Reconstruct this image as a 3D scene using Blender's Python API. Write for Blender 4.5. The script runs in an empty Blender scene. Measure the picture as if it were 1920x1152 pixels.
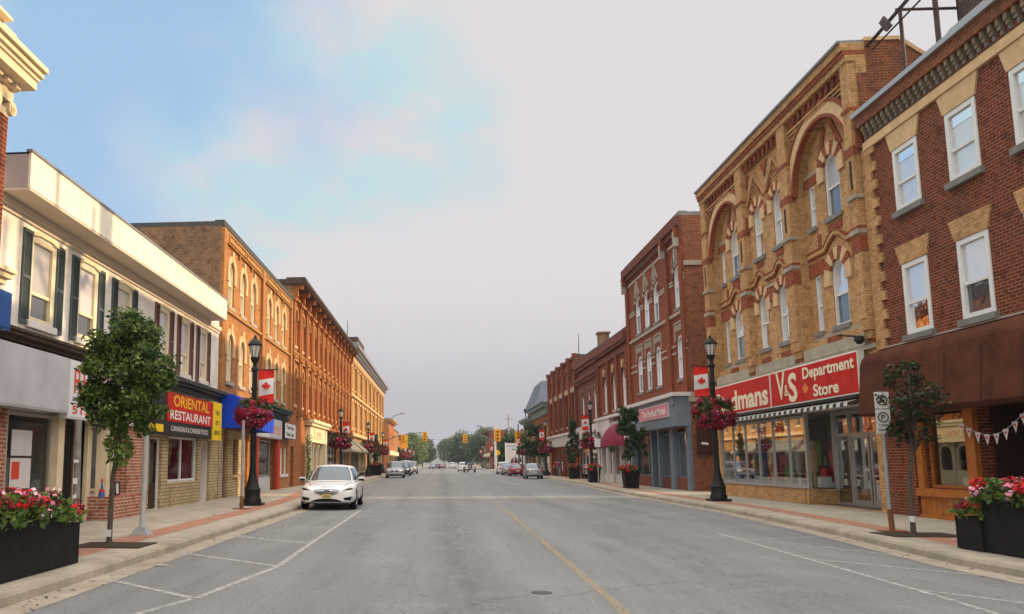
import bpy, bmesh, math, random
import numpy as np
from mathutils import Vector, Matrix
from mathutils.geometry import delaunay_2d_cdt
from mathutils.bvhtree import BVHTree
R=math.radians; rnd=random.Random(7)
scene=bpy.context.scene; COL=scene.collection
# ---------------- camera
cam=bpy.data.cameras.new('camera'); co=bpy.data.objects.new('camera',cam); COL.objects.link(co)
cam.sensor_width=36; cam.lens=28.125; cam.shift_x=260/1920; cam.shift_y=96/1920
cam.clip_start=.1; cam.clip_end=12000
PIT=math.atan(196/1500); YAW=math.atan(125/1500/math.sqrt(1+(196/1500)**2))
co.location=(0,0,1.6); co.rotation_euler=(math.pi/2+PIT,0,YAW)
scene.camera=co
# ---------------- exposure
scene.view_settings.view_transform='Standard'; scene.view_settings.look='None'
scene.view_settings.exposure=0.0; scene.view_settings.gamma=1
# ---------------- sun (low, from the right and a little ahead)
EL,AZ=20.0,10.0
sd=Vector((math.cos(R(EL))*math.cos(R(AZ)),math.cos(R(EL))*math.sin(R(AZ)),math.sin(R(EL))))
sl=bpy.data.lights.new('sun','SUN'); sl.energy=4.8; sl.angle=R(.6); sl.color=(1,.72,.42)
so=bpy.data.objects.new('sun',sl); COL.objects.link(so); so.rotation_euler=sd.to_track_quat('Z','Y').to_euler(); so.location=(60,20,60)
# ---------------- world: Nishita sky behind a veil of cloud
W=bpy.data.worlds.new('World'); scene.world=W; W.use_nodes=True
def world():
    nt=W.node_tree; N=nt.nodes; L=nt.links; N.clear()
    out=N.new('ShaderNodeOutputWorld'); bg=N.new('ShaderNodeBackground'); bg.inputs[1].default_value=.1
    L.new(bg.outputs[0],out.inputs[0])
    sky=N.new('ShaderNodeTexSky'); sky.sky_type='NISHITA'; sky.sun_disc=False
    sky.sun_elevation=R(EL); sky.sun_rotation=R(90-AZ); sky.air_density=1.2; sky.dust_density=.6; sky.ozone_density=2.0
    tc=N.new('ShaderNodeTexCoord')
    def math_(op,a,b=None,c=None):
        n=N.new('ShaderNodeMath'); n.operation=op
        for i,v in enumerate((a,b,c)):
            if v is None: continue
            if isinstance(v,(int,float)): n.inputs[i].default_value=v
            else: L.new(v,n.inputs[i])
        return n.outputs[0]
    def mix(f,a,b,bt='MIX'):
        n=N.new('ShaderNodeMix'); n.data_type='RGBA'; n.blend_type=bt
        for i,v in ((0,f),(6,a),(7,b)):
            if isinstance(v,(int,float)): n.inputs[i].default_value=v
            elif isinstance(v,tuple): n.inputs[i].default_value=(*v,1)
            else: L.new(v,n.inputs[i])
        return n.outputs[2]
    def ss(v,a,b):
        n=N.new('ShaderNodeMapRange'); n.interpolation_type='SMOOTHSTEP'; L.new(v,n.inputs[0]); n.inputs[1].default_value=a; n.inputs[2].default_value=b; return n.outputs[0]
    sep=N.new('ShaderNodeSeparateXYZ'); L.new(tc.outputs['Generated'],sep.inputs[0]); x,y,z=sep.outputs
    def noise(s,d,sz=1.):
        m=N.new('ShaderNodeMapping'); m.inputs['Scale'].default_value=(1,1,sz); L.new(tc.outputs['Generated'],m.inputs[0])
        n=N.new('ShaderNodeTexNoise'); n.inputs['Scale'].default_value=s; n.inputs['Detail'].default_value=d; L.new(m.outputs[0],n.inputs['Vector']); return n.outputs[0]
    n1=noise(3.2,5,1.2); n2=noise(2.2,3,2.5); n3=noise(6,6,2)
    # opening in the cloud: up and to the left of the street
    a=math_('SUBTRACT',math_('MULTIPLY',z,.9),math_('MULTIPLY',x,1.35))
    a=math_('ADD',a,math_('MULTIPLY',math_('SUBTRACT',n1,.5),1.1))
    blue=ss(a,.46,.84)
    side=math_('DIVIDE',x,math_('MAXIMUM',y,.05)); blue=math_('MULTIPLY',blue,ss(side,-.68,-.56))
    cz=ss(z,-.02,.24)
    cloud=mix(cz,(4.05,3.95,4.55),(7.4,7.15,7.3))
    cloud=mix(math_('MULTIPLY',math_('SUBTRACT',n2,.35),.55),cloud,(7.6,7.2,7.3))
    thin=mix(.8,cloud,(5.0,7.3,7.9))
    edge=math_('MULTIPLY',ss(a,.27,.50),math_('SUBTRACT',1,ss(n3,.42,.62)))
    c=mix(edge,cloud,thin)
    sk=mix(.7,sky.outputs[0],(4.4,7.0,10.2))
    c=mix(math_('MULTIPLY',blue,.95),c,sk)
    # the cloud deck is brighter overhead and round towards the sun
    up=ss(z,.58,.85)
    dirs=N.new('ShaderNodeVectorMath'); dirs.operation='DOT_PRODUCT'; L.new(tc.outputs['Generated'],dirs.inputs[0]); dirs.inputs[1].default_value=(.55,-.6,.55)
    k=math_('ADD',1.0,math_('MULTIPLY',up,ZEN)); k=math_('ADD',k,math_('MULTIPLY',ss(dirs.outputs['Value'],.1,.9),BACK))
    c=mix(math_('MULTIPLY',math_('SUBTRACT',k,1.0),.4),c,(7.2,6.6,6.0))
    vm=N.new('ShaderNodeVectorMath'); vm.operation='SCALE'; L.new(c,vm.inputs[0]); L.new(k,vm.inputs['Scale'])
    L.new(vm.outputs[0],bg.inputs[0])
ZEN,BACK=2.3,1.2
world()
# ---------------- helpers
def tag(o,label=None,cat=None,group=None,kind=None):
    if label: o['label']=label
    if cat: o['category']=cat
    if group: o['group']=group
    if kind: o['kind']=kind
    return o
ORG={}
def thing(name,label,cat,loc,group=None):
    o=bpy.data.objects.new(name,None); COL.objects.link(o); o.location=loc; o.empty_display_size=.3
    ORG[o]=Vector(loc); return tag(o,label,cat,group)
def link(name,me,parent=None,loc=None):
    o=bpy.data.objects.new(name,me); COL.objects.link(o)
    if parent is not None: o.parent=parent; ORG[o]=ORG[parent]
    else: ORG[o]=Vector(loc or (0,0,0)); o.location=ORG[o]
    return o
def kids(o): return [c for c in bpy.data.objects if c.parent==o]
def copy_tree(o,loc=None,rz=None,parent=None,label=None,group=None):
    ch=kids(o); c=o.copy(); COL.objects.link(c); c.parent=parent
    if loc is not None: c.location=loc; ORG[c]=Vector(loc)
    if rz is not None: c.rotation_euler=(0,0,rz)
    if label: c['label']=label
    if group: c['group']=group
    for k in ch: copy_tree(k,parent=c)
    return c
SPLIT={'timber_shopfront','window_post','brick_ornament','brick_bulkhead','red_column','shopfront_post','shopfront_column','recess_panelling','string_course','stone_lintel','red_panel','cream_brick_cladding','stone_cladding','bracketed_fascia','shop_fascia','awning','side_stone_block','corbel','posted_notice','yellow_panel','entrance_frame','rail','shop_interior','poster','poster_picture','shop_cornice','soffit_trim','frieze_panel','hood_crest','pilaster'}
class MB:
    def __init__(s): s.v=[]; s.f=[]; s.m=[]; s.g=[]
    def pieces(s,tol=.012):
        B=[]
        for v0,v1,f0,f1 in s.g:
            P=s.v[v0:v1]; B.append([min(p[i] for p in P)-tol for i in range(3)]+[max(p[i] for p in P)+tol for i in range(3)])
        par=list(range(len(B)))
        def fd(i):
            while par[i]!=i: i=par[i]
            return i
        for i in range(len(B)):
            for j in range(i):
                if all(B[i][k]<=B[j][k+3] and B[j][k]<=B[i][k+3] for k in range(3)): par[fd(i)]=fd(j)
        out={}
        for i,(v0,v1,f0,f1) in enumerate(s.g):
            q=out.setdefault(fd(i),MB()); b=len(q.v); q.v+=s.v[v0:v1]
            for f,m in zip(s.f[f0:f1],s.m[f0:f1]): q.f.append([k-v0+b for k in f]); q.m.append(m)
        return list(out.values())
    def add(s,vs,fs,m=0):
        b=len(s.v); s.g.append((b,b+len(vs),len(s.f),len(s.f)+len(fs))); s.v+= [tuple(v) for v in vs]
        for f in fs: s.f.append([b+i for i in f]); s.m.append(m)
    def box(s,x0,x1,y0,y1,z0,z1,m=0):
        x0,x1=min(x0,x1),max(x0,x1); y0,y1=min(y0,y1),max(y0,y1); z0,z1=min(z0,z1),max(z0,z1)
        s.add([(x0,y0,z0),(x1,y0,z0),(x1,y1,z0),(x0,y1,z0),(x0,y0,z1),(x1,y0,z1),(x1,y1,z1),(x0,y1,z1)],
              [(0,3,2,1),(4,5,6,7),(0,1,5,4),(1,2,6,5),(2,3,7,6),(3,0,4,7)],m)
    def prism(s,base,top,m=0):
        n=len(base); s.add(list(base)+list(top),[list(range(n))[::-1],list(range(n,2*n))]+[(i,(i+1)%n,n+(i+1)%n,n+i) for i in range(n)],m)
    def tube(s,pts,rs,n=8,m=0,cap=True):
        pts=[Vector(p) for p in pts]; rs=rs if isinstance(rs,(list,tuple)) else [rs]*len(pts)
        ring=[]; prev=None
        for i,p in enumerate(pts):
            d=(pts[min(i+1,len(pts)-1)]-pts[max(i-1,0)]); d.normalize()
            a=Vector((1,0,0)) if abs(d.x)<.9 else Vector((0,1,0))
            if prev is not None: a=prev
            u=(a-d*a.dot(d)).normalized(); w=d.cross(u); prev=u
            ring.append([p+(u*math.cos(2*math.pi*k/n)+w*math.sin(2*math.pi*k/n))*rs[i] for k in range(n)])
        vs=[q for r in ring for q in r]; fs=[]
        for i in range(len(pts)-1):
            for k in range(n): fs.append((i*n+k,i*n+(k+1)%n,(i+1)*n+(k+1)%n,(i+1)*n+k))
        if cap: fs.append(list(range(n))[::-1]); fs.append([(len(pts)-1)*n+k for k in range(n)])
        s.add(vs,fs,m)
    def lathe(s,prof,c,n=16,m=0,cap=True):
        vs=[]; fs=[]; P=len(prof)
        for r,z in prof:
            for k in range(n): a=2*math.pi*(k+.5)/n; vs.append((c[0]+r*math.cos(a),c[1]+r*math.sin(a),c[2]+z))
        for i in range(P-1):
            for k in range(n): fs.append((i*n+k,i*n+(k+1)%n,(i+1)*n+(k+1)%n,(i+1)*n+k))
        if cap: fs.append(list(range(n))[::-1]); fs.append([(P-1)*n+k for k in range(n)])
        s.add(vs,fs,m)
    def build(s,name,mats,parent=None,smooth=False,recalc=True,loc=None,bevel=0):
        if parent is not None: org=ORG[parent]
        else: org=Vector(loc or (0,0,0))
        me=bpy.data.meshes.new(name); me.from_pydata([(a-org.x,b-org.y,c-org.z) for a,b,c in s.v],[],s.f)
        mats=mats if isinstance(mats,(list,tuple)) else [mats]
        for m in mats: me.materials.append(m)
        me.polygons.foreach_set('material_index',s.m)
        if recalc or bevel:
            bm=bmesh.new(); bm.from_mesh(me)
            if bevel:
                bmesh.ops.remove_doubles(bm,verts=bm.verts,dist=1e-5)
                es=[e for e in bm.edges if len(e.link_faces)==2 and e.calc_face_angle(0)>.6]
                bmesh.ops.bevel(bm,geom=es,offset=bevel,segments=2,affect='EDGES',profile=.6)
            if recalc: bmesh.ops.recalc_face_normals(bm,faces=bm.faces)
            bm.to_mesh(me); bm.free()
        if smooth:
            me.polygons.foreach_set('use_smooth',[True]*len(me.polygons))
            if smooth!=2: me.set_sharp_from_angle(angle=R(35))
        me.update()
        return link(name,me,parent,loc)
# facade frame: u along the street, n out of the wall, z up
class F:
    def __init__(s,X,sg): s.X=X; s.s=sg
    def p(s,u,n,z): return (s.X+s.s*n,u,z)
    def B(s,mb,u0,u1,n0,n1,z0,z1,m=0): mb.box(s.X+s.s*n0,s.X+s.s*n1,u0,u1,z0,z1,m)
    def poly(s,mb,pts,n0,n1,m=0): mb.prism([s.p(u,n0,z) for u,z in pts],[s.p(u,n1,z) for u,z in pts],m)
    def flat(s,mb,pts,n,m=0): mb.add([s.p(u,n,z) for u,z in pts],[list(range(len(pts)))],m)
    def ring(s,mb,o,i,n0,n1,m=0,closed=True):
        k=len(o); vs=[s.p(u,n1,z) for u,z in o]+[s.p(u,n1,z) for u,z in i]+[s.p(u,n0,z) for u,z in o]+[s.p(u,n0,z) for u,z in i]
        fs=[]
        for a in range(k if closed else k-1):
            b=(a+1)%k; fs+=[(a,b,k+b,k+a),(a,2*k+a,2*k+b,b),(k+a,k+b,3*k+b,3*k+a),(2*k+a,3*k+a,3*k+b,2*k+b)]
        if not closed: fs+=[(0,k,3*k,2*k),(k-1,3*k-1,4*k-1,2*k-1)]
        mb.add(vs,fs,m)
def arch(u,w,z0,z1,r,k=10):
    h=w/2
    if r<=0: return [(u-h,z0),(u+h,z0),(u+h,z1),(u-h,z1)]
    zs=z1-r
    return [(u-h,z0),(u+h,z0)]+[(u+h*math.cos(math.pi*i/k),zs+r*math.sin(math.pi*i/k)) for i in range(k+1)]
def arc(u,w,zs,r,k=10): return [(u+w/2*math.cos(math.pi*i/k),zs+r*math.sin(math.pi*i/k)) for i in range(k+1)]
def inside(p,poly):
    c=False; n=len(poly); j=n-1
    for i in range(n):
        xi,yi=poly[i]; xj,yj=poly[j]
        if (yi>p[1])!=(yj>p[1]) and p[0]<(xj-xi)*(p[1]-yi)/(yj-yi)+xi: c=not c
        j=i
    return c
def wall(mb,f,outer,holes,n=0.,d=.3,m=0,mr=None):
    """wall face with real openings and their reveals going d into the wall"""
    vs=[]; es=[]
    for loop in [outer]+holes:
        b=len(vs); vs+=[Vector(p) for p in loop]; es+=[(b+i,b+(i+1)%len(loop)) for i in range(len(loop))]
    V,E,T,_,_,_=delaunay_2d_cdt(vs,es,[],1,1e-5)
    fs=[]
    for t in T:
        c=((V[t[0]][0]+V[t[1]][0]+V[t[2]][0])/3,(V[t[0]][1]+V[t[1]][1]+V[t[2]][1])/3)
        if any(inside(c,h) for h in holes): continue
        if not inside(c,outer): continue
        fs.append(t)
    mb.add([f.p(v[0],n,v[1]) for v in V],fs,m)
    for h in holes:
        k=len(h); mb.add([f.p(u,n,z) for u,z in h]+[f.p(u,n-d,z) for u,z in h],[(i,(i+1)%k,k+(i+1)%k,k+i) for i in range(k)],m if mr is None else mr)
FONTC={}
def text_mesh(s,size=1,ext=.01,off=0.,sp=1.):
    key=(s,off,sp)
    if key not in FONTC:
        cu=bpy.data.curves.new('t','FONT'); cu.body=s; cu.size=1; cu.offset=off; cu.resolution_u=3; cu.space_character=sp; cu.fill_mode='FRONT'
        o=bpy.data.objects.new('t',cu); COL.objects.link(o); dg=bpy.context.evaluated_depsgraph_get()
        me=bpy.data.meshes.new_from_object(o.evaluated_get(dg)); 
        v=[tuple(q.co) for q in me.vertices]; f=[tuple(p.vertices) for p in me.polygons]
        x0=min(a[0] for a in v); x1=max(a[0] for a in v); y0=min(a[1] for a in v); y1=max(a[1] for a in v)
        FONTC[key]=([((a[0]-(x0+x1)/2),(a[1]-(y0+y1)/2)) for a in v],f,x1-x0,y1-y0)
        bpy.data.objects.remove(o); bpy.data.curves.remove(cu); bpy.data.meshes.remove(me)
    return FONTC[key]
def text(mb,s,fn,w,h,m=0,off=0.,sp=1.):
    """fit the words into a w x h field; fn maps (x,y) of the field to a point"""
    v,f,W0,H0=text_mesh(s,off=off,sp=sp)
    mb.add([fn(a*w/W0,b*h/H0) for a,b in v],f,m)
def ftext(mb,f,s,u,z,w,h,n,m=0,off=0.,sp=1.):
    text(mb,s,lambda a,b:f.p(u+f.s*a,n,z+b),w,h,m,off,sp)
LEAF=[(0,1),(.15,.70),(.33,.79),(.25,.30),(.50,.52),(.56,.38),(.83,.43),(.73,.13),(.85,.06),(.42,-.30),(.47,-.46),(.05,-.40),(.04,-.9)]
LEAF=LEAF+[(-a,b) for a,b in LEAF[::-1][:-1]]
# ---------------- materials
MT={}
def nodes(name):
    m=bpy.data.materials.new(name); m.use_nodes=True; nt=m.node_tree; return m,nt,nt.nodes,nt.links,nt.nodes['Principled BSDF']
def mat(name,c,rough=.7,metal=0,spec=.22,var=.0,vs=3.,bump=0.,bs=30,coat=0,emit=None,es=0,sheen=0):
    if name in MT: return MT[name]
    m,nt,N,L,b=nodes(name); b.inputs['Base Color'].default_value=(*c,1); b.inputs['Roughness'].default_value=rough; b.inputs['Metallic'].default_value=metal
    b.inputs['Specular IOR Level'].default_value=spec; b.inputs['Coat Weight'].default_value=coat; b.inputs['Coat Roughness'].default_value=.03
    if emit: b.inputs['Emission Color'].default_value=(*emit,1); b.inputs['Emission Strength'].default_value=es
    if var or bump:
        g=N.new('ShaderNodeNewGeometry')
    if var:
        n=N.new('ShaderNodeTexNoise'); n.inputs['Scale'].default_value=vs; n.inputs['Detail'].default_value=7; n.inputs['Roughness'].default_value=.65; L.new(g.outputs['Position'],n.inputs['Vector'])
        r=N.new('ShaderNodeMapRange'); r.inputs[1].default_value=.3; r.inputs[2].default_value=.7; L.new(n.outputs[0],r.inputs[0])
        x=N.new('ShaderNodeMix'); x.data_type='RGBA'; L.new(r.outputs[0],x.inputs[0])
        x.inputs[6].default_value=(*[min(1,k*(1-var)) for k in c],1); x.inputs[7].default_value=(*[min(1,k*(1+var)) for k in c],1); L.new(x.outputs[2],b.inputs['Base Color'])
    if bump:
        n=N.new('ShaderNodeTexNoise'); n.inputs['Scale'].default_value=bs; n.inputs['Detail'].default_value=4; L.new(g.outputs['Position'],n.inputs['Vector'])
        bp=N.new('ShaderNodeBump'); bp.inputs['Strength'].default_value=bump; bp.inputs['Distance'].default_value=.02; L.new(n.outputs[0],bp.inputs['Height']); L.new(bp.outputs[0],b.inputs['Normal'])
    MT[name]=m; return m
def brick(name,c1,c2,mort,bw=.23,bh=.076,ms=.012,stain=.35,dirt=(.05,.04,.035),rough=.85,ground=False,light=None,la=.0):
    m,nt,N,L,b=nodes(name); b.inputs['Roughness'].default_value=rough; b.inputs['Specular IOR Level'].default_value=.25
    g=N.new('ShaderNodeNewGeometry'); sp=N.new('ShaderNodeSeparateXYZ'); L.new(g.outputs['Position'],sp.inputs[0])
    cb=N.new('ShaderNodeCombineXYZ')
    if ground: L.new(sp.outputs[0],cb.inputs[0]); L.new(sp.outputs[1],cb.inputs[1])
    else:
        sn=N.new('ShaderNodeSeparateXYZ'); L.new(g.outputs['True Normal'],sn.inputs[0])
        ab=N.new('ShaderNodeMath'); ab.operation='ABSOLUTE'; L.new(sn.outputs[1],ab.inputs[0])
        gt=N.new('ShaderNodeMath'); gt.operation='GREATER_THAN'; gt.inputs[1].default_value=.7; L.new(ab.outputs[0],gt.inputs[0])
        mx=N.new('ShaderNodeMix'); L.new(gt.outputs[0],mx.inputs[0]); L.new(sp.outputs[1],mx.inputs[2]); L.new(sp.outputs[0],mx.inputs[3])
        L.new(mx.outputs[0],cb.inputs[0]); L.new(sp.outputs[2],cb.inputs[1])
    t=N.new('ShaderNodeTexBrick'); t.inputs['Scale'].default_value=1; t.inputs['Brick Width'].default_value=bw; t.inputs['Row Height'].default_value=bh; t.inputs['Mortar Size'].default_value=ms
    t.inputs['Mortar Smooth'].default_value=.3; t.inputs['Bias'].default_value=-.1
    t.inputs['Color1'].default_value=(*c1,1); t.inputs['Color2'].default_value=(*c2,1); t.inputs['Mortar'].default_value=(*mort,1); L.new(cb.outputs[0],t.inputs['Vector'])
    def noise(s,d,r=.6):
        n=N.new('ShaderNodeTexNoise'); n.inputs['Scale'].default_value=s; n.inputs['Detail'].default_value=d; n.inputs['Roughness'].default_value=r; L.new(g.outputs['Position'],n.inputs['Vector']); return n.outputs[0]
    def rng(v,a,bb,lo=0,hi=1):
        r=N.new('ShaderNodeMapRange'); r.inputs[1].default_value=a; r.inputs[2].default_value=bb; r.inputs[3].default_value=lo; r.inputs[4].default_value=hi; L.new(v,r.inputs[0]); return r.outputs[0]
    def mix(f,a,bb,bt='MIX'):
        n=N.new('ShaderNodeMix'); n.data_type='RGBA'; n.blend_type=bt; L.new(f,n.inputs[0])
        for i,v in ((6,a),(7,bb)):
            if isinstance(v,tuple): n.inputs[i].default_value=(*v,1)
            else: L.new(v,n.inputs[i])
        return n.outputs[2]
    c=mix(rng(noise(.55,5),.45,.75,0,stain),t.outputs['Color'],dirt)
    ms_=N.new('ShaderNodeMapping'); ms_.inputs['Scale'].default_value=(1.6,1.6,.14); L.new(g.outputs['Position'],ms_.inputs[0])
    ns=N.new('ShaderNodeTexNoise'); ns.inputs['Scale'].default_value=1.5; ns.inputs['Detail'].default_value=6; ns.inputs['Roughness'].default_value=.7; L.new(ms_.outputs[0],ns.inputs['Vector'])
    c=mix(rng(ns.outputs[0],.5,.72,0,stain*1.1),c,dirt)
    nb=N.new('ShaderNodeTexNoise'); nb.inputs['Scale'].default_value=1/(bw*1.1); nb.inputs['Detail'].default_value=1; L.new(cb.outputs[0],nb.inputs['Vector'])
    c=mix(rng(nb.outputs[0],.55,.68,0,.55),c,tuple(x*.45 for x in c2))
    c=mix(rng(noise(7,4),.5,.8,0,.45),c,tuple(min(1,x*1.5) for x in c1))
    if light: c=mix(rng(noise(1.3,6,.7),.55,.75,0,la),c,light)
    L.new(c,b.inputs['Base Color'])
    bp=N.new('ShaderNodeBump'); bp.inputs['Strength'].default_value=.5; bp.inputs['Distance'].default_value=.01; bp.invert=True
    L.new(t.outputs['Fac'],bp.inputs['Height']); L.new(bp.outputs[0],b.inputs['Normal'])
    MT[name]=m; return m
brick('brick_orange',(.36,.125,.022),(.52,.21,.038),(.36,.25,.15),bh=.085,stain=.3)
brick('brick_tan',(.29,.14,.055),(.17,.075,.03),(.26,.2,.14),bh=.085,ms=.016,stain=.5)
brick('brick_rust',(.36,.095,.018),(.50,.165,.03),(.34,.2,.1),bh=.085,stain=.3)
brick('brick_gold',(.52,.25,.05),(.42,.19,.04),(.36,.26,.15),stain=.25)
brick('brick_red',(.20,.034,.012),(.115,.02,.009),(.33,.19,.11),bw=.24,bh=.083,ms=.010,stain=.3,light=(.27,.06,.02),la=.6)
brick('brick_crimson',(.31,.058,.013),(.21,.04,.011),(.2,.09,.06),stain=.4,light=(.3,.1,.04),la=.5)
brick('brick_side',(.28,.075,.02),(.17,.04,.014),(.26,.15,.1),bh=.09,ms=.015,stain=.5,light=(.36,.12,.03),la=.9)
brick('brick_maroon',(.16,.030,.015),(.21,.046,.018),(.2,.12,.09),stain=.4)
brick('brick_buff',(.66,.37,.155),(.50,.255,.095),(.34,.22,.12),bw=.24,bh=.085,ms=.012,stain=.25,light=(.70,.46,.23),la=.5)
brick('brick_accent',(.34,.062,.014),(.25,.042,.012),(.3,.17,.1),bw=.24,bh=.085,stain=.2)
brick('brick_shop',(.40,.12,.06),(.30,.08,.04),(.52,.42,.34),bw=.24,bh=.085,ms=.016,stain=.15)
brick('stone_clad',(.55,.43,.24),(.46,.34,.18),(.24,.18,.11),bw=.5,bh=.11,ms=.02,stain=.15)
brick('paver',(.42,.2,.13),(.34,.15,.1),(.3,.22,.17),bw=.2,bh=.1,ms=.008,stain=.2,dirt=(.2,.16,.13),ground=True)
BM=MT
mat('painted_white',(.80,.76,.68),.7,var=.18,vs=1.6,bump=.4,bs=14)
mat('white',(.78,.77,.74),.45,var=.03)
mat('cream',(.78,.68,.45),.6,var=.08)
mat('cream_trim',(.72,.60,.40),.6,var=.1)
mat('stone',(.40,.35,.27),.85,var=.2,bump=.3)
mat('stone_buff',(.68,.46,.25),.85,var=.15,bump=.3)
mat('stone_gray',(.23,.22,.20),.85,var=.2)
mat('coping',(.22,.22,.24),.5,var=.15)
mat('dark_metal',(.025,.025,.028),.45,var=.2)
mat('lamp_metal',(.014,.015,.014),.5,var=.25,vs=8)
mat('roof_tar',(.08,.08,.08),.9)
mat('brown_trim',(.075,.045,.03),.6,var=.2)
mat('shutter_green',(.09,.115,.115),.6)
mat('shutter_brown',(.20,.10,.075),.6)
mat('alu',(.46,.45,.43),.35,.6)
mat('beige_frame',(.50,.44,.35),.5,.2)
mat('dark',(.012,.011,.011),.8)
mat('dark_wood',(.05,.022,.014),.6)
mat('shadow_gap',(.03,.02,.015),.9)
def pane(name,base,rough=.04,refl=.5,mul=1.3,tint=(.93,.92,.93),wav=True):
    m,nt,N,L,b=nodes(name); b.inputs['Base Color'].default_value=(*base,1); b.inputs['Roughness'].default_value=.6
    gl=N.new('ShaderNodeBsdfGlossy'); gl.inputs['Color'].default_value=(*tint,1); gl.inputs['Roughness'].default_value=rough
    fr=N.new('ShaderNodeFresnel'); fr.inputs['IOR'].default_value=1.55
    mm=N.new('ShaderNodeMath'); mm.operation='MULTIPLY_ADD'; mm.inputs[1].default_value=mul; mm.inputs[2].default_value=refl*.45; mm.use_clamp=True; L.new(fr.outputs[0],mm.inputs[0])
    ms=N.new('ShaderNodeMixShader'); L.new(mm.outputs[0],ms.inputs[0]); L.new(b.outputs[0],ms.inputs[1]); L.new(gl.outputs[0],ms.inputs[2])
    g=N.new('ShaderNodeNewGeometry'); n=N.new('ShaderNodeTexNoise'); n.inputs['Scale'].default_value=1.6; L.new(g.outputs['Position'],n.inputs['Vector'])
    bp=N.new('ShaderNodeBump'); bp.inputs['Strength'].default_value=.25; bp.inputs['Distance'].default_value=.03; L.new(n.outputs[0],bp.inputs['Height']); L.new(bp.outputs[0],gl.inputs['Normal'])
    L.new(ms.outputs[0],N['Material Output'].inputs[0]); MT[name]=m; return m
pane('pane_dark',(.03,.032,.036),refl=.25,mul=1.0); pane('pane_blind',(.60,.57,.58),refl=.04,mul=.45); pane('pane_blind_dim',(.44,.42,.42),refl=.05,mul=.6); pane('pane_curtain',(.60,.54,.42),refl=.04,mul=.45); pane('pane_white',(.72,.70,.66),refl=.15)
def glass(name,refl=.01,tint=(.93,.95,.95),mul=.6):
    m,nt,N,L,b=nodes(name); N.remove(b)
    tr=N.new('ShaderNodeBsdfTransparent'); tr.inputs[0].default_value=(*tint,1); gl=N.new('ShaderNodeBsdfGlossy'); gl.inputs['Roughness'].default_value=.02
    fr=N.new('ShaderNodeFresnel'); fr.inputs['IOR'].default_value=1.5
    mm=N.new('ShaderNodeMath'); mm.operation='MULTIPLY_ADD'; mm.inputs[1].default_value=mul; mm.inputs[2].default_value=refl; mm.use_clamp=True; L.new(fr.outputs[0],mm.inputs[0])
    ms=N.new('ShaderNodeMixShader'); L.new(mm.outputs[0],ms.inputs[0]); L.new(tr.outputs[0],ms.inputs[1]); L.new(gl.outputs[0],ms.inputs[2])
    L.new(ms.outputs[0],N['Material Output'].inputs[0]); MT[name]=m; return m
glass('shop_glass'); glass('dim_glass',.0,(.6,.6,.6),.25); glass('clear_glass',.05); glass('car_glass',.12,(.25,.30,.34))
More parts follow.
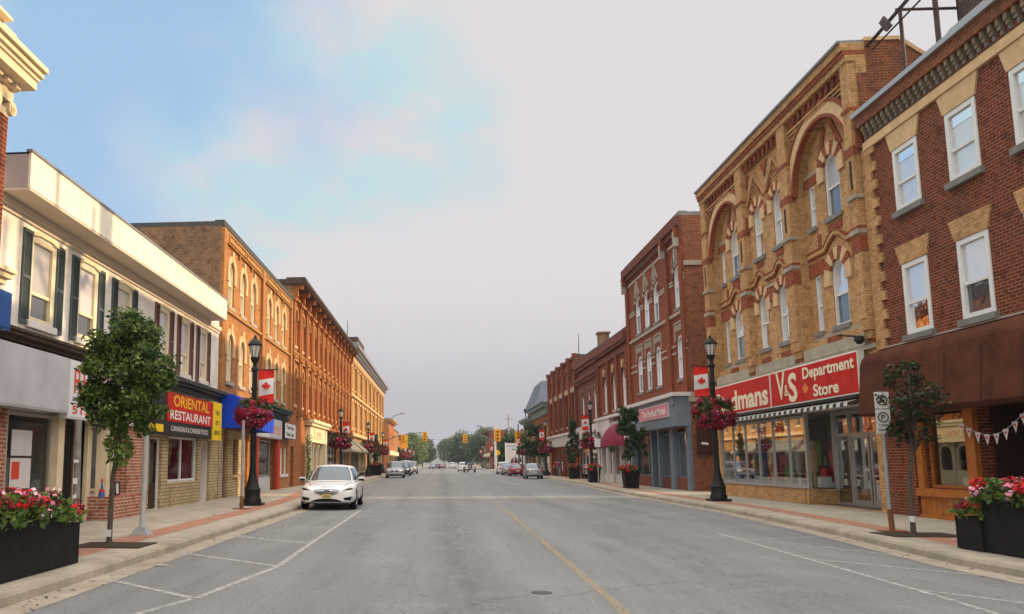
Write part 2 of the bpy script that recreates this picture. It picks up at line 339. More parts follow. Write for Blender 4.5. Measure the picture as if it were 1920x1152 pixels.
# ---------------- ground
def road_mat():
    m,nt,N,L,b=nodes('asphalt'); b.inputs['Roughness'].default_value=.8; b.inputs['Specular IOR Level'].default_value=.35
    g=N.new('ShaderNodeNewGeometry')
    def noise(s,d,r=.6,sc=(1,1,1)):
        mp=N.new('ShaderNodeMapping'); mp.inputs['Scale'].default_value=sc; L.new(g.outputs['Position'],mp.inputs[0])
        n=N.new('ShaderNodeTexNoise'); n.inputs['Scale'].default_value=s; n.inputs['Detail'].default_value=d; n.inputs['Roughness'].default_value=r; L.new(mp.outputs[0],n.inputs['Vector']); return n.outputs[0]
    def rng(v,a,bb,lo=0,hi=1):
        r=N.new('ShaderNodeMapRange'); r.inputs[1].default_value=a; r.inputs[2].default_value=bb; r.inputs[3].default_value=lo; r.inputs[4].default_value=hi; L.new(v,r.inputs[0]); return r.outputs[0]
    def mix(f,a,bb):
        n=N.new('ShaderNodeMix'); n.data_type='RGBA'; L.new(f,n.inputs[0])
        for i,v in ((6,a),(7,bb)):
            if isinstance(v,tuple): n.inputs[i].default_value=(*v,1)
            else: L.new(v,n.inputs[i])
        return n.outputs[2]
    c=mix(rng(noise(28,6,.85),.36,.64),(.115,.118,.12),(.25,.254,.255))
    c=mix(rng(noise(190,2,.8),.35,.65),c,(.20,.203,.205))
    c=mix(rng(noise(1.0,5,.6,(1.1,.09,1)),.42,.72,0,.6),c,(.105,.107,.11))   # wheel-track wear along the street
    c=mix(rng(noise(.5,4),.5,.7,0,.35),c,(.26,.262,.26))
    c=mix(rng(noise(2.6,6,.75,(1,.5,1)),.62,.72,0,.55),c,(.065,.066,.068))
    sx_=N.new('ShaderNodeSeparateXYZ'); L.new(g.outputs['Position'],sx_.inputs[0])
    for cx_,hw,am in ((.35,.75,.75),(-1.6,.4,.35),(4.2,.9,.5)):
        ab_=N.new('ShaderNodeMath'); ab_.operation='SUBTRACT'; ab_.inputs[1].default_value=cx_; L.new(sx_.outputs[0],ab_.inputs[0])
        a2=N.new('ShaderNodeMath'); a2.operation='ABSOLUTE'; L.new(ab_.outputs[0],a2.inputs[0])
        m3=N.new('ShaderNodeMath'); m3.operation='MULTIPLY'; L.new(rng(a2.outputs[0],0,hw,am,0),m3.inputs[0]); L.new(rng(noise(3,6,.75,(1,.35,1)),.35,.62),m3.inputs[1])
        c=mix(m3.outputs[0],c,(.085,.086,.088))
    c=mix(rng(noise(11,6,.85),.52,.66,0,.6),c,(.085,.087,.09))
    c=mix(rng(noise(14,6,.85),.56,.70,0,.6),c,(.38,.375,.36))
    c=mix(rng(noise(1.7,7,.8,(1.6,.12,1)),.56,.68,0,.5),c,(.09,.092,.095))
    c=mix(rng(noise(4,5,.7),.66,.72,0,.7),c,(.075,.075,.077))
    vo=N.new('ShaderNodeTexVoronoi'); vo.feature='DISTANCE_TO_EDGE'; vo.inputs['Scale'].default_value=.16; 
    ad=N.new('ShaderNodeVectorMath'); ad.operation='ADD'; nn=N.new('ShaderNodeTexNoise'); nn.inputs['Scale'].default_value=1.2; nn.inputs['Detail'].default_value=5; L.new(g.outputs['Position'],nn.inputs['Vector'])
    sc=N.new('ShaderNodeVectorMath'); sc.operation='SCALE'; sc.inputs['Scale'].default_value=2.2; L.new(nn.outputs['Color'],sc.inputs[0])
    L.new(g.outputs['Position'],ad.inputs[0]); L.new(sc.outputs[0],ad.inputs[1]); mq=N.new('ShaderNodeMapping'); mq.inputs['Scale'].default_value=(1.3,.35,1); L.new(ad.outputs[0],mq.inputs[0]); L.new(mq.outputs[0],vo.inputs['Vector'])
    c=mix(rng(vo.outputs[0],.0,.0035,.55,0),c,(.05,.05,.05))
    L.new(c,b.inputs['Base Color'])
    bp=N.new('ShaderNodeBump'); bp.inputs['Strength'].default_value=.35; bp.inputs['Distance'].default_value=.01; L.new(noise(90,3,.8),bp.inputs['Height']); L.new(bp.outputs[0],b.inputs['Normal'])
    MT['asphalt']=m
road_mat()
def conc_mat(name,c,joint=1.5,stain=.3):
    m,nt,N,L,b=nodes(name); b.inputs['Roughness'].default_value=.85; b.inputs['Specular IOR Level'].default_value=.3
    g=N.new('ShaderNodeNewGeometry')
    n=N.new('ShaderNodeTexNoise'); n.inputs['Scale'].default_value=1.3; n.inputs['Detail'].default_value=8; n.inputs['Roughness'].default_value=.7; L.new(g.outputs['Position'],n.inputs['Vector'])
    n2=N.new('ShaderNodeTexNoise'); n2.inputs['Scale'].default_value=60; n2.inputs['Detail'].default_value=3; L.new(g.outputs['Position'],n2.inputs['Vector'])
    x=N.new('ShaderNodeMix'); x.data_type='RGBA'; r=N.new('ShaderNodeMapRange'); r.inputs[1].default_value=.3; r.inputs[2].default_value=.7; L.new(n.outputs[0],r.inputs[0]); L.new(r.outputs[0],x.inputs[0])
    x.inputs[6].default_value=(*[k*(1-stain) for k in c],1); x.inputs[7].default_value=(*[k*(1+stain*.6) for k in c],1)
    y=N.new('ShaderNodeMix'); y.data_type='RGBA'; y.blend_type='MULTIPLY'; y.inputs[0].default_value=.5; L.new(x.outputs[2],y.inputs[6])
    r2=N.new('ShaderNodeMapRange'); r2.inputs[1].default_value=.3; r2.inputs[2].default_value=.7; r2.inputs[3].default_value=.6; r2.inputs[4].default_value=1.3; L.new(n2.outputs[0],r2.inputs[0]); L.new(r2.outputs[0],y.inputs[7])
    last=y.outputs[2]
    if joint:
        t=N.new('ShaderNodeTexBrick'); t.offset=0; t.inputs['Scale'].default_value=1; t.inputs['Brick Width'].default_value=joint; t.inputs['Row Height'].default_value=joint; t.inputs['Mortar Size'].default_value=.012; L.new(g.outputs['Position'],t.inputs['Vector'])
        z=N.new('ShaderNodeMix'); z.data_type='RGBA'; L.new(t.outputs['Fac'],z.inputs[0]); L.new(last,z.inputs[6]); z.inputs[7].default_value=(*[k*.42 for k in c],1); last=z.outputs[2]
    L.new(last,b.inputs['Base Color']); MT[name]=m
conc_mat('concrete',(.40,.355,.285)); conc_mat('kerb_concrete',(.36,.315,.25),0,.35); conc_mat('dirt',(.16,.13,.09),0)
def worn(name,c,keep):
    m,nt,N,L,b=nodes(name); b.inputs['Base Color'].default_value=(*c,1); b.inputs['Roughness'].default_value=.7
    g=N.new('ShaderNodeNewGeometry'); n=N.new('ShaderNodeTexNoise'); n.inputs['Scale'].default_value=7; n.inputs['Detail'].default_value=8; n.inputs['Roughness'].default_value=.85; L.new(g.outputs['Position'],n.inputs['Vector'])
    r=N.new('ShaderNodeMapRange'); r.inputs[1].default_value=keep-.13; r.inputs[2].default_value=keep+.13; L.new(n.outputs[0],r.inputs[0])
    t=N.new('ShaderNodeBsdfTransparent'); s=N.new('ShaderNodeMixShader'); L.new(r.outputs[0],s.inputs[0]); L.new(t.outputs[0],s.inputs[1]); L.new(b.outputs[0],s.inputs[2]); L.new(s.outputs[0],N['Material Output'].inputs[0]); MT[name]=m
worn('line_white',(.52,.51,.49),.50); worn('line_yellow',(.46,.36,.19),.54); worn('line_faint',(.55,.54,.51),.52)
KL=[(-4.85,-6),(-4.85,28),(-5.1,33),(-6.0,42),(-6.3,65),(-6.6,127)]
KR=[(8.05,-6),(8.1,13.5),(8.75,19),(9.35,27),(9.45,40),(9.9,52),(10.7,62),(10.8,127)]
KL2=[(-6.6,146),(-6.8,330)]; KR2=[(10.8,146),(10.8,330)]
def kx(K,y):
    for (x0,y0),(x1,y1) in zip(K,K[1:]):
        if y<=y1: return x0+(x1-x0)*(y-y0)/(y1-y0)
    return K[-1][0]
g=MB(); g.add([(-3000,-600,-.03),(3000,-600,-.03),(3000,6000,-.03),(-3000,6000,-.03)],[(0,1,2,3)]); tag(g.build('ground',MT['dirt']),kind='structure')
g=MB(); g.add([(-9.2,-8,0),(13.2,-8,0),(13.2,127,0),(60,127,0),(60,146,0),(13.2,146,0),(13.2,700,0),(-9.2,700,0),(-9.2,146,0),(-60,146,0),(-60,127,0),(-9.2,127,0)],[list(range(12))]); tag(g.build('road',MT['asphalt']),kind='structure')
def strip(mb,K,o0,o1,z,y0=None,y1=None,sg=1,step=1.5):
    ya=K[0][1] if y0 is None else y0; yb=K[-1][1] if y1 is None else y1
    ys=sorted(set([ya,yb]+[k[1] for k in K if ya<k[1]<yb])); 
    for a,b in zip(ys,ys[1:]):
        ka,kb=kx(K,a),kx(K,b); mb.add([(ka+sg*o0,a,z),(ka+sg*o1,a,z),(kb+sg*o1,b,z),(kb+sg*o0,b,z)],[(0,1,2,3)])
def pavement(name,K,sg,Xw):
    mb=MB(); ys=[k[1] for k in K]
    for (xa,a),(xb,b) in zip(K,K[1:]): mb.add([(xa+sg*.16,a,.15),(Xw,a,.15),(Xw,b,.15),(xb+sg*.16,b,.15)],[(0,1,2,3)])
    for k in (K[0],K[-1]): mb.add([(k[0],k[1],.0),(Xw,k[1],.0),(Xw,k[1],.149),(k[0],k[1],.149)],[(0,1,2,3)])
    tag(mb.build(name,MT['concrete'],recalc=False),kind='structure')
    kb=MB(); prof=[(0,0),(.012,.10),(.04,.14),(.16,.154),(.18,.05)]
    vs=[]; fs=[]; n=len(prof)
    for x,y in K: vs+=[(x+sg*a,y,b) for a,b in prof]
    for i in range(len(K)-1):
        for j in range(n-1): fs.append((i*n+j,i*n+j+1,(i+1)*n+j+1,(i+1)*n+j))
    fs.append(list(range(n))); fs.append([(len(K)-1)*n+j for j in range(n)])
    kb.add(vs,fs); tag(kb.build(name.replace('sidewalk','kerb'),MT['kerb_concrete']),kind='structure')
    gt=MB(); strip(gt,K,0,-.42,.004,sg=sg); tag(gt.build(name.replace('sidewalk','road_gutter_strip'),MT['kerb_concrete'],recalc=False),kind='structure')
pavement('sidewalk_left',KL,-1,-9.6); pavement('sidewalk_right',KR,1,13.6); pavement('sidewalk_left_far',KL2,-1,-9.6); pavement('sidewalk_right_far',KR2,1,13.6)
for nm,K,sg in (('sidewalk_left_brick_strip',KL,-1),('sidewalk_right_brick_strip',KR,1)):
    g=MB(); strip(g,K,.75,1.35,.154,2,120,sg); tag(g.build(nm,MT['paver'],recalc=False),kind='structure')
# tree pits
def marking(name,pts,w,m):
    mb=MB()
    P=[Vector((a,b,0)) for a,b in pts]
    for i,(a,b) in enumerate(zip(P,P[1:])):
        d=(b-a).normalized(); q=Vector((-d.y,d.x,0))*w/2; z=Vector((0,0,.006+.001*(i%2)))
        mb.add([a-q+z,a+q+z,b+q+z,b-q+z],[(0,1,2,3)])
    return mb.build(name,MT[m],recalc=False)
mk=MB()
def marks(name,segs,w,m,label):
    mb=MB(); k=0
    for pts in segs:
        P=[Vector((a,b,0)) for a,b in pts]
        for a,b in zip(P,P[1:]):
            d=(b-a).normalized(); q=Vector((-d.y,d.x,0))*w/2; z=Vector((0,0,.005+.0008*(k%5))); k+=1
            mb.add([a-q+z,a+q+z,b+q+z,b-q+z],[(0,1,2,3)])
    tag(mb.build(name,MT[m],recalc=False),label,kind='structure')
marks('road_parking_markings_left',[[(-3.6,6.5),(-3.23,8.57),(-2.91,9.6),(-2.52,12.5),(-2.58,16),(-2.62,19.8),(-2.7,27.5)]]+[[(a,b),(c,d)] for a,b,c,d in ((-4.58,11.0,-2.9,9.55),(-4.6,14.25,-2.5,12.55),(-4.7,17.7,-2.55,16.1),(-4.64,20.8,-2.6,19.8),(-4.6,24.1,-2.68,23.3),(-4.6,27.6,-2.7,26.8))],.1,'line_white','worn white parking lines')
marks('road_parking_markings_right',[[(6.3,19.2),(6.0,11),(5.7,6)],[(6.15,17.6),(8.6,18.6)],[(6.2,18.4),(7.9,14.9)],[(6.08,14.3),(7.99,12.0)],[(6.0,11.0),(7.4,9.0)],[(6.1,26),(8.4,27)]],.09,'line_faint','worn white parking lines')
marks('road_centre_markings',[[(1.9,5),(1.96,9),(2.05,14),(2.16,25),(2.2,34)]],.11,'line_yellow','faded yellow centre line')
g=MB(); g.lathe([(.13,0),(.13,.006)],(1.24,10.35,.001),24); tag(g.build('manhole_cover',mat('iron',(.07,.068,.065),.6,var=.3,vs=20),loc=(1.24,10.35,0)),'round dark iron cover set in the asphalt near the yellow line','manhole cover')
# hills at the end of the street
g=MB(); n=60; vs=[]; 
for i in range(n+1):
    x=-2200+4400*i/n; h=20+8*math.sin(i*.55)+6*math.sin(i*1.3+1)+4*math.sin(i*2.1)
    vs+=[(x,1700,-1),(x,2100,max(6,h)),(x,2600,max(6,h)*1.2)]
g.add(vs,[(3*i+j,3*i+3+j,3*i+4+j,3*i+1+j) for i in range(n) for j in (0,1)]); tag(g.build('hills',mat('hill_green',(.06,.09,.05),.9,var=.3,vs=.02)),kind='structure')
# ---------------- building kit
FL=F(-9.,1); FR=F(13.,-1)
def part(root,name,mats,fn,**k):
    mb=MB(); fn(mb); mats=[MT[m] for m in (mats if isinstance(mats,(list,tuple)) else [mats])]
    if name in SPLIT and len(mb.g)>1:
        for q in mb.pieces(): o=q.build(name,mats,root,**k)
        return o
    return mb.build(name,mats,root,**k)
def building(name,label,f,u0,u1,H,depth,front,side,holes=(),base=.0,d=.3,group=None,roofm='roof_tar',cope=.25,copem='coping',cn=.12):
    t=thing(name,label,'building',(f.X,(u0+u1)/2,0.),group)
    def w(mb):
        wall(mb,f,[(u0,base),(u1,base),(u1,H),(u0,H)],list(holes),0,d)
        for u in (u0,u1): mb.add([f.p(u,0,base),f.p(u,-depth,base),f.p(u,-depth,H),f.p(u,0,H)],[(0,1,2,3)],1)
        mb.add([f.p(u0,-depth,base),f.p(u1,-depth,base),f.p(u1,-depth,H),f.p(u0,-depth,H)],[(0,1,2,3)],1)
    part(t,'wall',[front,side],w)
    part(t,'roof',roofm,lambda mb:f.B(mb,u0+.02,u1-.02,-depth+.02,-.31,H-.35,H-.05))
    if cope:
        def cp(mb):
            f.B(mb,u0,u1,-.3,cn,H,H+cope); f.B(mb,u0,u0+.3,-depth,-.3,H,H+cope*.8); f.B(mb,u1-.3,u1,-depth,-.3,H,H+cope*.8)
        part(t,'parapet_coping',copem,cp)
    return t
def window(root,f,uc,w,z0,z1,r=0,n=-.16,panes=('pane_blind','pane_dark'),frame='white',split=.5,sill='stone',t=.07,sillx=.12,silln=.08,k=10,name='window'):
    o=arch(uc,w,z0,z1,r,k); i=arch(uc,w-2*t,z0+t,z1-t,max(r-t*.6,0) if r else 0,k); zm=z0+(z1-z0)*split
    mb=MB(); f.ring(mb,o,i,n-.02,n+.09)
    if split: f.B(mb,uc-w/2+t,uc+w/2-t,n,n+.06,zm-.035,zm+.035)
    wd=mb.build(name,MT[frame],root)
    if panes[0]=='pane_blind' and f.s>0 or panes[0]=='pane_blind' and n<-.12: panes=(rnd.choice(('pane_blind','pane_blind','pane_blind_dim','pane_curtain')),panes[1])
    if split: zm+=0
    g=MB()
    if split:
        lo=[(uc-w/2+t,z0+t),(uc+w/2-t,z0+t),(uc+w/2-t,zm-.03),(uc-w/2+t,zm-.03)]
        up=[(uc-w/2+t,zm+.03),(uc+w/2-t,zm+.03)]+i[2:]
        f.flat(g,lo,n+.005,1); f.flat(g,up,n+.02,0)
    else: f.flat(g,i,n+.01,0)
    g.build('pane',[MT[panes[0]],MT[panes[1]]],wd)
    if sill: part(wd,'sill',sill,lambda mb:f.B(mb,uc-w/2-sillx,uc+w/2+sillx,-.25,silln,z0-.16,z0-.002))
    return wd
def hood(root,f,uc,w,zs,r,t,mats,n0=0,n1=.06,k=9,foot=0):
    """arched band of voussoirs, colours taken in turn"""
    mb=MB(); A=[(uc+(w/2)*math.cos(math.pi*i/k),zs+r*math.sin(math.pi*i/k)) for i in range(k+1)]
    B=[(uc+(w/2+t)*math.cos(math.pi*i/k),zs+(r+t)*math.sin(math.pi*i/k)) for i in range(k+1)]
    for i in range(k): f.poly(mb,[A[i],A[i+1],B[i+1],B[i]],n0,n1+(.002 if i%2 else 0),i%len(mats))
    if foot:
        for s in (-1,1): f.B(mb,uc+s*(w/2),uc+s*(w/2+t),n0,n1,zs-foot,zs,0)
    return mb.build('window_hood',[MT[m] for m in mats],root)
def band(mb,f,pts,t,n0,n1,m=0):
    for a,b in zip(pts,pts[1:]): f.poly(mb,[a,b,(b[0],b[1]+t),(a[0],a[1]+t)],n0,n1,m)
mat('goods_red',(.45,.04,.04),.6); mat('goods_blue',(.05,.12,.35),.6); mat('goods_pale',(.6,.58,.55),.6); mat('goods_green',(.12,.3,.08),.6); mat('goods_tan',(.4,.28,.15),.6)
mat('shop_wall',(.30,.27,.23),.8,var=.2); mat('shop_floor',(.12,.09,.07),.7)
GOODS=['goods_red','goods_blue','goods_pale','goods_green','goods_tan']
def shop(root,f,u0,u1,z0,z1,n=-.12,depth=2.6,nm=3,frame='alu',fw=.07,seed=1,wallm='shop_wall',mull=None,goods=1.,room=True,transom=None,glassm='shop_glass',head=0.):
    rg=random.Random(seed); ms=mull or [u0+(u1-u0)*i/nm for i in range(1,nm)]
    mb=MB(); f.ring(mb,[(u0,z0),(u1,z0),(u1,z1),(u0,z1)],[(u0+fw,z0+fw),(u1-fw,z0+fw),(u1-fw,z1-fw),(u0+fw,z1-fw)],n-.05,n+.05)
    for q in ms: f.B(mb,q-fw/2,q+fw/2,n-.04,n+.04,z0+fw,z1-fw)
    if transom: f.B(mb,u0+fw,u1-fw,n-.03,n+.03,transom-fw/2,transom+fw/2)
    s=mb.build('shop_window',MT[frame],root)
    part(s,'glass',glassm,lambda m:f.flat(m,[(u0+fw,z0+fw),(u1-fw,z0+fw),(u1-fw,z1-fw),(u0+fw,z1-fw)],n))
    if room:
        def rm(m):
            a=f.p(u0,n-.06,0)[0]; b=f.p(u0,n-depth,0)[0]
            m.add([(b,u0,.2),(b,u1,.2),(b,u1,z1+.1),(b,u0,z1+.1)],[(0,1,2,3)],0)
            for u in (u0,u1): m.add([(a,u,.2),(b,u,.2),(b,u,z1+.1),(a,u,z1+.1)],[(0,1,2,3)],0)
            m.add([(a,u0,z1+.1),(b,u0,z1+.1),(b,u1,z1+.1),(a,u1,z1+.1)],[(0,1,2,3)],0)
            m.add([(a,u0,z0-.03),(b,u0,z0-.03),(b,u1,z0-.03),(a,u1,z0-.03)],[(0,1,2,3)],1)
        part(root,'shop_interior',[wallm,'shop_floor'],rm)
    if goods:
        def gd(m):
            k=int((u1-u0)*3*goods)
            for _ in range(k):
                u=rg.uniform(u0+.2,u1-.2); nn=n-rg.uniform(.3,1.3); h=rg.uniform(.15,.9); w=rg.uniform(.08,.28)
                q=rg.random(); mi=rg.randrange(5)
                x,y,_z=f.p(u,nn,0)
                if q<.3: m.lathe([(.05,0),(.05,.5),(.14,.6),(.12,.85),(.19,1.15),(.16,1.3),(.05,1.36),(.05,1.42),(.09,1.5),(.09,1.6),(.03,1.68)],(x,y,z0),8,mi)
                elif q<.75: f.B(m,u-w,u+w,nn-w,nn+w,z0,z0+h,mi)
                else: f.B(m,u-w,u+w,nn-.02,nn+.02,z0+.8,z0+.8+h,mi)
        part(root,'window_display',GOODS,gd)
    return s
def door(root,f,u0,u1,z1,n=-.1,frame='alu',leaf='dark_wood',glassd=True,z0=.16,handle=True,kick=.35,name='door'):
    mb=MB(); t=.09
    f.ring(mb,[(u0,z0),(u1,z0),(u1,z1),(u0,z1)],[(u0+t,z0+(kick if glassd else t)),(u1-t,z0+(kick if glassd else t)),(u1-t,z1-t),(u0+t,z1-t)],n-.03,n+.03)
    if not glassd: f.B(mb,u0+t,u1-t,n-.02,n+.01,z0+t,z1-t)
    d=mb.build(name,MT[leaf if not glassd else frame],root)
    if glassd: part(d,'glass','shop_glass',lambda m:f.flat(m,[(u0+t,z0+kick),(u1-t,z0+kick),(u1-t,z1-t),(u0+t,z1-t)],n))
    if handle: part(d,'handle','alu',lambda m:f.B(m,u0+.12,u0+.16,n+.04,n+.09,1.0,1.35))
    return d
def sign(name,label,f,u0,u1,z0,z1,n0,n1,face,frame='white',writing=(),fw=.04,group=None,extra=None,cat='sign'):
    t=thing(name,label,cat,f.p((u0+u1)/2,n0,z0),group)
    part(t,'sign_board',[frame],lambda m:f.B(m,u0,u1,n0,n1,z0,z1))
    part(t,'sign_face',face,lambda m:f.B(m,u0+fw,u1-fw,n1,n1+.012,z0+fw,z1-fw))
    for i,(s,u,z,w,h,m_,off) in enumerate(writing):
        part(t,'lettering',m_,lambda m:ftext(m,f,s,u,z,w,h,n1+.02+.001*i,0,off),recalc=False)
    if extra: extra(t,n1+.018)
    return t
mat('sign_blue',(.025,.09,.30),.45); mat('sign_red',(.55,.014,.008),.6,var=.2,vs=2.5); mat('sign_yellow',(.85,.60,.01),.6,var=.06); mat('sign_black',(.02,.02,.02),.4); mat('sign_gray',(.50,.50,.52),.6,var=.14,vs=1.2); mat('sign_white',(.74,.74,.74),.4,var=.04)
mat('ink_red',(.65,.07,.03),.5); mat('ink_white',(.85,.82,.75),.5); mat('ink_cream',(.85,.74,.52),.5); mat('ink_yellow',(.9,.5,.01),.6); mat('ink_black',(.02,.02,.02),.5); mat('ink_blue',(.03,.06,.3),.5); mat('ink_orange',(.8,.22,.05),.5); mat('ink_pink',(.65,.2,.26),.5)
mat('awning_blue',(.012,.06,.55),.6,var=.15); mat('awning_brown',(.10,.034,.018),.85,var=.4,vs=1.3,spec=.1); mat('awning_burgundy',(.22,.02,.05),.7,var=.1); mat('awning_beige',(.40,.36,.26),.8,var=.08); mat('awning_white',(.6,.58,.52),.8)
mat('slate_blue',(.16,.20,.25),.55,var=.12,vs=2); mat('door_blue',(.10,.17,.42),.5); mat('wood_orange',(.40,.13,.022),.5,var=.25,vs=5); mat('red_paint',(.50,.05,.02),.5); mat('green_dark',(.02,.05,.04),.5)
mat('panel_white',(.66,.62,.60),.6,var=.08); mat('fascia_cream',(.80,.75,.60),.55,var=.12,vs=1.1); mat('fascia_end_shaded',(.42,.36,.36),.5); mat('soffit',(.66,.56,.44),.7)  # fascia end caps: same cream metal, with purplish shade put into the colour
# ================= LEFT ROW =================
# L0 corner of the brick building with the cream cornice
def L0():
    f=F(-8.,1); t=building('brick_building','red brick building edge with a cream moulded cornice and scroll capital',f,6,13.85,9.3,9,'brick_red','brick_red',cope=0)
    def ent(mb):
        for n,z0,z1 in ((.10,8.38,8.5),(.16,8.5,8.6),(.48,8.78,8.86),(.54,8.86,8.94),(.50,8.94,8.98),(.60,8.98,9.08)): f.B(mb,6,13.85+n*.6,-.3,n,z0,z1)
        f.B(mb,6,14.1,-.3,.44,8.6,8.78)
        for k in range(24): f.B(mb,13.72-.3*k,13.86-.3*k,.16,.26,8.5,8.6)
        f.B(mb,6,13.9,-.3,.2,9.08,9.25); f.B(mb,6,13.98,-.3,.36,9.25,9.31); f.B(mb,6,13.85,-.3,.12,9.31,9.6); f.B(mb,6,13.4,-.3,.3,9.6,9.66)
    part(t,'cornice','cream_trim',ent)
    def cap(mb):
        f.B(mb,13.3,13.87,0,.12,8.24,8.38); f.B(mb,13.36,13.82,0,.08,7.95,8.1)
        for s in (13.34,13.84):
            for r,a in ((.13,0),(.085,.02),(.04,.04)):
                x,y,z=f.p(s,.08,8.13); mb.tube([(x-.1,y,z),(x+.07+a,y,z)],r,14)
    part(t,'pilaster_capital','cream_trim',cap)
    part(t,'pilaster','brick_red',lambda mb:f.B(mb,13.36,13.83,0,.07,5.2,7.95))
    def low(mb):
        for n,z0,z1 in ((.08,4.72,4.82),(.15,4.82,4.92),(.24,4.92,5.02),(.30,5.02,5.1)): f.B(mb,6,13.87+n*.6,0,n,z0,z1)
    part(t,'shop_cornice','cream_trim',low)
    t.location.y-=.27
    sign('shop_sign','plain blue sign board under a cream shop cornice',f,9,13.72,3.97,4.66,.09,.26,'sign_blue','sign_blue')
L0()
def L1():
    f=FL; sc=dict(z0=4.72,z1=6.62)
    W1=[(17.2,1.08),(19.55,1.08),(21.95,1.0)]; W2=[(25.3,.95),(27.5,.95),(29.7,.95)]
    holes=[arch(u,w,sc['z0'],sc['z1'],0) for u,w in W1+W2]+[[(15.9,.8),(18.0,.8),(18.0,2.7),(15.9,2.7)],[(18.3,.16),(19.75,.16),(19.75,2.7),(18.3,2.7)],[(20.0,.85),(21.5,.85),(21.5,2.7),(20.0,2.7)],
        [(23.05,.16),(23.75,.16),(23.75,2.6),(23.05,2.6)],[(24.15,.16),(25.2,.16),(25.2,2.35),(24.15,2.35)],[(25.85,.95),(29.1,.95),(29.1,2.5),(25.85,2.5)],[(29.5,.16),(30.6,.16),(30.6,2.4),(29.5,2.4)]]
    t=building('white_painted_building','two storey white painted brick building with a deep cream metal fascia and shuttered upper windows',f,14.6,31.85,7.6,10,'painted_white','painted_white',holes,cope=0)
    def fas(mb):
        A,B_,N_,z0,z1=15.1,30.35,.72,7.17,7.93
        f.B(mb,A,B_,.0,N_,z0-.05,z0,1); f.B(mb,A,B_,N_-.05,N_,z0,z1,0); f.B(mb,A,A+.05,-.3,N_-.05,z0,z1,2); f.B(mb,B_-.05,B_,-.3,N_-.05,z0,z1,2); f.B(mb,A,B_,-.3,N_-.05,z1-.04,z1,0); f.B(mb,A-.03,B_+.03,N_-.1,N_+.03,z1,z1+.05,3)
        for k in range(1,14): f.B(mb,A+k*1.15,A+k*1.15+.012,N_,N_+.012,z0+.01,z1,0)
        f.B(mb,A,B_,N_,N_+.012,z0,z0+.03,0)
    part(t,'fascia',['fascia_cream','soffit','fascia_end_shaded','coping'],fas)
    part(t,'soffit_trim','soffit',lambda mb:(f.B(mb,14.7,31.8,0,.12,6.94,7.11),f.B(mb,14.7,31.8,0,.06,6.84,6.94)))
    for k,(u,w) in enumerate(W1+W2):
        wd=window(t,f,u,w,sc['z0'],sc['z1'],0,panes=('pane_blind','pane_dark'),frame='cream',split=.34 if k<3 else .36,sill='painted_white',t=.1,n=-.10)
        sm='shutter_green' if k<3 else 'shutter_brown'
        for s in (-1,1):
            def sh(mb):
                c=u+s*(w/2+.24); f.B(mb,c-.18,c-.14,.0,.05,4.6,6.7); f.B(mb,c+.14,c+.18,.0,.05,4.6,6.7); f.B(mb,c-.14,c+.14,0,.05,4.6,4.68); f.B(mb,c-.14,c+.14,0,.05,6.62,6.7); f.B(mb,c-.14,c+.14,0,.05,5.6,5.68)
                for j in range(38):
                    z=4.69+j*.0505
                    if 5.56<z<5.68: continue
                    mb.add([f.p(c-.14,.04,z),f.p(c+.14,.04,z),f.p(c+.14,.008,z+.042),f.p(c-.14,.008,z+.042)],[(0,1,2,3)])
                f.B(mb,c-.14,c+.14,0,.006,4.68,6.62)
            part(wd,'shutter',sm,sh)
        part(wd,'window_hood','cream',lambda mb:band(mb,f,[(u-w/2-.05,6.62),(u-w/4,6.68),(u+w/4,6.68),(u+w/2+.05,6.62)],.09,0,.06))
    def corn(mb):
        for n,z0,z1 in ((.2,3.98,4.08),(.35,4.08,4.18),(.5,4.18,4.26),(.55,4.26,4.32)): f.B(mb,14.6,22.9,0,n,z0,z1)
    part(t,'shop_cornice','brown_trim',corn)
    def corn2(mb):
        for n,z0,z1 in ((.2,4.05,4.2),(.35,4.2,4.3),(.45,4.3,4.42)): f.B(mb,23.4,31.8,0,n,z0,z1)
    part(t,'shop_cornice','sign_black',corn2)
    # lower cladding
    part(t,'brick_pier','brick_shop',lambda mb:(f.B(mb,14.6,15.88,.0,.1,.15,2.72)))
    part(t,'brick_bulkhead','brick_shop',lambda mb:(f.B(mb,15.88,18.2,0,.25,.15,.76),f.B(mb,19.85,22.0,0,.7,.15,.74)))
    part(t,'brick_pilaster','brick_shop',lambda mb:f.B(mb,21.75,22.85,0,.35,.15,2.75))
    def clad(mb):
        for a,b,z0,z1 in ((23.8,24.12,.15,2.6),(25.23,25.83,.15,2.6),(25.83,29.13,.15,.93),(29.13,29.48,.15,2.6),(30.63,31.8,.15,2.6),(24.12,25.23,2.38,2.6),(25.83,29.13,2.52,2.6),(29.48,30.63,2.42,2.6)): f.B(mb,a,b,0,.1,z0,z1)
    part(t,'stone_cladding','stone_clad',clad)
    part(t,'recess_lining','stone_clad',lambda mb:f.B(mb,29.52,30.58,-1.2,-1.1,.16,2.4))
    shop(t,f,15.95,17.95,.82,2.68,frame='beige_frame',nm=1,seed=4,goods=.6,n=.0)
    part(t,'window_post','cream_trim',lambda mb:(f.B(mb,17.95,18.25,-.05,.2,.76,2.7),f.B(mb,20.05,20.2,.2,.5,.74,2.72),f.B(mb,19.75,19.98,-.1,.1,.16,2.7)))
    shop(t,f,20.05,21.45,.87,2.68,frame='cream',nm=1,seed=9,goods=.8,n=0,wallm='goods_pale')
    door(t,f,18.45,19.65,2.6,n=-.25,frame='brown_trim')
    part(t,'shop_interior','shop_wall',lambda mb:(f.B(mb,18.3,19.75,-2.4,-2.3,.16,2.7),f.B(mb,23.05,23.75,-1,-.9,.16,2.6)))
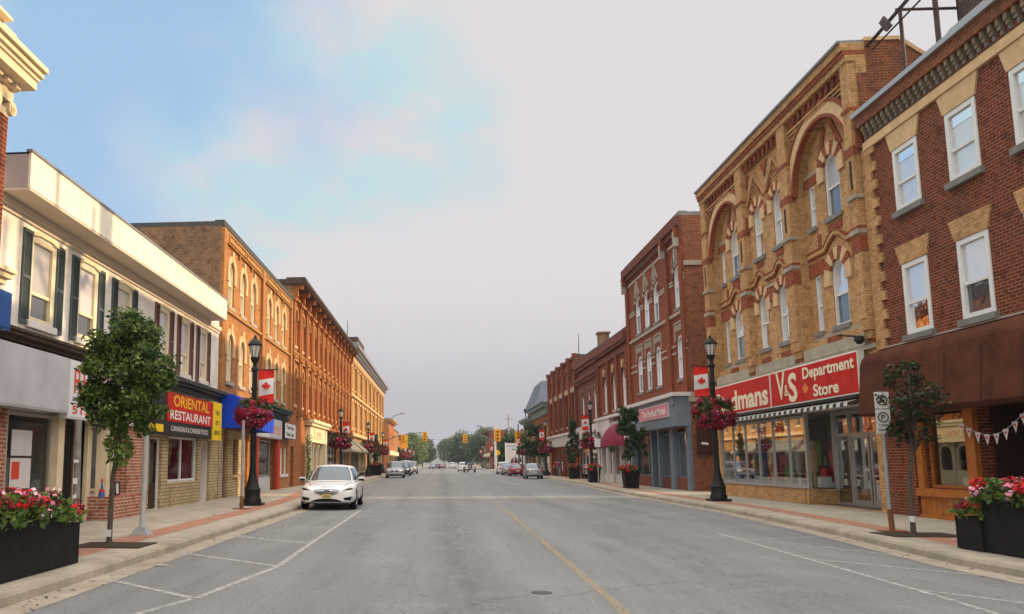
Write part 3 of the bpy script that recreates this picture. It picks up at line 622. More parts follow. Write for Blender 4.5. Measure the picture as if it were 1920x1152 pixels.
    door(t,f,24.2,25.15,2.32,n=-.08,frame='dark_wood',leaf='dark_wood',glassd=True,kick=.8)
    part(t,'shop_interior','dark',lambda mb:f.B(mb,24.16,25.2,-.6,-.5,.16,2.4))
    door(t,f,23.08,23.72,2.55,n=-.12,leaf='cream',glassd=False)
    shop(t,f,25.87,29.08,.97,2.48,frame='white',nm=2,seed=3,goods=1.2,wallm='goods_red',n=-.05)
    part(t,'poster','panel_white',lambda mb:(f.B(mb,16.25,17.1,.005,.012,1.75,2.3),f.B(mb,16.25,17.1,.005,.012,1.05,1.7)))
    part(t,'poster_picture','ink_red',lambda mb:f.B(mb,16.3,16.62,.013,.016,1.25,1.62))
    s=sign('shop_sign','large plain pale grey sign panel above the shop window behind the red flowers',f,14.62,17.7,2.72,3.98,.3,.52,'sign_gray','sign_gray')
    s=sign('shop_sign','white estate agent sign with red letters, partly behind the leafy pavement tree',f,17.72,22.4,2.62,3.98,.3,.5,'sign_white','sign_white',
      writing=[('RE/MAX',19.3,3.5,2.7,.60,'ink_red',.0),('BROKERAGE LTD.',19.0,3.07,2.2,.10,'ink_blue',0),('513.428.0',19.2,2.83,2.6,.2,'ink_red',.01)])
    s=sign('restaurant_sign','red and black restaurant sign with a yellow end panel',f,22.7,29.7,2.48,3.86,.2,.42,'sign_black','sign_black',
      writing=[('CANADIAN & CHINESE FOOD',27.1,2.70,4.1,.17,'ink_white',.005)])
    part(s,'red_panel','sign_red',lambda mb:f.B(mb,24.6,29.68,.432,.46,2.92,3.84))
    part(s,'lettering','ink_yellow',lambda m:ftext(m,f,'ORIENTAL',27.15,3.60,4.0,.38,.467,0,.02,1.),recalc=False)
    part(s,'lettering','ink_white',lambda m:ftext(m,f,'RESTAURANT',27.12,3.14,4.5,.30,.467,0,.02,1.),recalc=False)
    part(s,'yellow_panel','sign_yellow',lambda mb:(f.B(mb,29.7,30.9,.2,.46,2.46,3.9),f.B(mb,22.75,24.3,.432,.45,2.55,2.78)))
    for k,wd in enumerate(('TAKE','OUT','SERVICE')): part(s,'lettering','ink_black',lambda m:ftext(m,f,wd,30.3,3.5-.38*k,.35+.09*len(wd)*.9-.12,.17,.467,0,.008),recalc=False)
L1()
def L2():
    f=FL; c3=[33.6,35.7,37.75,41.4,43.4,45.4]; 
    holes=[arch(u,.95,8.3,10.3,.45) for u in c3]+[arch(u,.95,5.05,7.1,.45) for u in c3]
    holes+=[[(32.45,.16),(33.25,.16),(33.25,2.55),(32.45,2.55)],[(34.1,1.1),(34.9,1.1),(34.9,2.6),(34.1,2.6)],[(36.2,.16),(37.2,.16),(37.2,2.7),(36.2,2.7)],[(38.6,.16),(43.5,.16),(43.5,2.8),(38.6,2.8)],[(45.0,.95),(45.75,.95),(45.75,2.45),(45.0,2.45)],[(46.2,.95),(46.95,.95),(46.95,2.45),(46.2,2.45)]]
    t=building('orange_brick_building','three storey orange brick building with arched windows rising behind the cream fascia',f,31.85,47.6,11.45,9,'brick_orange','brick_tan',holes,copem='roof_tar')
    for i,u in enumerate(c3):
        for z0,z1 in ((8.3,10.3),(5.05,7.1)):
            w=window(t,f,u,.95,z0,z1,.45,panes=('pane_white','pane_white' if i<3 else 'pane_dark'),frame='cream' ,split=.5,sill='brick_tan' if 0 else 'stone',t=.08)
            hood(w,f,u,.95,z1-.45,.45,.26,['stone_buff','stone_buff'],foot=.5)
            part(w,'keystone','stone_buff',lambda mb:f.poly(mb,[(u-.1,z1),(u+.1,z1),(u+.14,z1+.45),(u-.14,z1+.45)],0,.1))
    for a,b in ((31.87,32.3),(39.35,39.8),(47.15,47.58)): part(t,'pilaster','brick_orange',lambda mb:f.B(mb,a,b,0,.14,4.5,11.4))
    def st(mb):
        for a,b in ((32.32,39.33),(39.82,47.13)):
            f.B(mb,a,b,0,.1,7.98,8.1); f.B(mb,a,b,0,.12,10.9,11.4)
            for k in range(3):
                u0=a+(b-a)*k/3; f.B(mb,u0,u0+.12,0,.11,10.7,10.88)
    part(t,'string_course','brick_gold',st)
    def pn(mb):
        for a,b in ((32.6,35.6),(35.8,39.1),(40.1,43.3),(43.6,46.9)):
            f.ring(mb,[(a,10.98),(b,10.98),(b,11.32),(a,11.32)],[(a+.08,11.03),(b-.08,11.03),(b-.08,11.27),(a+.08,11.27)],.12,.17)
    part(t,'frieze_panel','brick_gold',pn)
    # shop level
    part(t,'cream_brick_cladding','stone_clad',lambda mb:(f.B(mb,33.28,34.08,0,.12,.15,3.0),f.B(mb,34.08,34.92,0,.12,.15,1.08),f.B(mb,34.92,36.18,0,.12,.15,3.0),f.B(mb,34.08,34.92,0,.12,2.62,3.0),f.B(mb,31.9,32.43,0,.12,.15,3.)))
    part(t,'sill','stone_buff',lambda mb:f.B(mb,34.0,35.0,.12,.22,.98,1.08))
    door(t,f,32.47,33.2,2.5,n=-.1,leaf='door_blue',glassd=False); door(t,f,36.25,37.15,2.65,n=-.5,leaf='sign_yellow',glassd=False)  # yellow leaf: the sunlight on this jamb is put into its colour
    window(t,f,34.5,.8,1.1,2.6,0,panes=('pane_dark','pane_dark'),frame='brown_trim',split=0,sill=None,t=.05)
    def aw(mb):
        k=8; P=[(0,4.45)]+[(1.15*math.sin(math.pi/2*i/k),3.75+.7*math.cos(math.pi/2*i/k)) for i in range(1,k+1)]+[(1.15,3.0)]
        for (n0,z0),(n1,z1) in zip(P,P[1:]): mb.add([f.p(32.0,n0,z0),f.p(37.6,n0,z0),f.p(37.6,n1,z1),f.p(32.0,n1,z1)],[(0,1,2,3)])
        for u in (32.0,37.6): mb.add([f.p(u,n,z) for n,z in P]+[f.p(u,0,3.0)],[list(range(len(P)+1))])
        for j in range(1,8):
            u=32.+5.6*j/8
            for (n0,z0),(n1,z1) in zip(P,P[1:]): mb.tube([f.p(u,n0+.01,z0+.01),f.p(u,n1+.01,z1+.005)],.018,5)
    part(t,'awning','awning_blue',aw,recalc=False)
    shop(t,f,39.2,42.4,.9,2.75,frame='alu',nm=1,seed=12,n=-.1); part(t,'grey_bulkhead','sign_gray',lambda mb:f.B(mb,38.8,42.4,-.15,-.02,.15,.88)); part(t,'door_reveal','sign_gray',lambda mb:f.B(mb,42.4,43.4,-1.2,-1.1,.15,2.8))
    part(t,'red_column','red_paint',lambda mb:(f.B(mb,38.25,38.75,0,.2,.15,2.9),f.B(mb,43.35,43.95,0,.2,.15,2.9)))
    for u in (45.37,46.57): window(t,f,u,.75,.95,2.45,0,panes=('pane_white','pane_white'),frame='white',split=0,sill='white',t=.16)
    def gc(mb):
        for n,z0,z1 in ((.2,4.15,4.3),(.45,4.3,4.45),(.55,4.45,4.55)): f.B(mb,38.1,46.0,0,n,z0,z1)
        for k in range(20): f.B(mb,38.3+k*.39,38.45+k*.39,.02,.3,3.95,4.15)
    part(t,'shop_cornice','green_dark',gc)
    sign('shop_sign','white shop sign with black script next to the blue awning',f,37.7,40.6,2.85,3.9,.15,.3,'sign_white','alu',writing=[('Law Firm',39.2,3.45,1.7,.35,'ink_black',0)])
    sign('shop_sign','grey shop sign with orange red lettering',f,40.62,43.9,2.85,3.9,.15,.3,'sign_gray','alu',writing=[('TITLE',42.3,3.3,2.5,.42,'ink_orange',.02)])
    sign('shop_sign','white rounded sign box with two lines of black words left of the cream shopfront',f,44.2,47.5,2.95,3.85,.1,.4,'sign_white','sign_black',writing=[('Two Four',45.8,3.6,2.2,.25,'ink_black',.02),('Hour Care',45.8,3.22,2.2,.25,'ink_black',.02)])
L2()
def L3():
    f=FL; u0,u1=47.6,80; N=13; cs=[49.1+ (78.6-49.1)*i/(N-1) for i in range(N)]
    holes=[arch(u,.95,8.9,11.2,.35) for u in cs]+[arch(u,.95,5.2,7.5,.35) for u in cs]
    holes+=[[(48.2,.16),(49.2,.16),(49.2,2.6),(48.2,2.6)],[(54.2,.16),(60.6,.16),(60.6,3.0),(54.2,3.0)],[(62.0,.16),(70,.16),(70,3.1),(62.0,3.1)],[(71,.16),(79,.16),(79,3.1),(71,3.1)]]
    t=building('ornate_brick_block','long ornate orange brick block with closely set pilasters and a wide dark bracketed cornice',f,u0,u1,12.6,9,'brick_rust','brick_tan',holes,cope=0)
    for i,u in enumerate(cs):
        for z0,z1 in ((8.9,11.2),(5.2,7.5)):
            w=window(t,f,u,.95,z0,z1,.35,panes=('pane_blind','pane_dark') if (i+int(z0))%3 else ('pane_white','pane_white'),frame='cream',sill='stone_buff',t=.07,k=6)
            hood(w,f,u,.95,z1-.35,.35,.2,['brick_gold'],n1=.12,k=6,foot=.3)
    pu=[47.85]+[(a+b)/2 for a,b in zip(cs,cs[1:])]+[79.7]
    for u in pu:
        def pl(mb):
            for s in (-.28,.28) if 47.9<u<79.6 else (0,):
                f.B(mb,u+s-.16,u+s+.16,0,.22,4.75,7.95); f.B(mb,u+s-.2,u+s+.2,0,.3,7.95,8.15); f.B(mb,u+s-.16,u+s+.16,0,.22,8.15,11.5); f.B(mb,u+s-.21,u+s+.21,0,.32,11.5,11.75); f.B(mb,u+s-.2,u+s+.2,0,.34,4.5,4.75)
            f.B(mb,u-.14,u+.14,0,.42,11.75,12.2); f.B(mb,u-.12,u+.12,.0,.7,12.2,12.5)
        part(t,'pilaster','brick_rust',pl)
    def sc(mb):
        f.B(mb,u0,u1,0,.12,8.2,8.36); f.B(mb,u0,u1,0,.18,8.36,8.46); f.B(mb,u0,u1,0,.16,11.78,11.9); f.B(mb,u0,u1,0,.14,7.9,8.0)
        for k in range(100): f.B(mb,u0+.1+k*.322,u0+.24+k*.322,.0,.12,8.02,8.18)
    part(t,'string_course','brick_gold',sc)
    def co_(mb):
        f.B(mb,u0-.1,u1+.1,-.3,.85,12.5,12.6); f.B(mb,u0-.1,u1+.1,-.3,.95,12.6,12.75); f.B(mb,u0-.1,u1+.1,-.3,.88,12.75,12.9); f.B(mb,u0-.1,u0+.2,-9,-.3,12.5,12.8)
    part(t,'cornice','stone_gray' if 0 else 'brown_trim',co_)
    # cream shopfront
    def cr(mb):
        f.B(mb,53.4,54.18,0,.35,.15,4.0); f.B(mb,60.62,61.4,0,.35,.15,4.0); f.B(mb,54.18,60.62,0,.3,3.0,4.1); f.B(mb,53.2,61.6,0,.5,4.1,4.3); f.B(mb,53.1,61.7,0,.65,4.3,4.5)
        for u in (54.4,56.4,58.4,60.4): f.B(mb,u-.1,u+.1,-.1,.12,.15,3.0)
        f.B(mb,54.2,60.6,-.12,.05,.15,1.0)
        for u in (55.4,57.4,59.4): f.ring(mb,arch(u,1.7,1.0,2.95,.7),arch(u,1.3,1.1,2.75,.55),-.1,.02)
    part(t,'cream_shopfront','cream',cr)
    shop(t,f,54.2,60.6,1.0,2.95,frame='cream',nm=3,seed=21,n=-.15,wallm='goods_pale')
    sign('shop_sign','carved lettering board over the cream shopfront',f,55.3,59.6,3.3,3.85,.3,.34,'cream','cream',writing=[('OPTICAL',57.4,3.57,2.4,.32,'ink_orange',.0)])
    shop(t,f,62.1,69.9,.5,3.0,frame='dark_wood',nm=4,seed=22); shop(t,f,71.1,78.9,.5,3.0,frame='cream',nm=5,seed=23)
    door(t,f,48.25,49.15,2.55,n=-.15,leaf='dark_wood',glassd=False)
    part(t,'shop_fascia','brown_trim',lambda mb:(f.B(mb,61.7,70.2,0,.3,3.15,3.9),f.B(mb,61.7,79.9,0,.45,3.9,4.1)))
    def aw(mb):
        for a,b in ((71,75.4),(75.6,79.6)):
            mb.prism([f.p(a,.0,3.95),f.p(a,1.3,2.75),f.p(a,1.3,2.6),f.p(a,.0,2.6)],[f.p(b,.0,3.95),f.p(b,1.3,2.75),f.p(b,1.3,2.6),f.p(b,.0,2.6)])
    part(t,'awning','awning_beige',aw)
L3()
def L4():
    f=F(-9.,1); u0,u1=80,126.5; N=16; cs=[82+(124.6-82)*i/(N-1) for i in range(N)]
    holes=[arch(u,1.1,9.2,11.6,0) for u in cs]+[arch(u,1.1,5.2,7.9,0) for u in cs]+[[(81+9*k,.16),(88.8+9*k,.16),(88.8+9*k,3.1),(81+9*k,3.1)] for k in range(5)]
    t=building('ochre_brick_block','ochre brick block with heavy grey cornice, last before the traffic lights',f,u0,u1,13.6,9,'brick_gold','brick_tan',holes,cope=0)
    for i,u in enumerate(cs):
        for z0,z1 in ((9.2,11.6),(5.2,7.9)):
            w=window(t,f,u,1.1,z0,z1,0,panes=('pane_blind','pane_dark'),frame='cream',sill='stone_buff',t=.08); part(w,'lintel','stone_buff',lambda mb:f.B(mb,u-.7,u+.7,0,.1,z1,z1+.25))
    for u in [80.2]+[u0+ (u1-u0)*k/8 for k in range(1,8)]+[126.2]: part(t,'pilaster','brick_gold',lambda mb:f.B(mb,u-.3,u+.3,0,.2,4.6,12.4))
    def sc(mb):
        f.B(mb,u0,u1,.0,.22,8.4,8.6); f.B(mb,u0,u1,0,.3,12.1,12.4); f.B(mb,u0,u1,0,.4,4.3,4.6)
        for k in range(95): f.B(mb,u0+.2+k*.485,u0+.45+k*.485,0,.28,11.8,12.1)
    part(t,'string_course','stone_buff',sc)
    def co_(mb):
        f.B(mb,u0-.3,u1+.5,-.3,.7,12.9,13.15); f.B(mb,u0-.3,u1+.6,-.3,.95,13.15,13.5); f.B(mb,u0-.3,u1+.6,-.3,.8,13.5,13.75)
        for k in range(48): f.B(mb,u0+.2+k*.96,u0+.5+k*.96,0,.6,12.4,12.9)
    part(t,'cornice','coping',co_)
    part(t,'roof_sign_board','brown_trim',lambda mb:f.B(mb,u0,u0+7,-.2,.8,13.75,14.3))
    for k in range(5): shop(t,f,81.1+9*k,88.7+9*k,.5,3.0,frame='cream' if k%2 else 'beige_frame',nm=4,seed=30+k,goods=.4)
    def aw(mb):
        for a,b in ((81,89),(90.5,97)): mb.prism([f.p(a,.0,3.95),f.p(a,1.3,2.85),f.p(a,1.3,2.65),f.p(a,.0,2.65)],[f.p(b,.0,3.95),f.p(b,1.3,2.85),f.p(b,1.3,2.65),f.p(b,.0,2.65)])
    part(t,'awning','awning_beige',aw)
L4()
def mast(name,label,x,y,z0,h,base):
    mb=MB(); mb.tube([(x,y,z0),(x+.05,y,z0+h)],[.045,.025],6); tag(mb.build(name,MT['dark_metal'],loc=(x,y,z0)),label,'aerial')
mast('roof_aerial','thin aerial standing on the near end of the block with the grey cornice',-9.4,81,14.25,2.0,0)
def simple(name,label,f,u0,u1,H,depth,front,cols,rows,side=None,wm=('pane_blind','pane_dark'),cornice=None,shopm='cream',w=.9,zs=None,roof=None,frame='white',fn=None):
    zs=zs or [(4.6+3.0*k,6.3+3.0*k) for k in range(rows)]; cs=[u0+(u1-u0)*(i+.5)/cols for i in range(cols)]
    holes=[arch(u,w,a,b,0) for u in cs for a,b in zs]+[[(u0+.8,.16),(u1-.8,.16),(u1-.8,3.0),(u0+.8,3.0)]]
    t=building(name,label,f,u0,u1,H,depth,front,side or front,holes,cope=.2)
    for u in cs:
        for a,b in zs: window(t,f,u,w,a,b,0,panes=wm,frame=frame)
    shop(t,f,u0+.85,u1-.85,.5,2.95,frame=shopm,nm=3,seed=int(u0),goods=.3)
    part(t,'shop_fascia',shopm,lambda mb:(f.B(mb,u0+.2,u1-.2,0,.3,3.05,3.8)))
    if cornice: part(t,'cornice',cornice,lambda mb:(f.B(mb,u0-.1,u1+.1,-.2,.5,H-.6,H-.35),f.B(mb,u0-.2,u1+.2,-.2,.8,H-.35,H-.002)))
    if fn: fn(t,f)
    return t
mat('slate_roof',(.10,.12,.15),.6,var=.15); mat('roof_tile',(.32,.28,.24),.7)
def gable(u0,u1,z,h,n0,n1,m='slate_roof'):
    def fn(t,f): part(t,'pitched_roof',m,lambda mb:mb.prism([f.p(u0,n0,z),f.p(u0,n1,z),f.p(u0,(n0+n1)/2,z+h)],[f.p(u1,n0,z),f.p(u1,n1,z),f.p(u1,(n0+n1)/2,z+h)]))
    return fn
simple('corner_brick_building','rusty orange brick corner building just beyond the long signal arm',F(-9.3,1),147,163,9.6,12,'brick_rust',5,1,cornice='brick_gold',shopm='cream',zs=[(5,7.4)])
simple('gabled_brick_building','orange brick building with a grey pitched roof beyond the rusty corner building',F(-9.3,1),163.2,182,8.2,12,'brick_orange',5,1,fn=gable(163.2,182,8.25,3.2,0.2,-9,'roof_tile'),zs=[(4.8,6.8)])
simple('low_brick_shop','low orange brick shop, last brick front before the sunlit side trees',F(-9.3,1),182.2,205,7.6,12,'brick_rust',6,1,cornice='brick_gold',zs=[(4.6,6.4)])
simple('pale_shop_building','pale plastered shop building half hidden by sunlit side street trees',F(-9.6,1),207,232,6.6,12,'painted_white',6,1,zs=[(4.2,5.6)])
# ================= RIGHT ROW =================
mat('corbel_stone',(.26,.20,.13),.9,var=.35,vs=5)
def R0():
    f=FR; C=[22.5,20.1,17.75,15.4,13.0,10.6]; 
    holes=[arch(u,1.16,8.62,10.42,0) for u in C]+[arch(u,1.16,5.1,7.1,0) for u in C]+[[(20.95,.95),(22.75,.95),(22.75,3.1),(20.95,3.1)],[(18.5,.16),(20.55,.16),(20.55,3.1),(18.5,3.1)],[(14.5,.95),(18.1,.95),(18.1,3.1),(14.5,3.1)]]
    t=building('red_brick_building','dark red brick building with buff splayed lintels over white sash windows and brown awning',f,7,24.5,12.05,9,'brick_red','brick_red',holes,cope=0)
    for i,u in enumerate(C):
        for z0,z1 in ((8.62,10.42),(5.1,7.1)):
            top=z0>8
            w=window(t,f,u,1.16,z0,z1,0,panes=('pane_blind','pane_blind') if top else ('pane_blind','pane_dark'),frame='white',split=.44,sill='stone_gray',t=.13,n=-.06,sillx=.1,silln=.12)
            if top: part(w,'dark_top_pane','pane_dark',lambda mb:f.flat(mb,[(u-.42,10.0),(u+.42,10.0),(u+.42,10.27),(u-.42,10.27)],-.03))  # flat dark pane strip across the head of each top-floor window
            def li(mb):
                a=z1+.01; b=z1+.55
                n=7
                for k in range(n):
                    l0,l1=-.62+1.24*k/n,-.62+1.24*(k+1)/n; q=.80/.62; f.poly(mb,[(u+l0,a),(u+l1,a),(u+l1*q,b+(.0)),(u+l0*q,b)],0,.05+(.004 if k%2 else 0))
            part(w,'lintel','stone_buff' if top else 'brick_buff',li)
    part(t,'stone_band','stone_buff',lambda mb:(f.B(mb,7,24.45,0,.09,10.98,11.22)))
    part(t,'brick_band','brick_side',lambda mb:(f.B(mb,7,24.5,0,.2,11.72,12.06)))
    def den(mb):
        u=24.35
        while u>7.3:
            f.B(mb,u-.11,u,0,.15,11.56,11.72,0); f.B(mb,u-.11,u-.015,0,.11,11.45,11.56,0); f.B(mb,u-.10,u-.03,0,.07,11.33,11.45,1)
            f.B(mb,u-.24,u-.13,0,.06,11.60,11.72,1); f.B(mb,u-.22,u-.15,0,.04,11.50,11.60,1); u-=.27
        f.B(mb,7,24.4,0,.02,11.24,11.3,0)
    part(t,'dentil_cornice',['corbel_stone','stone_gray'],den)
    part(t,'flashing','alu',lambda mb:(f.B(mb,7,24.6,-.35,.3,12.06,12.2)))
    def quo(mb):
        for k in range(22):
            z=4.9+k*.28; f.B(mb,24.15-(.22 if k%2 else 0),24.62,0,.07,z,z+.275)
    part(t,'quoins','brick_buff',quo)
    def aw(mb):
        P=[(0,4.9)]+[(.2+.45*math.sin(math.pi/2*i/6),4.35+.45*math.cos(math.pi/2*i/6)) for i in range(7)]+[(.78,3.0),(.7,2.93)]
        for (n0,z0),(n1,z1) in zip(P,P[1:]): mb.add([f.p(7,n0,z0),f.p(24.5,n0,z0),f.p(24.5,n1,z1),f.p(7,n1,z1)],[(0,1,2,3)])
        for u in (7,24.5): mb.add([f.p(u,n,z) for n,z in P]+[f.p(u,0,2.93)],[list(range(len(P)+1))])
        mb.add([f.p(7,0,2.93),f.p(24.5,0,2.93),f.p(24.5,.7,2.93),f.p(7,.7,2.93)],[(0,1,2,3)])
    part(t,'awning','awning_brown',aw,recalc=False)
    for k in range(1,13): part(t,'awning_seam','dark_wood',lambda mb:mb.tube([f.p(7+k*1.35,.66,4.3),f.p(7+k*1.35,.79,3.0)],.012,4))
    part(t,'awning_flashing','alu',lambda mb:f.B(mb,7,24.5,0,.06,4.9,4.94))
    part(t,'brick_pier','brick_red',lambda mb:(f.B(mb,23.1,24.45,0,.12,.15,3.1)))
    def wd(mb):
        f.B(mb,20.6,23.08,0,.12,.15,.22); 
        for k in range(9): f.B(mb,20.98+k*.233,21.19+k*.233,0,.07,.22,.72)
        f.B(mb,20.9,23.08,0,.05,.22,.72); f.B(mb,20.6,23.08,0,.16,.72,.92); f.B(mb,20.58,20.92,0,.12,.22,3.1); f.B(mb,18.12,18.48,0,.12,.15,3.1); f.B(mb,22.78,23.05,0,.1,.92,3.1)
        for k in range(14): f.B(mb,14.5+k*.258,14.7+k*.258,0,.07,.22,.72)
        f.B(mb,14.4,18.12,0,.16,.72,.92)
    part(t,'timber_shopfront','wood_orange',wd)
    part(t,'recess_panelling','dark_wood',lambda mb:(f.B(mb,18.5,20.55,-1.4,-1.3,.16,3.1),f.B(mb,20.5,20.56,-1.3,-.31,.16,3.1),f.B(mb,18.5,18.56,-1.3,-.31,.16,3.1)))
    door(t,f,19.2,20.2,2.5,n=-1.2,frame='dark_wood',leaf='dark_wood')
    shop(t,f,21.0,22.72,.95,3.0,frame='wood_orange',nm=1,seed=41,goods=.5,wallm='dark_wood',glassm='dim_glass'); shop(t,f,14.55,18.05,.95,3.0,frame='wood_orange',nm=2,seed=42,goods=.5,wallm='dark_wood')
    part(t,'posted_notice','panel_white',lambda mb:[f.B(mb,18.75,18.98,-1.29,-1.28,1.3+.32*k,1.58+.32*k) for k in range(4)])
    # bunting
    b=thing('bunting','string of white triangular pennants with red maple leaves hung across the dark doorway','bunting',f.p(20,.3,2.9))
    P=[(20.95,2.60),(20.72,2.50),(20.42,2.36),(20.1,2.27),(19.78,2.24),(19.46,2.29),(19.14,2.42),(18.82,2.60),(18.6,2.74)]
    mb=MB(); mb.tube([f.p(u,.22,z) for u,z in P],.006,5); mb.build('cord',MT['panel_white'],b)
    for k in range(8):
        u=(P[k][0]+P[k+1][0])/2; z=(P[k][1]+P[k+1][1])/2
        def pe(mb): f.poly(mb,[(u-.10,z),(u+.10,z),(u,z-.25)],.218,.224)
        pn=part(b,'pennant','panel_white',pe); part(pn,'leaf_print','sign_red',lambda mb:f.flat(mb,[(u+a*.05,z-.08+c*.05) for a,c in LEAF],.227),recalc=False)
R0()
def roofframe():
    t=thing('rooftop_frame','rusty steel lattice frame rising from the roof of the dark red brick building','steel frame',(16.5,19,12.2))
    def one(nm,fn):
        mb=MB(); fn(mb); mb.build(nm,MT['rust'],t)
    for X,h in ((13.62,14.85),(14.62,16.5),(15.25,16.5),(16.4,16.5),(17.6,16.5)): one('upright',lambda mb:mb.tube([(X,23.2,12.05),(X,23.2,h)],.06 if X<14 or X==15.25 else .085,4))
    for X in (14.02,17.5):
        for Y in (20.2,17.2): one('upright',lambda mb:mb.tube([(X,Y,12.05),(X,Y,16.5)],.09,4))
    one('rail',lambda mb:mb.tube([(13.5,23.2,14.82),(18.2,23.2,14.72)],.05,4)); one('rail',lambda mb:mb.tube([(14.8,23.0,13.6),(17.4,22.9,15.9)],.05,4)); one('rail',lambda mb:mb.tube([(15.3,22.6,13.6),(18.4,21.9,16.4)],.085,4)); one('rail',lambda mb:mb.tube([(15.9,22.4,13.9),(18.9,21.9,13.9)],.12,4)); one('rail',lambda mb:mb.tube([(16.6,22.3,12.2),(15.3,22.3,16.5)],.09,4))
    one('brace',lambda mb:mb.tube([(13.4,24.75,14.45),(13.4,20.0,14.9)],.07,4)); one('brace',lambda mb:mb.tube([(13.5,24.55,14.3),(13.5,20.0,14.5)],.035,4))
    one('gusset_plate',lambda mb:mb.prism([(13.3,23.75,14.72),(13.3,23.5,14.8),(13.3,23.15,14.3),(13.3,23.45,14.28)],[(13.36,23.75,14.72),(13.36,23.5,14.8),(13.36,23.15,14.3),(13.36,23.45,14.28)]))
    mb=MB(); mb.prism([(14.0,22.2,12.1),(16.5,22.2,12.1),(16.5,22.2,13.5),(15.9,22.2,13.75),(14.3,22.2,13.6),(14.0,22.2,13.2)],[(14.0,18.5,12.1),(16.5,18.5,12.1),(16.5,18.5,13.5),(15.9,18.5,13.75),(14.3,18.5,13.6),(14.0,18.5,13.2)]); mb.build('roof_housing',MT['coping'],t)
    mb=MB(); mb.lathe([(.22,0),(.22,1.9),(.30,2.1),(.34,2.7),(.26,2.9),(.30,3.6),(.3,5.2)],(15.45,22.9,12.1),12); mb.build('vent_pipe',MT['rust'],t)
mat('rust',(.09,.06,.055),.8,var=.3,vs=4)
roofframe()
def R1():
    f=FR; u0,u1=24.62,38.9
    bays=[27.2,36.2]; mids=[30.85,32.75]
    A=[arch(c,4.1,5.75,13.2,2.05,16) for c in bays]
    holes=A+[arch(u,.86,9.85,12.0,.43) for u in mids]+[arch(u,.86,6.12,8.3,.43) for u in mids]+[[(25.0,.16),(38.5,.16),(38.5,3.4),(25.0,3.4)]]
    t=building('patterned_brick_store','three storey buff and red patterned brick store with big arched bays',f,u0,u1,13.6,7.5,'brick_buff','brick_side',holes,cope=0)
    for ci,c in enumerate(bays):
        subs=[(c-1.55,.42,0),(c,.98,.49),(c+1.5,.42,0)]
        hs=[]
        for u,w,r in subs:
            hs+= [arch(u,w,9.85,12.0 if r else 11.35,r if r else .0),arch(u,w,6.12,8.35 if r else 8.1,r)]
        def rec(mb): wall(mb,f,arch(c,4.1,5.75,13.2,2.05,16),hs,-.3,.2)
        part(t,'recessed_bay_wall','brick_buff',rec)
        for u,w,r in subs:
            for z0,z1 in ((9.85,12.0 if r else 11.35),(6.12,8.35 if r else 8.1)):
                wd=window(t,f,u,w,z0,z1,r,panes=('pane_blind','pane_dark'),frame='white',sill='stone_gray',t=.075 if r else .06,n=-.42,split=.47,silln=-.2,sillx=.1)
                if r: hood(wd,f,u,w,z1-r,r,.42,['stone_buff','brick_accent'] ,-.3,-.22,9,foot=.3)
        def dec(mb):
            for a,b in ((c-2.03,c-.95),(c+.95,c+2.03)):
                f.B(mb,a,b,-.3,-.262,11.38,11.7,0); f.B(mb,a,b,-.3,-.255,11.7,11.82,2); f.B(mb,a,b,-.3,-.262,8.12,8.6,0)
            f.B(mb,c-2.0,c+2.0,-.3,-.24,5.78,5.98,2)
            f.B(mb,c-.45,c+.45,-.3,-.262,9.35,9.62,0)
            f.B(mb,c-1.25,c-1.05,-.3,-.26,9.0,9.5,0); f.B(mb,c+1.05,c+1.25,-.3,-.26,9.0,9.5,0)
            ch=[(c-2.0,8.72),(c-.75,8.72),(c-.3,9.02),(c,9.12),(c+.3,9.02),(c+.75,8.72),(c+2.0,8.72)]
            band(mb,f,ch,.06,-.3,-.24,0); band(mb,f,[(a,b+.07) for a,b in ch],.14,-.3,-.2,3); band(mb,f,[(a,b+.22) for a,b in ch],.05,-.3,-.18,0)
            for a,b in ((12.1,13.0),): 
                f.poly(mb,[(c-.9,12.1),(c-.55,12.1),(c-.2,12.9),(c-.3,13.1)],-.3,-.26,0); f.poly(mb,[(c+.9,12.1),(c+.55,12.1),(c+.2,12.9),(c+.3,13.1)],-.3,-.26,0)
        part(t,'brick_ornament',['brick_accent','stone_buff','stone','brick_buff'],dec)
        def big(mb):
            f.ring(mb,arc(c,4.1+.9,11.15,2.05+.45,16),arc(c,4.1,11.15,2.05,16),0,.12,0,False)
            f.ring(mb,arc(c,4.1+1.16,11.15,2.05+.58,16),arc(c,4.1+.9,11.15,2.05+.45,16),0,.16,1,False)
            f.ring(mb,arc(c,4.1+.12,11.15,2.05+.06,16),arc(c,4.1-.12,11.15,2.05-.06,16),-.05,.14,1,False)
        part(t,'great_arch',['stone_buff','brick_accent'],big)
        def sp(mb):
            for s in (-1,1):
                for i in range(9):
                    for j in range(13):
                        x=s*(.25+.27*i)+(.13*s if j%2 else 0); z=11.5+.14*j
                        if math.hypot(x,(z-11.15))>2.68 and abs(x)<2.25: f.B(mb,c+x-.08,c+x+.08,0,.06,z,z+.08)
        part(t,'diaper_spandrel','brick_buff',sp)
    for u in mids:
        for z0,z1 in ((9.85,12.0),(6.12,8.3)):
            wd=window(t,f,u,.86,z0,z1,.43,panes=('pane_blind','pane_dark'),frame='white',sill='stone_gray',t=.075,n=-.14,split=.47)
            hood(wd,f,u,.86,z1-.43,.43,.36,['stone_buff','brick_accent'],0,.07,9,foot=.3)
    lz=[]
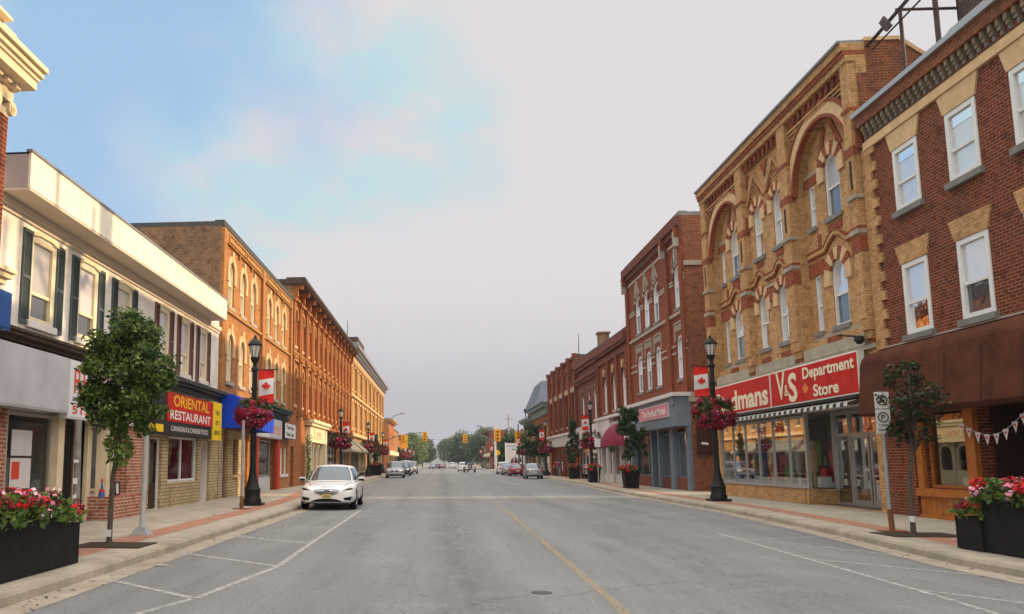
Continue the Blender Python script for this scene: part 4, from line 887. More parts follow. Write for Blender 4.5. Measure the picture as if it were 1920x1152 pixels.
    def mid(mb):
        L,H_=29.95,33.65
        for a,b in ((L,30.3),(31.4,32.2),(33.3,H_)):
            f.B(mb,a,b,0,.05,11.38,11.75,0); f.B(mb,a,b,0,.05,7.85,8.4,0); f.B(mb,a,b,0,.07,8.42,8.5,2)
        for u in mids:
            ch=[(u-.95,8.72),(u-.52,8.72),(u-.2,8.98),(u,9.05),(u+.2,8.98),(u+.52,8.72),(u+.95,8.72)]
            band(mb,f,ch,.06,0,.07,0); band(mb,f,[(a,b+.07) for a,b in ch],.13,0,.11,3); band(mb,f,[(a,b+.21) for a,b in ch],.05,0,.13,0)
            # steep brick gablets over the top windows
            for q,(tk,n1,m) in enumerate(((.09,.09,3),(.05,.06,0))):
                o=.3*q; band(mb,f,[(u-.9+o*.5,12.15),(u,13.25-o),(u+.9-o*.5,12.15)],tk*1.6,0,n1,m)
            for i in range(4):
                for j in range(6):
                    x=-.3+.2*i+(.1 if j%2 else 0); z=12.45+.12*j
                    if abs(x)<.42-.07*j+.1: lz.append((u+x,z))
            f.B(mb,u-.3,u+.3,0,.045,9.45,9.65,0)
            f.poly(mb,[(u-.95,12.9),(u-.62,13.5),(u-.95,13.5)],0,.05,0); f.poly(mb,[(u+.95,12.9),(u+.62,13.5),(u+.95,13.5)],0,.05,0)
    part(t,'brick_ornament',['brick_accent','stone_buff','stone','brick_buff'],mid)
    for u in mids: part(t,'diaper_panel','brick_buff',lambda mb:[f.B(mb,a-.06,a+.06,0,.055,z,z+.07) for a,z in lz if abs(a-u)<.9])
    for a,b in ((24.66,25.1),(29.3,29.95),(33.65,34.3),(38.3,38.88)):
        def pl(mb):
            f.B(mb,a,b,0,.26,5.9,14.0,0)
            m=(a+b)/2; q=(b-a)/2
            f.B(mb,a-.02,b+.02,.0,.28,7.95,8.45,1); f.B(mb,a-.03,b+.03,0,.33,8.5,8.64,2); f.B(mb,a-.03,b+.03,0,.31,8.64,8.74,1)
            f.B(mb,a-.02,b+.02,0,.28,11.0,11.26,1); f.B(mb,a-.04,b+.04,0,.34,9.6,9.72,2); f.B(mb,a-.03,b+.03,0,.31,12.4,12.52,1)
            f.B(mb,m-.06,m+.06,.26,.275,9.95,10.85,3)
            f.B(mb,a,b,0,.24,5.55,5.9,0); f.B(mb,a+.05,b-.05,0,.16,5.3,5.55,0); f.B(mb,a+.1,b-.1,0,.10,5.15,5.3,1)
        part(t,'pilaster',['brick_buff','brick_accent','stone','dark_wood'],pl)
    def top(mb):
        for a,b in ((25.1,29.3),(34.3,38.3),(29.95,33.65)):
            for k in range(3): 
                if a!=29.95: f.B(mb,a,b,0,.08+.05*k,13.3+.12*k,13.37+.12*k,0)
            f.B(mb,a,b,0,.12,13.68,14.0,1)
            n=int((b-a)/.42)
            for k in range(n): f.B(mb,a+.1+k*.42,a+.28+k*.42,.12,.2,13.7,13.98,2)
        f.B(mb,u0,u1,-.3,.3,14.0,14.2,0); f.B(mb,u0,u1,-.3,.36,14.2,14.35,1); f.B(mb,u0,u1,-.3,.42,14.35,14.6,0)
        f.B(mb,u0,u1,-.35,.5,14.6,14.68,3)
        # stepped side parapet falling to the rear
        f.B(mb,u0,u1,-.3,-.001,13.6,14.0,0)
        mb.prism([f.p(u0-.004,q,z) for q,z in ((-.3,13.5),(-.3,14.62),(-1.3,14.62),(-2.6,13.6),(-7.4,13.6),(-7.4,13.5))],[f.p(u0+.35,q,z) for q,z in ((-.3,13.5),(-.3,14.62),(-1.3,14.62),(-2.6,13.6),(-7.4,13.6),(-7.4,13.5))],4)
        mb.prism([f.p(u0-.05,q,z) for q,z in ((-.3,14.63),(-.3,14.75),(-1.33,14.75),(-2.63,13.74),(-7.4,13.74),(-7.4,13.61),(-2.6,13.61),(-1.3,14.63))],[f.p(u0+.4,q,z) for q,z in ((-.3,14.63),(-.3,14.75),(-1.33,14.75),(-2.63,13.74),(-7.4,13.74),(-7.4,13.61),(-2.6,13.61),(-1.3,14.63))],5)
    part(t,'cornice',['brick_buff','brick_accent','brick_crimson','coping','brick_side','stone_buff'],top)
    part(t,'stone_lintel','stone',lambda mb:(f.B(mb,24.66,38.88,0,.1,5.0,5.14),f.B(mb,25.15,29.25,0,.12,5.14,5.52),f.B(mb,29.98,33.62,0,.12,5.14,5.5),f.B(mb,34.35,38.25,0,.12,5.14,5.5)))
    part(t,'red_panel','brick_accent',lambda mb:[f.B(mb,c-.45,c+.45,0,.04,5.56,5.74) for c in (27.2,30.85,32.75,36.2)])
    # shop
    UE=29.55
    shop(t,f,29.85,38.45,.72,3.3,frame='alu',nm=6,seed=51,n=-.05,goods=2.2,room=False)
    part(t,'shop_interior','shop_wall',lambda mb:(f.B(mb,29.2,38.45,-3.3,-3.2,.16,3.4)))
    part(t,'display_floor','shop_floor',lambda mb:f.B(mb,29.9,38.4,-3.2,-.31,.6,.69))
    part(t,'brick_bulkhead','brick_buff',lambda mb:(f.B(mb,29.9,38.5,-.28,.12,.15,.68),))
    part(t,'window_sill','alu',lambda mb:f.B(mb,29.7,38.5,-.1,.16,.69,.72))
    # recessed entrance: glazed return, side light and doors
    part(t,'entrance_side_glass','shop_glass',lambda mb:mb.add([f.p(29.75,-.05,.72),f.p(29.70,-.9,.72),f.p(29.70,-.9,3.3),f.p(29.75,-.05,3.3)],[(0,1,2,3)]))
    for q in ((29.78,-.02),(29.72,-.92),(28.62,-.95)): part(t,'entrance_post','alu',lambda mb:f.B(mb,q[0]-.06,q[0]+.06,q[1]-.06,q[1]+.06,.16,3.4))
    part(t,'brick_bulkhead','brick_buff',lambda mb:f.B(mb,29.62,29.86,-.92,.1,.16,.69))
    part(t,'entrance_transom','alu',lambda mb:f.B(mb,25.15,29.65,-.99,-.91,2.5,2.6)); part(t,'entrance_head','alu',lambda mb:f.B(mb,25.15,29.65,-.99,-.91,3.25,3.38))
    part(t,'transom_glass','shop_glass',lambda mb:f.flat(mb,[(25.5,2.6),(29.65,2.6),(29.65,3.25),(25.5,3.25)],-.95))
    part(t,'side_light','shop_glass',lambda mb:f.flat(mb,[(28.68,.25),(29.66,.25),(29.66,2.5),(28.68,2.5)],-.95))
    part(t,'entrance_step','alu',lambda mb:f.B(mb,25.15,29.65,-1.0,-.88,.15,.25))
    f2=F(13+.95,-1)
    for q in (27.45,26.25):
        dd=door(t,f2,q,q+1.12,2.5,n=0,frame='alu',kick=.2); part(dd,'push_bar','alu',lambda mb:f2.B(mb,q+.1,q+1.02,.02,.05,1.15,1.19)); part(dd,'door_notice','panel_white',lambda mb:(f2.B(mb,q+.12,q+.34,.012,.016,1.28,1.42)))
    for q,m_ in ((27.6,'goods_blue'),(28.1,'goods_red'),(28.9,'goods_pale'),(26.5,'goods_blue')): part(t,'hanging_garment',m_,lambda mb:f.B(mb,q,q+.4,-1.6,-1.5,.5,1.5))
    part(t,'shop_interior',['shop_wall','shop_floor'],lambda mb:(f.B(mb,24.7,30.4,-5,-4.9,.16,3.4,0),f.B(mb,24.95,25.0,-4.9,-.31,.16,3.4,0),f.B(mb,25,38.4,-7,-.31,.15,.17,1),f.B(mb,25,38.4,-7,-.31,3.4,3.45,0)))
    def gd(mb):
        rg=random.Random(3)
        for k in range(16):
            u=rg.uniform(25.4,29.8); n=-rg.uniform(2.4,4.4); z=rg.choice((.16,.5,1.1)); x,y,_=f.p(u,n,0)
            f.B(mb,u-.2,u+.2,n-.15,n+.15,z,z+rg.uniform(.4,1.1),rg.randrange(5))
    part(t,'window_display',GOODS,gd)
    part(t,'entrance_pier','brick_buff',lambda mb:f.B(mb,24.66,24.98,-.3,.1,.15,3.5)); part(t,'entrance_side_wall','brick_accent',lambda mb:f.B(mb,24.98,25.15,-1.4,-.31,.15,3.4))
    for u,m_ in ((30.9,'goods_pale'),(33.6,'panel_white'),(35.0,'panel_white')): part(t,'window_poster',m_,lambda mb:f.B(mb,u,u+.9,-.09,-.08,2.55,3.1))
    part(t,'window_poster_lettering','ink_red',lambda m:ftext(m,f,'alia',32.1,2.95,.8,.35,-.03,0,.02),recalc=False)
    part(t,'window_poster_lettering','ink_blue',lambda m:ftext(m,f,'Taste In',33.9,2.95,.95,.25,-.03,0,.01),recalc=False)
    def val(mb):
        n=60; w=(38.6-25.1)/n
        for k in range(n):
            a=25.1+k*w; mb.add([f.p(a,.15,3.58),f.p(a+w,.15,3.58),f.p(a+w+.06,.75,3.42),f.p(a+.06,.75,3.42)],[(0,1,2,3)],k%2); mb.add([f.p(a+.06,.75,3.42),f.p(a+w+.06,.75,3.42),f.p(a+w+.06,.77,3.30),f.p(a+.06,.77,3.30)],[(0,1,2,3)],k%2)
        f.B(mb,25.1,38.6,0,.5,3.55,3.63,1)
    part(t,'striped_awning',['awning_white','sign_black'],val)
    part(t,'soffit','panel_white',lambda mb:f.B(mb,25.1,38.5,-.25,.1,3.38,3.42))
    # store signs
    s=sign('store_sign','red store sign board with one long cream word, half behind a street lamp',f,31.75,38.35,3.68,5.0,.14,.34,'sign_red','ink_white',writing=[('Stedmans',34.9,4.25,5.9,.86,'ink_cream',.035)],fw=.05)
    s=sign('store_sign','red store sign board with large cream initials and a small leaf emblem',f,25.2,31.7,3.68,5.0,.14,.34,'sign_red','ink_white',writing=[('V',30.75,4.42,.8,1.02,'ink_cream',.02),('S',29.75,4.28,.72,1.05,'ink_cream',.03),('&',30.28,4.22,.34,.42,'ink_cream',.01),('Department',27.15,4.62,3.5,.52,'ink_cream',.03),('Store',27.3,4.02,1.75,.42,'ink_cream',.03)],fw=.05)
    part(s,'leaf_emblem','ink_orange',lambda mb:f.flat(mb,[(28.75+a*.27,4.12+b*.27) for a,b in LEAF],.362),recalc=False)
    lg=thing('wall_floodlight','small black floodlight on an arm at the near corner of the patterned store','lamp',f.p(25.0,.3,5.35)); mb=MB(); mb.tube([f.p(25.2,.1,5.4),f.p(25.5,.7,5.5)],.03,6); mb.build('arm',MT['dark_metal'],lg); mb=MB(); mb.lathe([(.06,0),(.14,.1),(.14,.22),(.05,.26)],f.p(25.0,.35,5.15),10); mb.build('lamp_head',MT['dark_metal'],lg)
R1()
def R2():
    f=FR; u0,u1=42.7,55.6; W3=[43.95,48.3,50.5,52.7]
    holes=[arch(u,1.0,9.95,12.3,.5) for u in W3]+[arch(u,1.0,6.1,8.45,.5) for u in W3]+[[(43.2,.16),(55.2,.16),(55.2,3.4),(43.2,3.4)]]
    t=building('tall_red_brick_building','three storey red brick building beyond the lane with slate blue shopfront and pointed window hoods',f,u0,u1,14.75,7,'brick_crimson','brick_side',holes,copem='stone_gray')
    for u in W3:
        for z0,z1 in ((9.95,12.3),(6.1,8.45)):
            w=window(t,f,u,1.0,z0,z1,.5,panes=('pane_blind','pane_dark'),frame='white',sill='stone_gray',t=.09,n=-.1)
            if z0>9:
                hood(w,f,u,1.0,z1-.5,.5,.25,['brick_maroon','stone'],n1=.08,foot=.2); part(w,'hood_crest','stone',lambda mb:(band(mb,f,[(u-.6,z1+.15),(u-.15,z1+.75),(u,z1+1.15),(u+.15,z1+.75),(u+.6,z1+.15)],.12,0,.1),f.B(mb,u-.12,u+.12,0,.12,z1+.2,z1+.9)))
            else:
                def cr(mb):
                    f.ring(mb,[(u-.8,z1-.3),(u+.8,z1-.3),(u+.8,z1+.75),(u-.8,z1+.75)],[(u-.72,z1-.3),(u+.72,z1-.3),(u+.72,z1+.67),(u-.72,z1+.67)],0,.06)
                    for k in range(6): f.B(mb,u-.6+.22*k,u-.5+.22*k,0,.05,z1+.25,z1+.6)
                part(w,'window_hood','stone',cr)
    for a,b in ((42.72,43.2),(45.4,46.0),(55.0,55.58)): 
        part(t,'pilaster','brick_crimson',lambda mb:(f.B(mb,a,b,0,.15,5.2,14.0),f.B(mb,a+.08,b-.08,.15,.4,13.6,14.2)))
    def sc(mb):
        for a,b in ((43.22,45.38),(46.02,54.98)):
            f.B(mb,a,b,0,.10,9.55,9.72,0); f.B(mb,a,b,0,.05,13.45,13.6,0)
        cuts=[u0]+sum([[u-.75,u+.75] for u in W3],[])+[u1]
        for a,b in zip(cuts[::2],cuts[1::2]):
            if b-a>.1: f.B(mb,a,b,0,.05,11.3,11.42,0); f.B(mb,a,b,0,.04,11.5,11.6,0); f.B(mb,a,b,0,.05,7.5,7.62,0); f.B(mb,a,b,0,.05,7.9,8.0,0)
    part(t,'string_course','stone',sc)
    part(t,'cornice','brick_maroon',lambda mb:(f.B(mb,u0,u1,0,.2,13.9,14.2),f.B(mb,u0,u1,0,.35,14.2,14.74)))
    part(t,'corbel','stone',lambda mb:[f.B(mb,u-.12,u+.12,.15,.42,13.1,13.9) for u in (42.95,45.7,55.3)])
    shop(t,f,43.5,45.4,.8,3.25,nm=1,frame='slate_blue',seed=61,goods=.6); shop(t,f,46.4,48.4,.8,3.25,nm=1,frame='slate_blue',seed=62,goods=.6); shop(t,f,50.3,55,.8,3.25,nm=3,frame='slate_blue',seed=63,goods=.6)
    door(t,f,48.9,49.9,2.7,n=-.6,frame='dark_wood'); part(t,'shop_interior','dark',lambda mb:f.B(mb,48.4,50.3,-1.8,-1.7,.16,3.4))
    part(t,'brick_bulkhead','brick_maroon',lambda mb:(f.B(mb,43.4,48.5,-.25,.05,.15,.78),f.B(mb,50.3,55.1,-.25,.05,.15,.78)))
    part(t,'shopfront_post','slate_blue',lambda mb:[f.B(mb,a,b,-.1,.2,.15,3.5) for a,b in ((42.75,43.2),(45.5,46.2),(48.4,48.75),(50.0,50.3),(55.05,55.5))])
    def fa(mb): f.B(mb,42.72,55.55,0,.75,3.5,5.05,0); f.B(mb,42.6,55.6,0,.95,5.05,5.25,1); f.B(mb,42.85,43.4,.75,.85,4.6,5.0,0)
    part(t,'shop_fascia',['slate_blue','panel_white'],fa)
    s=sign('shop_sign','rounded pink and white script sign on the slate blue shop fascia',f,43.9,50.3,4.05,4.8,.76,.82,'ink_pink','sign_white',writing=[('The Perfect Model',46.9,4.42,5.0,.42,'ink_white',.02)])
    sd=F(0,1)
    sb=thing('wall_sign','small dark sign board with a white E on a brick side wall','sign',(13.45,42.66,3.0)); mb=MB(); mb.box(13.2,14.1,42.6,42.66,2.0,4.0); mb.build('sign_board',MT['dark_wood'],sb)
    mb=MB(); text(mb,'E',lambda a,b:(13.55+a,42.59,3.55+b),.26,.36,0,.03); mb.add([(13.4,42.59,2.55),(13.75,42.59,2.5),(13.75,42.59,2.62),(13.4,42.59,2.66)],[(0,1,2,3)]); mb.build('lettering',MT['ink_white'],sb,recalc=False)
    # front detail of side wall blocks
    part(t,'side_stone_block','stone',lambda mb:(mb.box(13.0,13.9,42.6,42.7,12.0,12.25),mb.box(12.9,13.8,42.62,42.7,4.75,5.25)))
R2()
def R3():
    f=FR; u0,u1=55.6,66.4; C=[57.4,60.6,63.8]
    holes=[arch(u,1.3,5.5,8.3,.65) for u in C]+[[(56.2,.16),(65.8,.16),(65.8,3.0),(56.2,3.0)]]
    t=building('two_storey_red_building','two storey red brick building with three tall arched windows above white panels',f,u0,u1,10.7,8,'brick_crimson','brick_side',holes,copem='roof_tar')
    for u in C:
        w=window(t,f,u,1.3,5.5,8.3,.65,panes=('pane_dark','pane_dark'),frame='white',sill='stone',t=.1); part(w,'glazing_bar','white',lambda mb:(f.B(mb,u-.03,u+.03,-.16,-.08,5.6,8.2)))
        hood(w,f,u,1.3,7.65,.65,.28,['brick_crimson','brick_maroon'],n1=.1,foot=.2); part(w,'keystone','stone_buff',lambda mb:f.poly(mb,[(u-.1,8.3),(u+.1,8.3),(u+.16,8.85),(u-.16,8.85)],0,.15))
    for a in (55.65,58.85,62.0,65.9): part(t,'pilaster','brick_crimson',lambda mb:f.B(mb,a,a+.45,0,.2,4.7,9.3))
    part(t,'cornice','brick_maroon',lambda mb:(f.B(mb,u0,u1,0,.15,9.3,9.7),f.B(mb,u0,u1,0,.3,9.9,10.1),f.B(mb,u0,u1,0,.4,10.1,10.68)))
    def pn(mb): f.B(mb,u0+.1,61,0,.25,3.1,4.6); f.B(mb,61.0,u1-.1,0,.4,3.1,4.9); f.B(mb,u0,u1,0,.5,4.9,5.1)
    part(t,'shop_fascia','panel_white',pn)
    part(t,'shopfront_column','panel_white',lambda mb:[f.B(mb,a,a+.4,-.1,.15,.15,3.1) for a in (56,58.6,61.3,63.4,65.4)])
    shop(t,f,56.4,65.5,.7,3.0,frame='panel_white',nm=5,seed=71,goods=.5); part(t,'bulkhead','panel_white',lambda mb:f.B(mb,56.4,65.4,-.2,.02,.15,.68))
    def dome(mb):
        k,m_=8,10
        for i in range(k):
            a0,a1=math.pi/2*i/k,math.pi/2*(i+1)/k
            for j in range(m_):
                b0,b1=math.pi*j/m_,math.pi*(j+1)/m_
                q=lambda a,b:f.p(59.3+2.6*math.cos(b)*math.cos(a),1.3*math.sin(b)*math.cos(a)+.0,2.75+1.7*math.sin(a))
                mb.add([q(a0,b0),q(a0,b1),q(a1,b1),q(a1,b0)],[(0,1,2,3)])
    part(t,'dome_awning','awning_burgundy',dome,recalc=False)
    ch=MB(); ch.box(13.1,13.9,66.0,66.9,10.9,12.1); ch.box(13.0,14.0,65.9,67.0,12.1,12.25)
    tag(ch.build('chimney',MT['brick_tan'],loc=(13.5,66.4,10.9)),'square tan chimney between the two red brick parapets','chimney')
R3()
def R4():
    f=FR; u0,u1=66.4,76.4; C=[68.2,70.9,73.8]
    holes=[arch(u,1.0,5.2,8.0,.5) for u in C]+[[(67,.16),(75.8,.16),(75.8,3.0),(67,3.0)]]
    t=building('narrow_red_building','red brick building with three round headed windows and a white ground floor panel',f,u0,u1,10.8,8,'brick_maroon','brick_side',holes,copem='roof_tar')
    for u in C:
        w=window(t,f,u,1.0,5.2,8.0,.5,panes=('pane_blind','pane_dark'),frame='white',sill='stone',t=.1); hood(w,f,u,1.0,7.5,.5,.22,['brick_tan'],n1=.08,foot=.2)
    part(t,'cornice','brick_maroon',lambda mb:(f.B(mb,u0,u1,0,.2,8.7,9.0),f.B(mb,u0,u1,0,.35,9.0,9.25),f.B(mb,u0,u1,0,.2,9.9,10.2),f.B(mb,u0,u1,0,.35,10.2,10.78)))
    part(t,'shop_fascia','panel_white',lambda mb:f.B(mb,u0+.1,u1-.1,0,.3,2.9,4.8)); part(t,'shopfront_panel','panel_white',lambda mb:f.B(mb,u0+.2,70.5,-.1,.1,.15,2.9))
    shop(t,f,70.6,75.6,.6,2.9,frame='panel_white',nm=3,seed=81,goods=.4)
    sign('shop_sign','black notice board with pale stripes on the white panel beyond the burgundy dome awning',f,67.5,69.3,.9,2.4,.11,.2,'sign_black','sign_black',writing=[('BANK',68.4,2.1,1.2,.22,'ink_white',.02),('OPEN',68.4,1.3,1.2,.14,'ink_white',.0)])
    mast('roof_aerial','tall thin aerial on the maroon brick roof parapet',13.2,76.4,11.2,2.6,0)
R4()
def R5():
    f=FR; u0,u1=76.4,95.5; N=10; cs=[u0+(u1-u0)*(i+.5)/N for i in range(N)]
    holes=[arch(u,1.0,5.2,8.4,0) for u in cs]+[[(77,.16),(95,.16),(95,3.0),(77,3.0)]]
    t=building('pilastered_brick_building','maroon brick building with tall narrow pilastered windows and cream shop brackets',f,u0,u1,11.6,8,'brick_maroon','brick_side',holes,copem='roof_tar')
    for u in cs: window(t,f,u,1.0,5.2,8.4,0,panes=('pane_dark','pane_dark'),frame='dark_wood',sill='stone',t=.07)
    for k in range(6):
        a=u0+(u1-.5-u0)*k/5; part(t,'pilaster','brick_crimson',lambda mb:(f.B(mb,a,a+.5,0,.3,4.6,11.5),f.B(mb,a-.05,a+.55,0,.4,11.5,11.9)))
        if k<5:
            b=u0+(u1-.5-u0)*(k+1)/5; part(t,'lintel','stone',lambda mb:f.B(mb,a+.5,b,0,.12,8.42,8.9)); part(t,'arched_recess','brick_crimson',lambda mb:f.ring(mb,arc((a+b)/2+.25,b-a-.6,10.0,1.0,8),arc((a+b)/2+.25,b-a-1.0,10.0,.7,8),0,.12,0,False))
    def br(mb):
        f.B(mb,u0,u1,0,.5,4.35,4.55)
        for k in range(12): a=u0+.5+k*1.62; f.B(mb,a,a+.3,0,.45,3.4,4.35)
        f.B(mb,u0,u1,0,.15,3.3,4.35)
    part(t,'bracketed_fascia','panel_white',br)
    shop(t,f,77.1,94.9,.5,3.0,frame='red_paint',nm=9,seed=91,goods=.3)
    part(t,'shopfront_post','brick_crimson',lambda mb:[f.B(mb,77.0+k*2.2,77.3+k*2.2,-.05,.12,.15,3.2) for k in range(9)])
R5()
mat('teal_trim',(.16,.22,.21),.6,var=.15)
def R6():
    f=F(13.,-1)
    t=simple('teal_trimmed_building','orange brick building with a deep teal grey cornice',f,96,112,8.8,12,'brick_rust',5,1,cornice=None,frame='dark_wood',shopm='panel_white',zs=[(4.7,6.9)])
    part(t,'cornice','teal_trim',lambda mb:(f.B(mb,96,112,0,.4,7.4,8.2),f.B(mb,95.8,112.2,-.2,.9,8.2,8.6),f.B(mb,95.7,112.3,-.2,1.1,8.6,8.78)))
    t=simple('grey_corniced_building','brown brick corner building with sloping grey cornice beside the traffic lights',f,112.2,126,8.0,12,'brick_tan',4,1,cornice='teal_trim',frame='cream',shopm='panel_white',zs=[(4.4,6.4)])
    t=thing('slate_roofed_hall','tall brick hall with a steep blue slate roof behind the teal cornice','building',(20,110,0))
    mb=MB(); mb.box(13.9,34,113,128,.0,9.4); mb.build('wall',MT['brick_rust'],t); mb=MB(); mb.box(13.4,34.6,112.5,128.6,9.4,9.9); mb.build('eaves',MT['teal_trim'],t)
    mb=MB(); mb.prism([(13.5,112.6,9.9),(34.4,112.6,9.9),(34.4,128.4,9.9),(13.5,128.4,9.9)],[(14.6,115,13.2),(32,115,13.2),(32,124,13.2),(14.6,124,13.2)]); mb.build('slate_roof',MT['slate_roof'],t)
R6()
simple('distant_brick_building','small two storey red brick building standing past the junction before trees',F(11.5,-1),186,206,9.0,3.5,'brick_crimson',4,2,cornice='brick_maroon',zs=[(3.9,5.4),(6.5,8.0)],side='brick_crimson')
simple('distant_brown_shop','low brown shop far past the junction between the trees',F(12.5,-1),212,236,6.0,11,'brick_tan',5,1,zs=[(3.9,5.2)])
# ---------------- foliage and flowers
def leafmat(name,c,tr=.25):
    m,nt,N,L,b=nodes(name); b.inputs['Base Color'].default_value=(*c,1); b.inputs['Roughness'].default_value=.55; b.inputs['Specular IOR Level'].default_value=.3
    t=N.new('ShaderNodeBsdfTranslucent'); t.inputs[0].default_value=(*[min(1,k*1.3) for k in c],1); s=N.new('ShaderNodeMixShader'); s.inputs[0].default_value=tr
    L.new(b.outputs[0],s.inputs[1]); L.new(t.outputs[0],s.inputs[2]); L.new(s.outputs[0],N['Material Output'].inputs[0]); MT[name]=m; return m
for n_,c in (('leaf_a',(.065,.125,.025)),('leaf_b',(.115,.18,.035)),('leaf_c',(.03,.065,.015)),('leaf_d',(.19,.25,.06)),('leaf_lime',(.13,.21,.03)),('leaf_e',(.022,.032,.014)),('petal_red',(.62,.012,.02)),('petal_crimson',(.26,.006,.022)),('petal_pink',(.75,.25,.38)),('petal_magenta',(.30,.014,.07)),('petal_white',(.8,.6,.65)),('petal_dark',(.16,.01,.03)),('leaf_far',(.06,.10,.035)),('leaf_far2',(.10,.15,.05)),('leaf_red',(.16,.05,.03))): leafmat(n_,c)
def polys(name,parent,cen,nor,size,mats,k=4,aspect=.5,seed=0,loc=None,cup=0.,weights=None):
    """many small leaf or petal faces as one mesh"""
    r=np.random.default_rng(seed); n=len(cen); nor=nor/np.linalg.norm(nor,axis=1,keepdims=True)
    a=r.normal(size=(n,3)); a-=nor*(a*nor).sum(1,keepdims=True); a/=np.linalg.norm(a,axis=1,keepdims=True); b=np.cross(nor,a)
    s=size*(r.uniform(.5,1.55,n))[:,None] if np.isscalar(size) else size[:,None]
    V=[]
    for i in range(k):
        t=2*math.pi*i/k; V.append(cen+s*(a*math.cos(t)+b*math.sin(t)*aspect)+ (nor*s*cup if i%2 else 0))
    V=np.stack(V,1).reshape(-1,3)
    org=ORG[parent] if parent is not None else Vector(loc)
    V=V-np.array(org)
    me=bpy.data.meshes.new(name); me.vertices.add(n*k); me.vertices.foreach_set('co',V.ravel().astype(np.float32))
    me.loops.add(n*k); me.loops.foreach_set('vertex_index',np.arange(n*k,dtype=np.int32)); me.polygons.add(n)
    me.polygons.foreach_set('loop_start',np.arange(0,n*k,k,dtype=np.int32)); me.polygons.foreach_set('loop_total',np.full(n,k,dtype=np.int32))
    for m in mats: me.materials.append(MT[m])
    w=np.array(weights or [1]*len(mats),float); me.polygons.foreach_set('material_index',r.choice(len(mats),n,p=w/w.sum()).astype(np.int32))
    me.update(calc_edges=True); me.validate()
    return link(name,me,parent,loc)
def blob(r,n,c,rad,shell=.0):
    d=r.normal(size=(n,3)); d/=np.linalg.norm(d,axis=1,keepdims=True); q=r.uniform(shell,1,n)**(1/2.2); return np.array(c)+d*q[:,None]*np.array(rad),d
mat('bark',(.10,.075,.055),.9,var=.4,vs=12,bump=.6,bs=40); mat('bark_pale',(.20,.17,.14),.9,var=.35,vs=10,bump=.5,bs=30); mat('soil',(.05,.035,.025),.95,var=.3,bump=.6); mat('planter_black',(.012,.0115,.0115),.8,spec=.2,var=.45,vs=5); mat('tape_white',(.7,.7,.68),.6)
def tree(label,x,y,h0,top,rx,ry,seed,nclump,nleaf,ls,mats,w=None,tr=.06,name='street_tree',lean=0,base=.15,cr=.27,sh=0.,group=None,limbs=14,bark='bark',clz=.8,pear=1.):
    t=thing(name,label,'tree',(x,y,base),group); r=np.random.default_rng(seed); rg=random.Random(seed)
    cz=(h0+top)/2; rz=(top-h0)/2; cx=x+lean
    mb=MB(); mid=(x+lean*.15+rg.uniform(-.02,.02),y,base+(h0-base)*.6)
    mb.tube([(x,y,base),(x,y,base+.12),mid,(cx,y,h0+rz*.4),(cx+.03,y,cz),(cx,y,top-rz*.3)],[tr*1.35,tr,tr*.85,tr*.7,tr*.45,tr*.15],9); mb.build('trunk',MT[bark],t,smooth=True)
    C=[]
    while len(C)<nclump:
        p=r.uniform(-1,1,3)
        if (p**2).sum()<1 and (p**2).sum()>r.uniform(0,.75):
            k=1-.28*max(0,p[2])-.0; 
            if p[2]<-.3: k*=pear
            C.append((cx+p[0]*rx*k,y+p[1]*ry*k,cz+p[2]*rz))
    mb=MB()
    for c in C[:limbs]:
        z0=max(h0+.02,c[2]-abs(c[0]-cx)*.9-abs(c[1]-y)*.9-.1); z0=min(z0,c[2]-.05); mb.tube([(cx,y,z0-.1),((cx+c[0])/2,(y+c[1])/2,(z0+c[2])/2+.02),c],[tr*.35,tr*.22,tr*.08],5)
    if limbs: mb.build('limbs',MT[bark],t,smooth=True)
    P=[];Nn=[]; s0=min(rx,ry,rz)
    for c in C:
        k=max(3,int(nleaf/nclump*rg.uniform(.4,1.6))); q,d=blob(r,k,c,(s0*cr*rg.uniform(.6,1.3),)*2+(s0*cr*clz*rg.uniform(.6,1.2),)); P.append(q); Nn.append(d*.7+r.normal(size=(k,3))*.6+np.array([0,0,.5]))
    polys('crown',t,np.concatenate(P),np.concatenate(Nn),ls,mats,4,.55,seed,weights=w,cup=.15)
    return t
def pit(name,x,y,sx,sy,label):
    mb=MB(); r=random.Random(int(x*100)); pts=[(x-sx,y-sy),(x+sx,y-sy),(x+sx,y+sy),(x-sx,y+sy)]
    mb.prism([(a,b,.151) for a,b in pts],[(a,b,.17) for a,b in pts]); o=mb.build(name,MT['soil']); tag(o,label,kind='structure')
pit('ground_soil_strip',-5.75,14.0,.62,.45,''); pit('ground_soil_strip',9.6,17.3,.7,.5,'')
tl=tree('leafy green young tree in the pavement before the white building',-5.88,14.1,2.15,4.34,.78,.76,3,150,22000,.041,['leaf_a','leaf_b','leaf_c','leaf_d'],[4,3,3,1.4],tr=.05,lean=.19,cr=.33,limbs=26)
rr=np.random.default_rng(5)
# low straggling shoots on the trunk
q1,d1=blob(rr,420,(-5.76,14.05,1.85),(.24,.26,.36)); polys('lower_shoots',tl,q1,d1+rr.normal(size=(420,3)),.045,['leaf_a','leaf_b','leaf_d'],4,.55,5,cup=.15)
q1=MB(); q1.box(-5.95,-5.82,14.02,14.03,.3,.42); q1.build('trunk_tag',MT['tape_white'],tl)
tree('thin dark young tree in the pavement before the brown awning',9.45,17.2,1.9,3.8,.54,.62,8,54,3200,.04,['leaf_e','leaf_c','leaf_a','leaf_red'],[6,2,.5,1.4],tr=.05,lean=.15,cr=.36,limbs=24)
mb=MB(); mb.lathe([(.062,0),(.062,.12)],(9.45,17.2,.42),12,cap=False); tag(mb.build('trunk_wrap',MT['tape_white'],loc=(9.45,17.2,.42)),'white wrap round the foot of the thin dark tree','tree wrap')
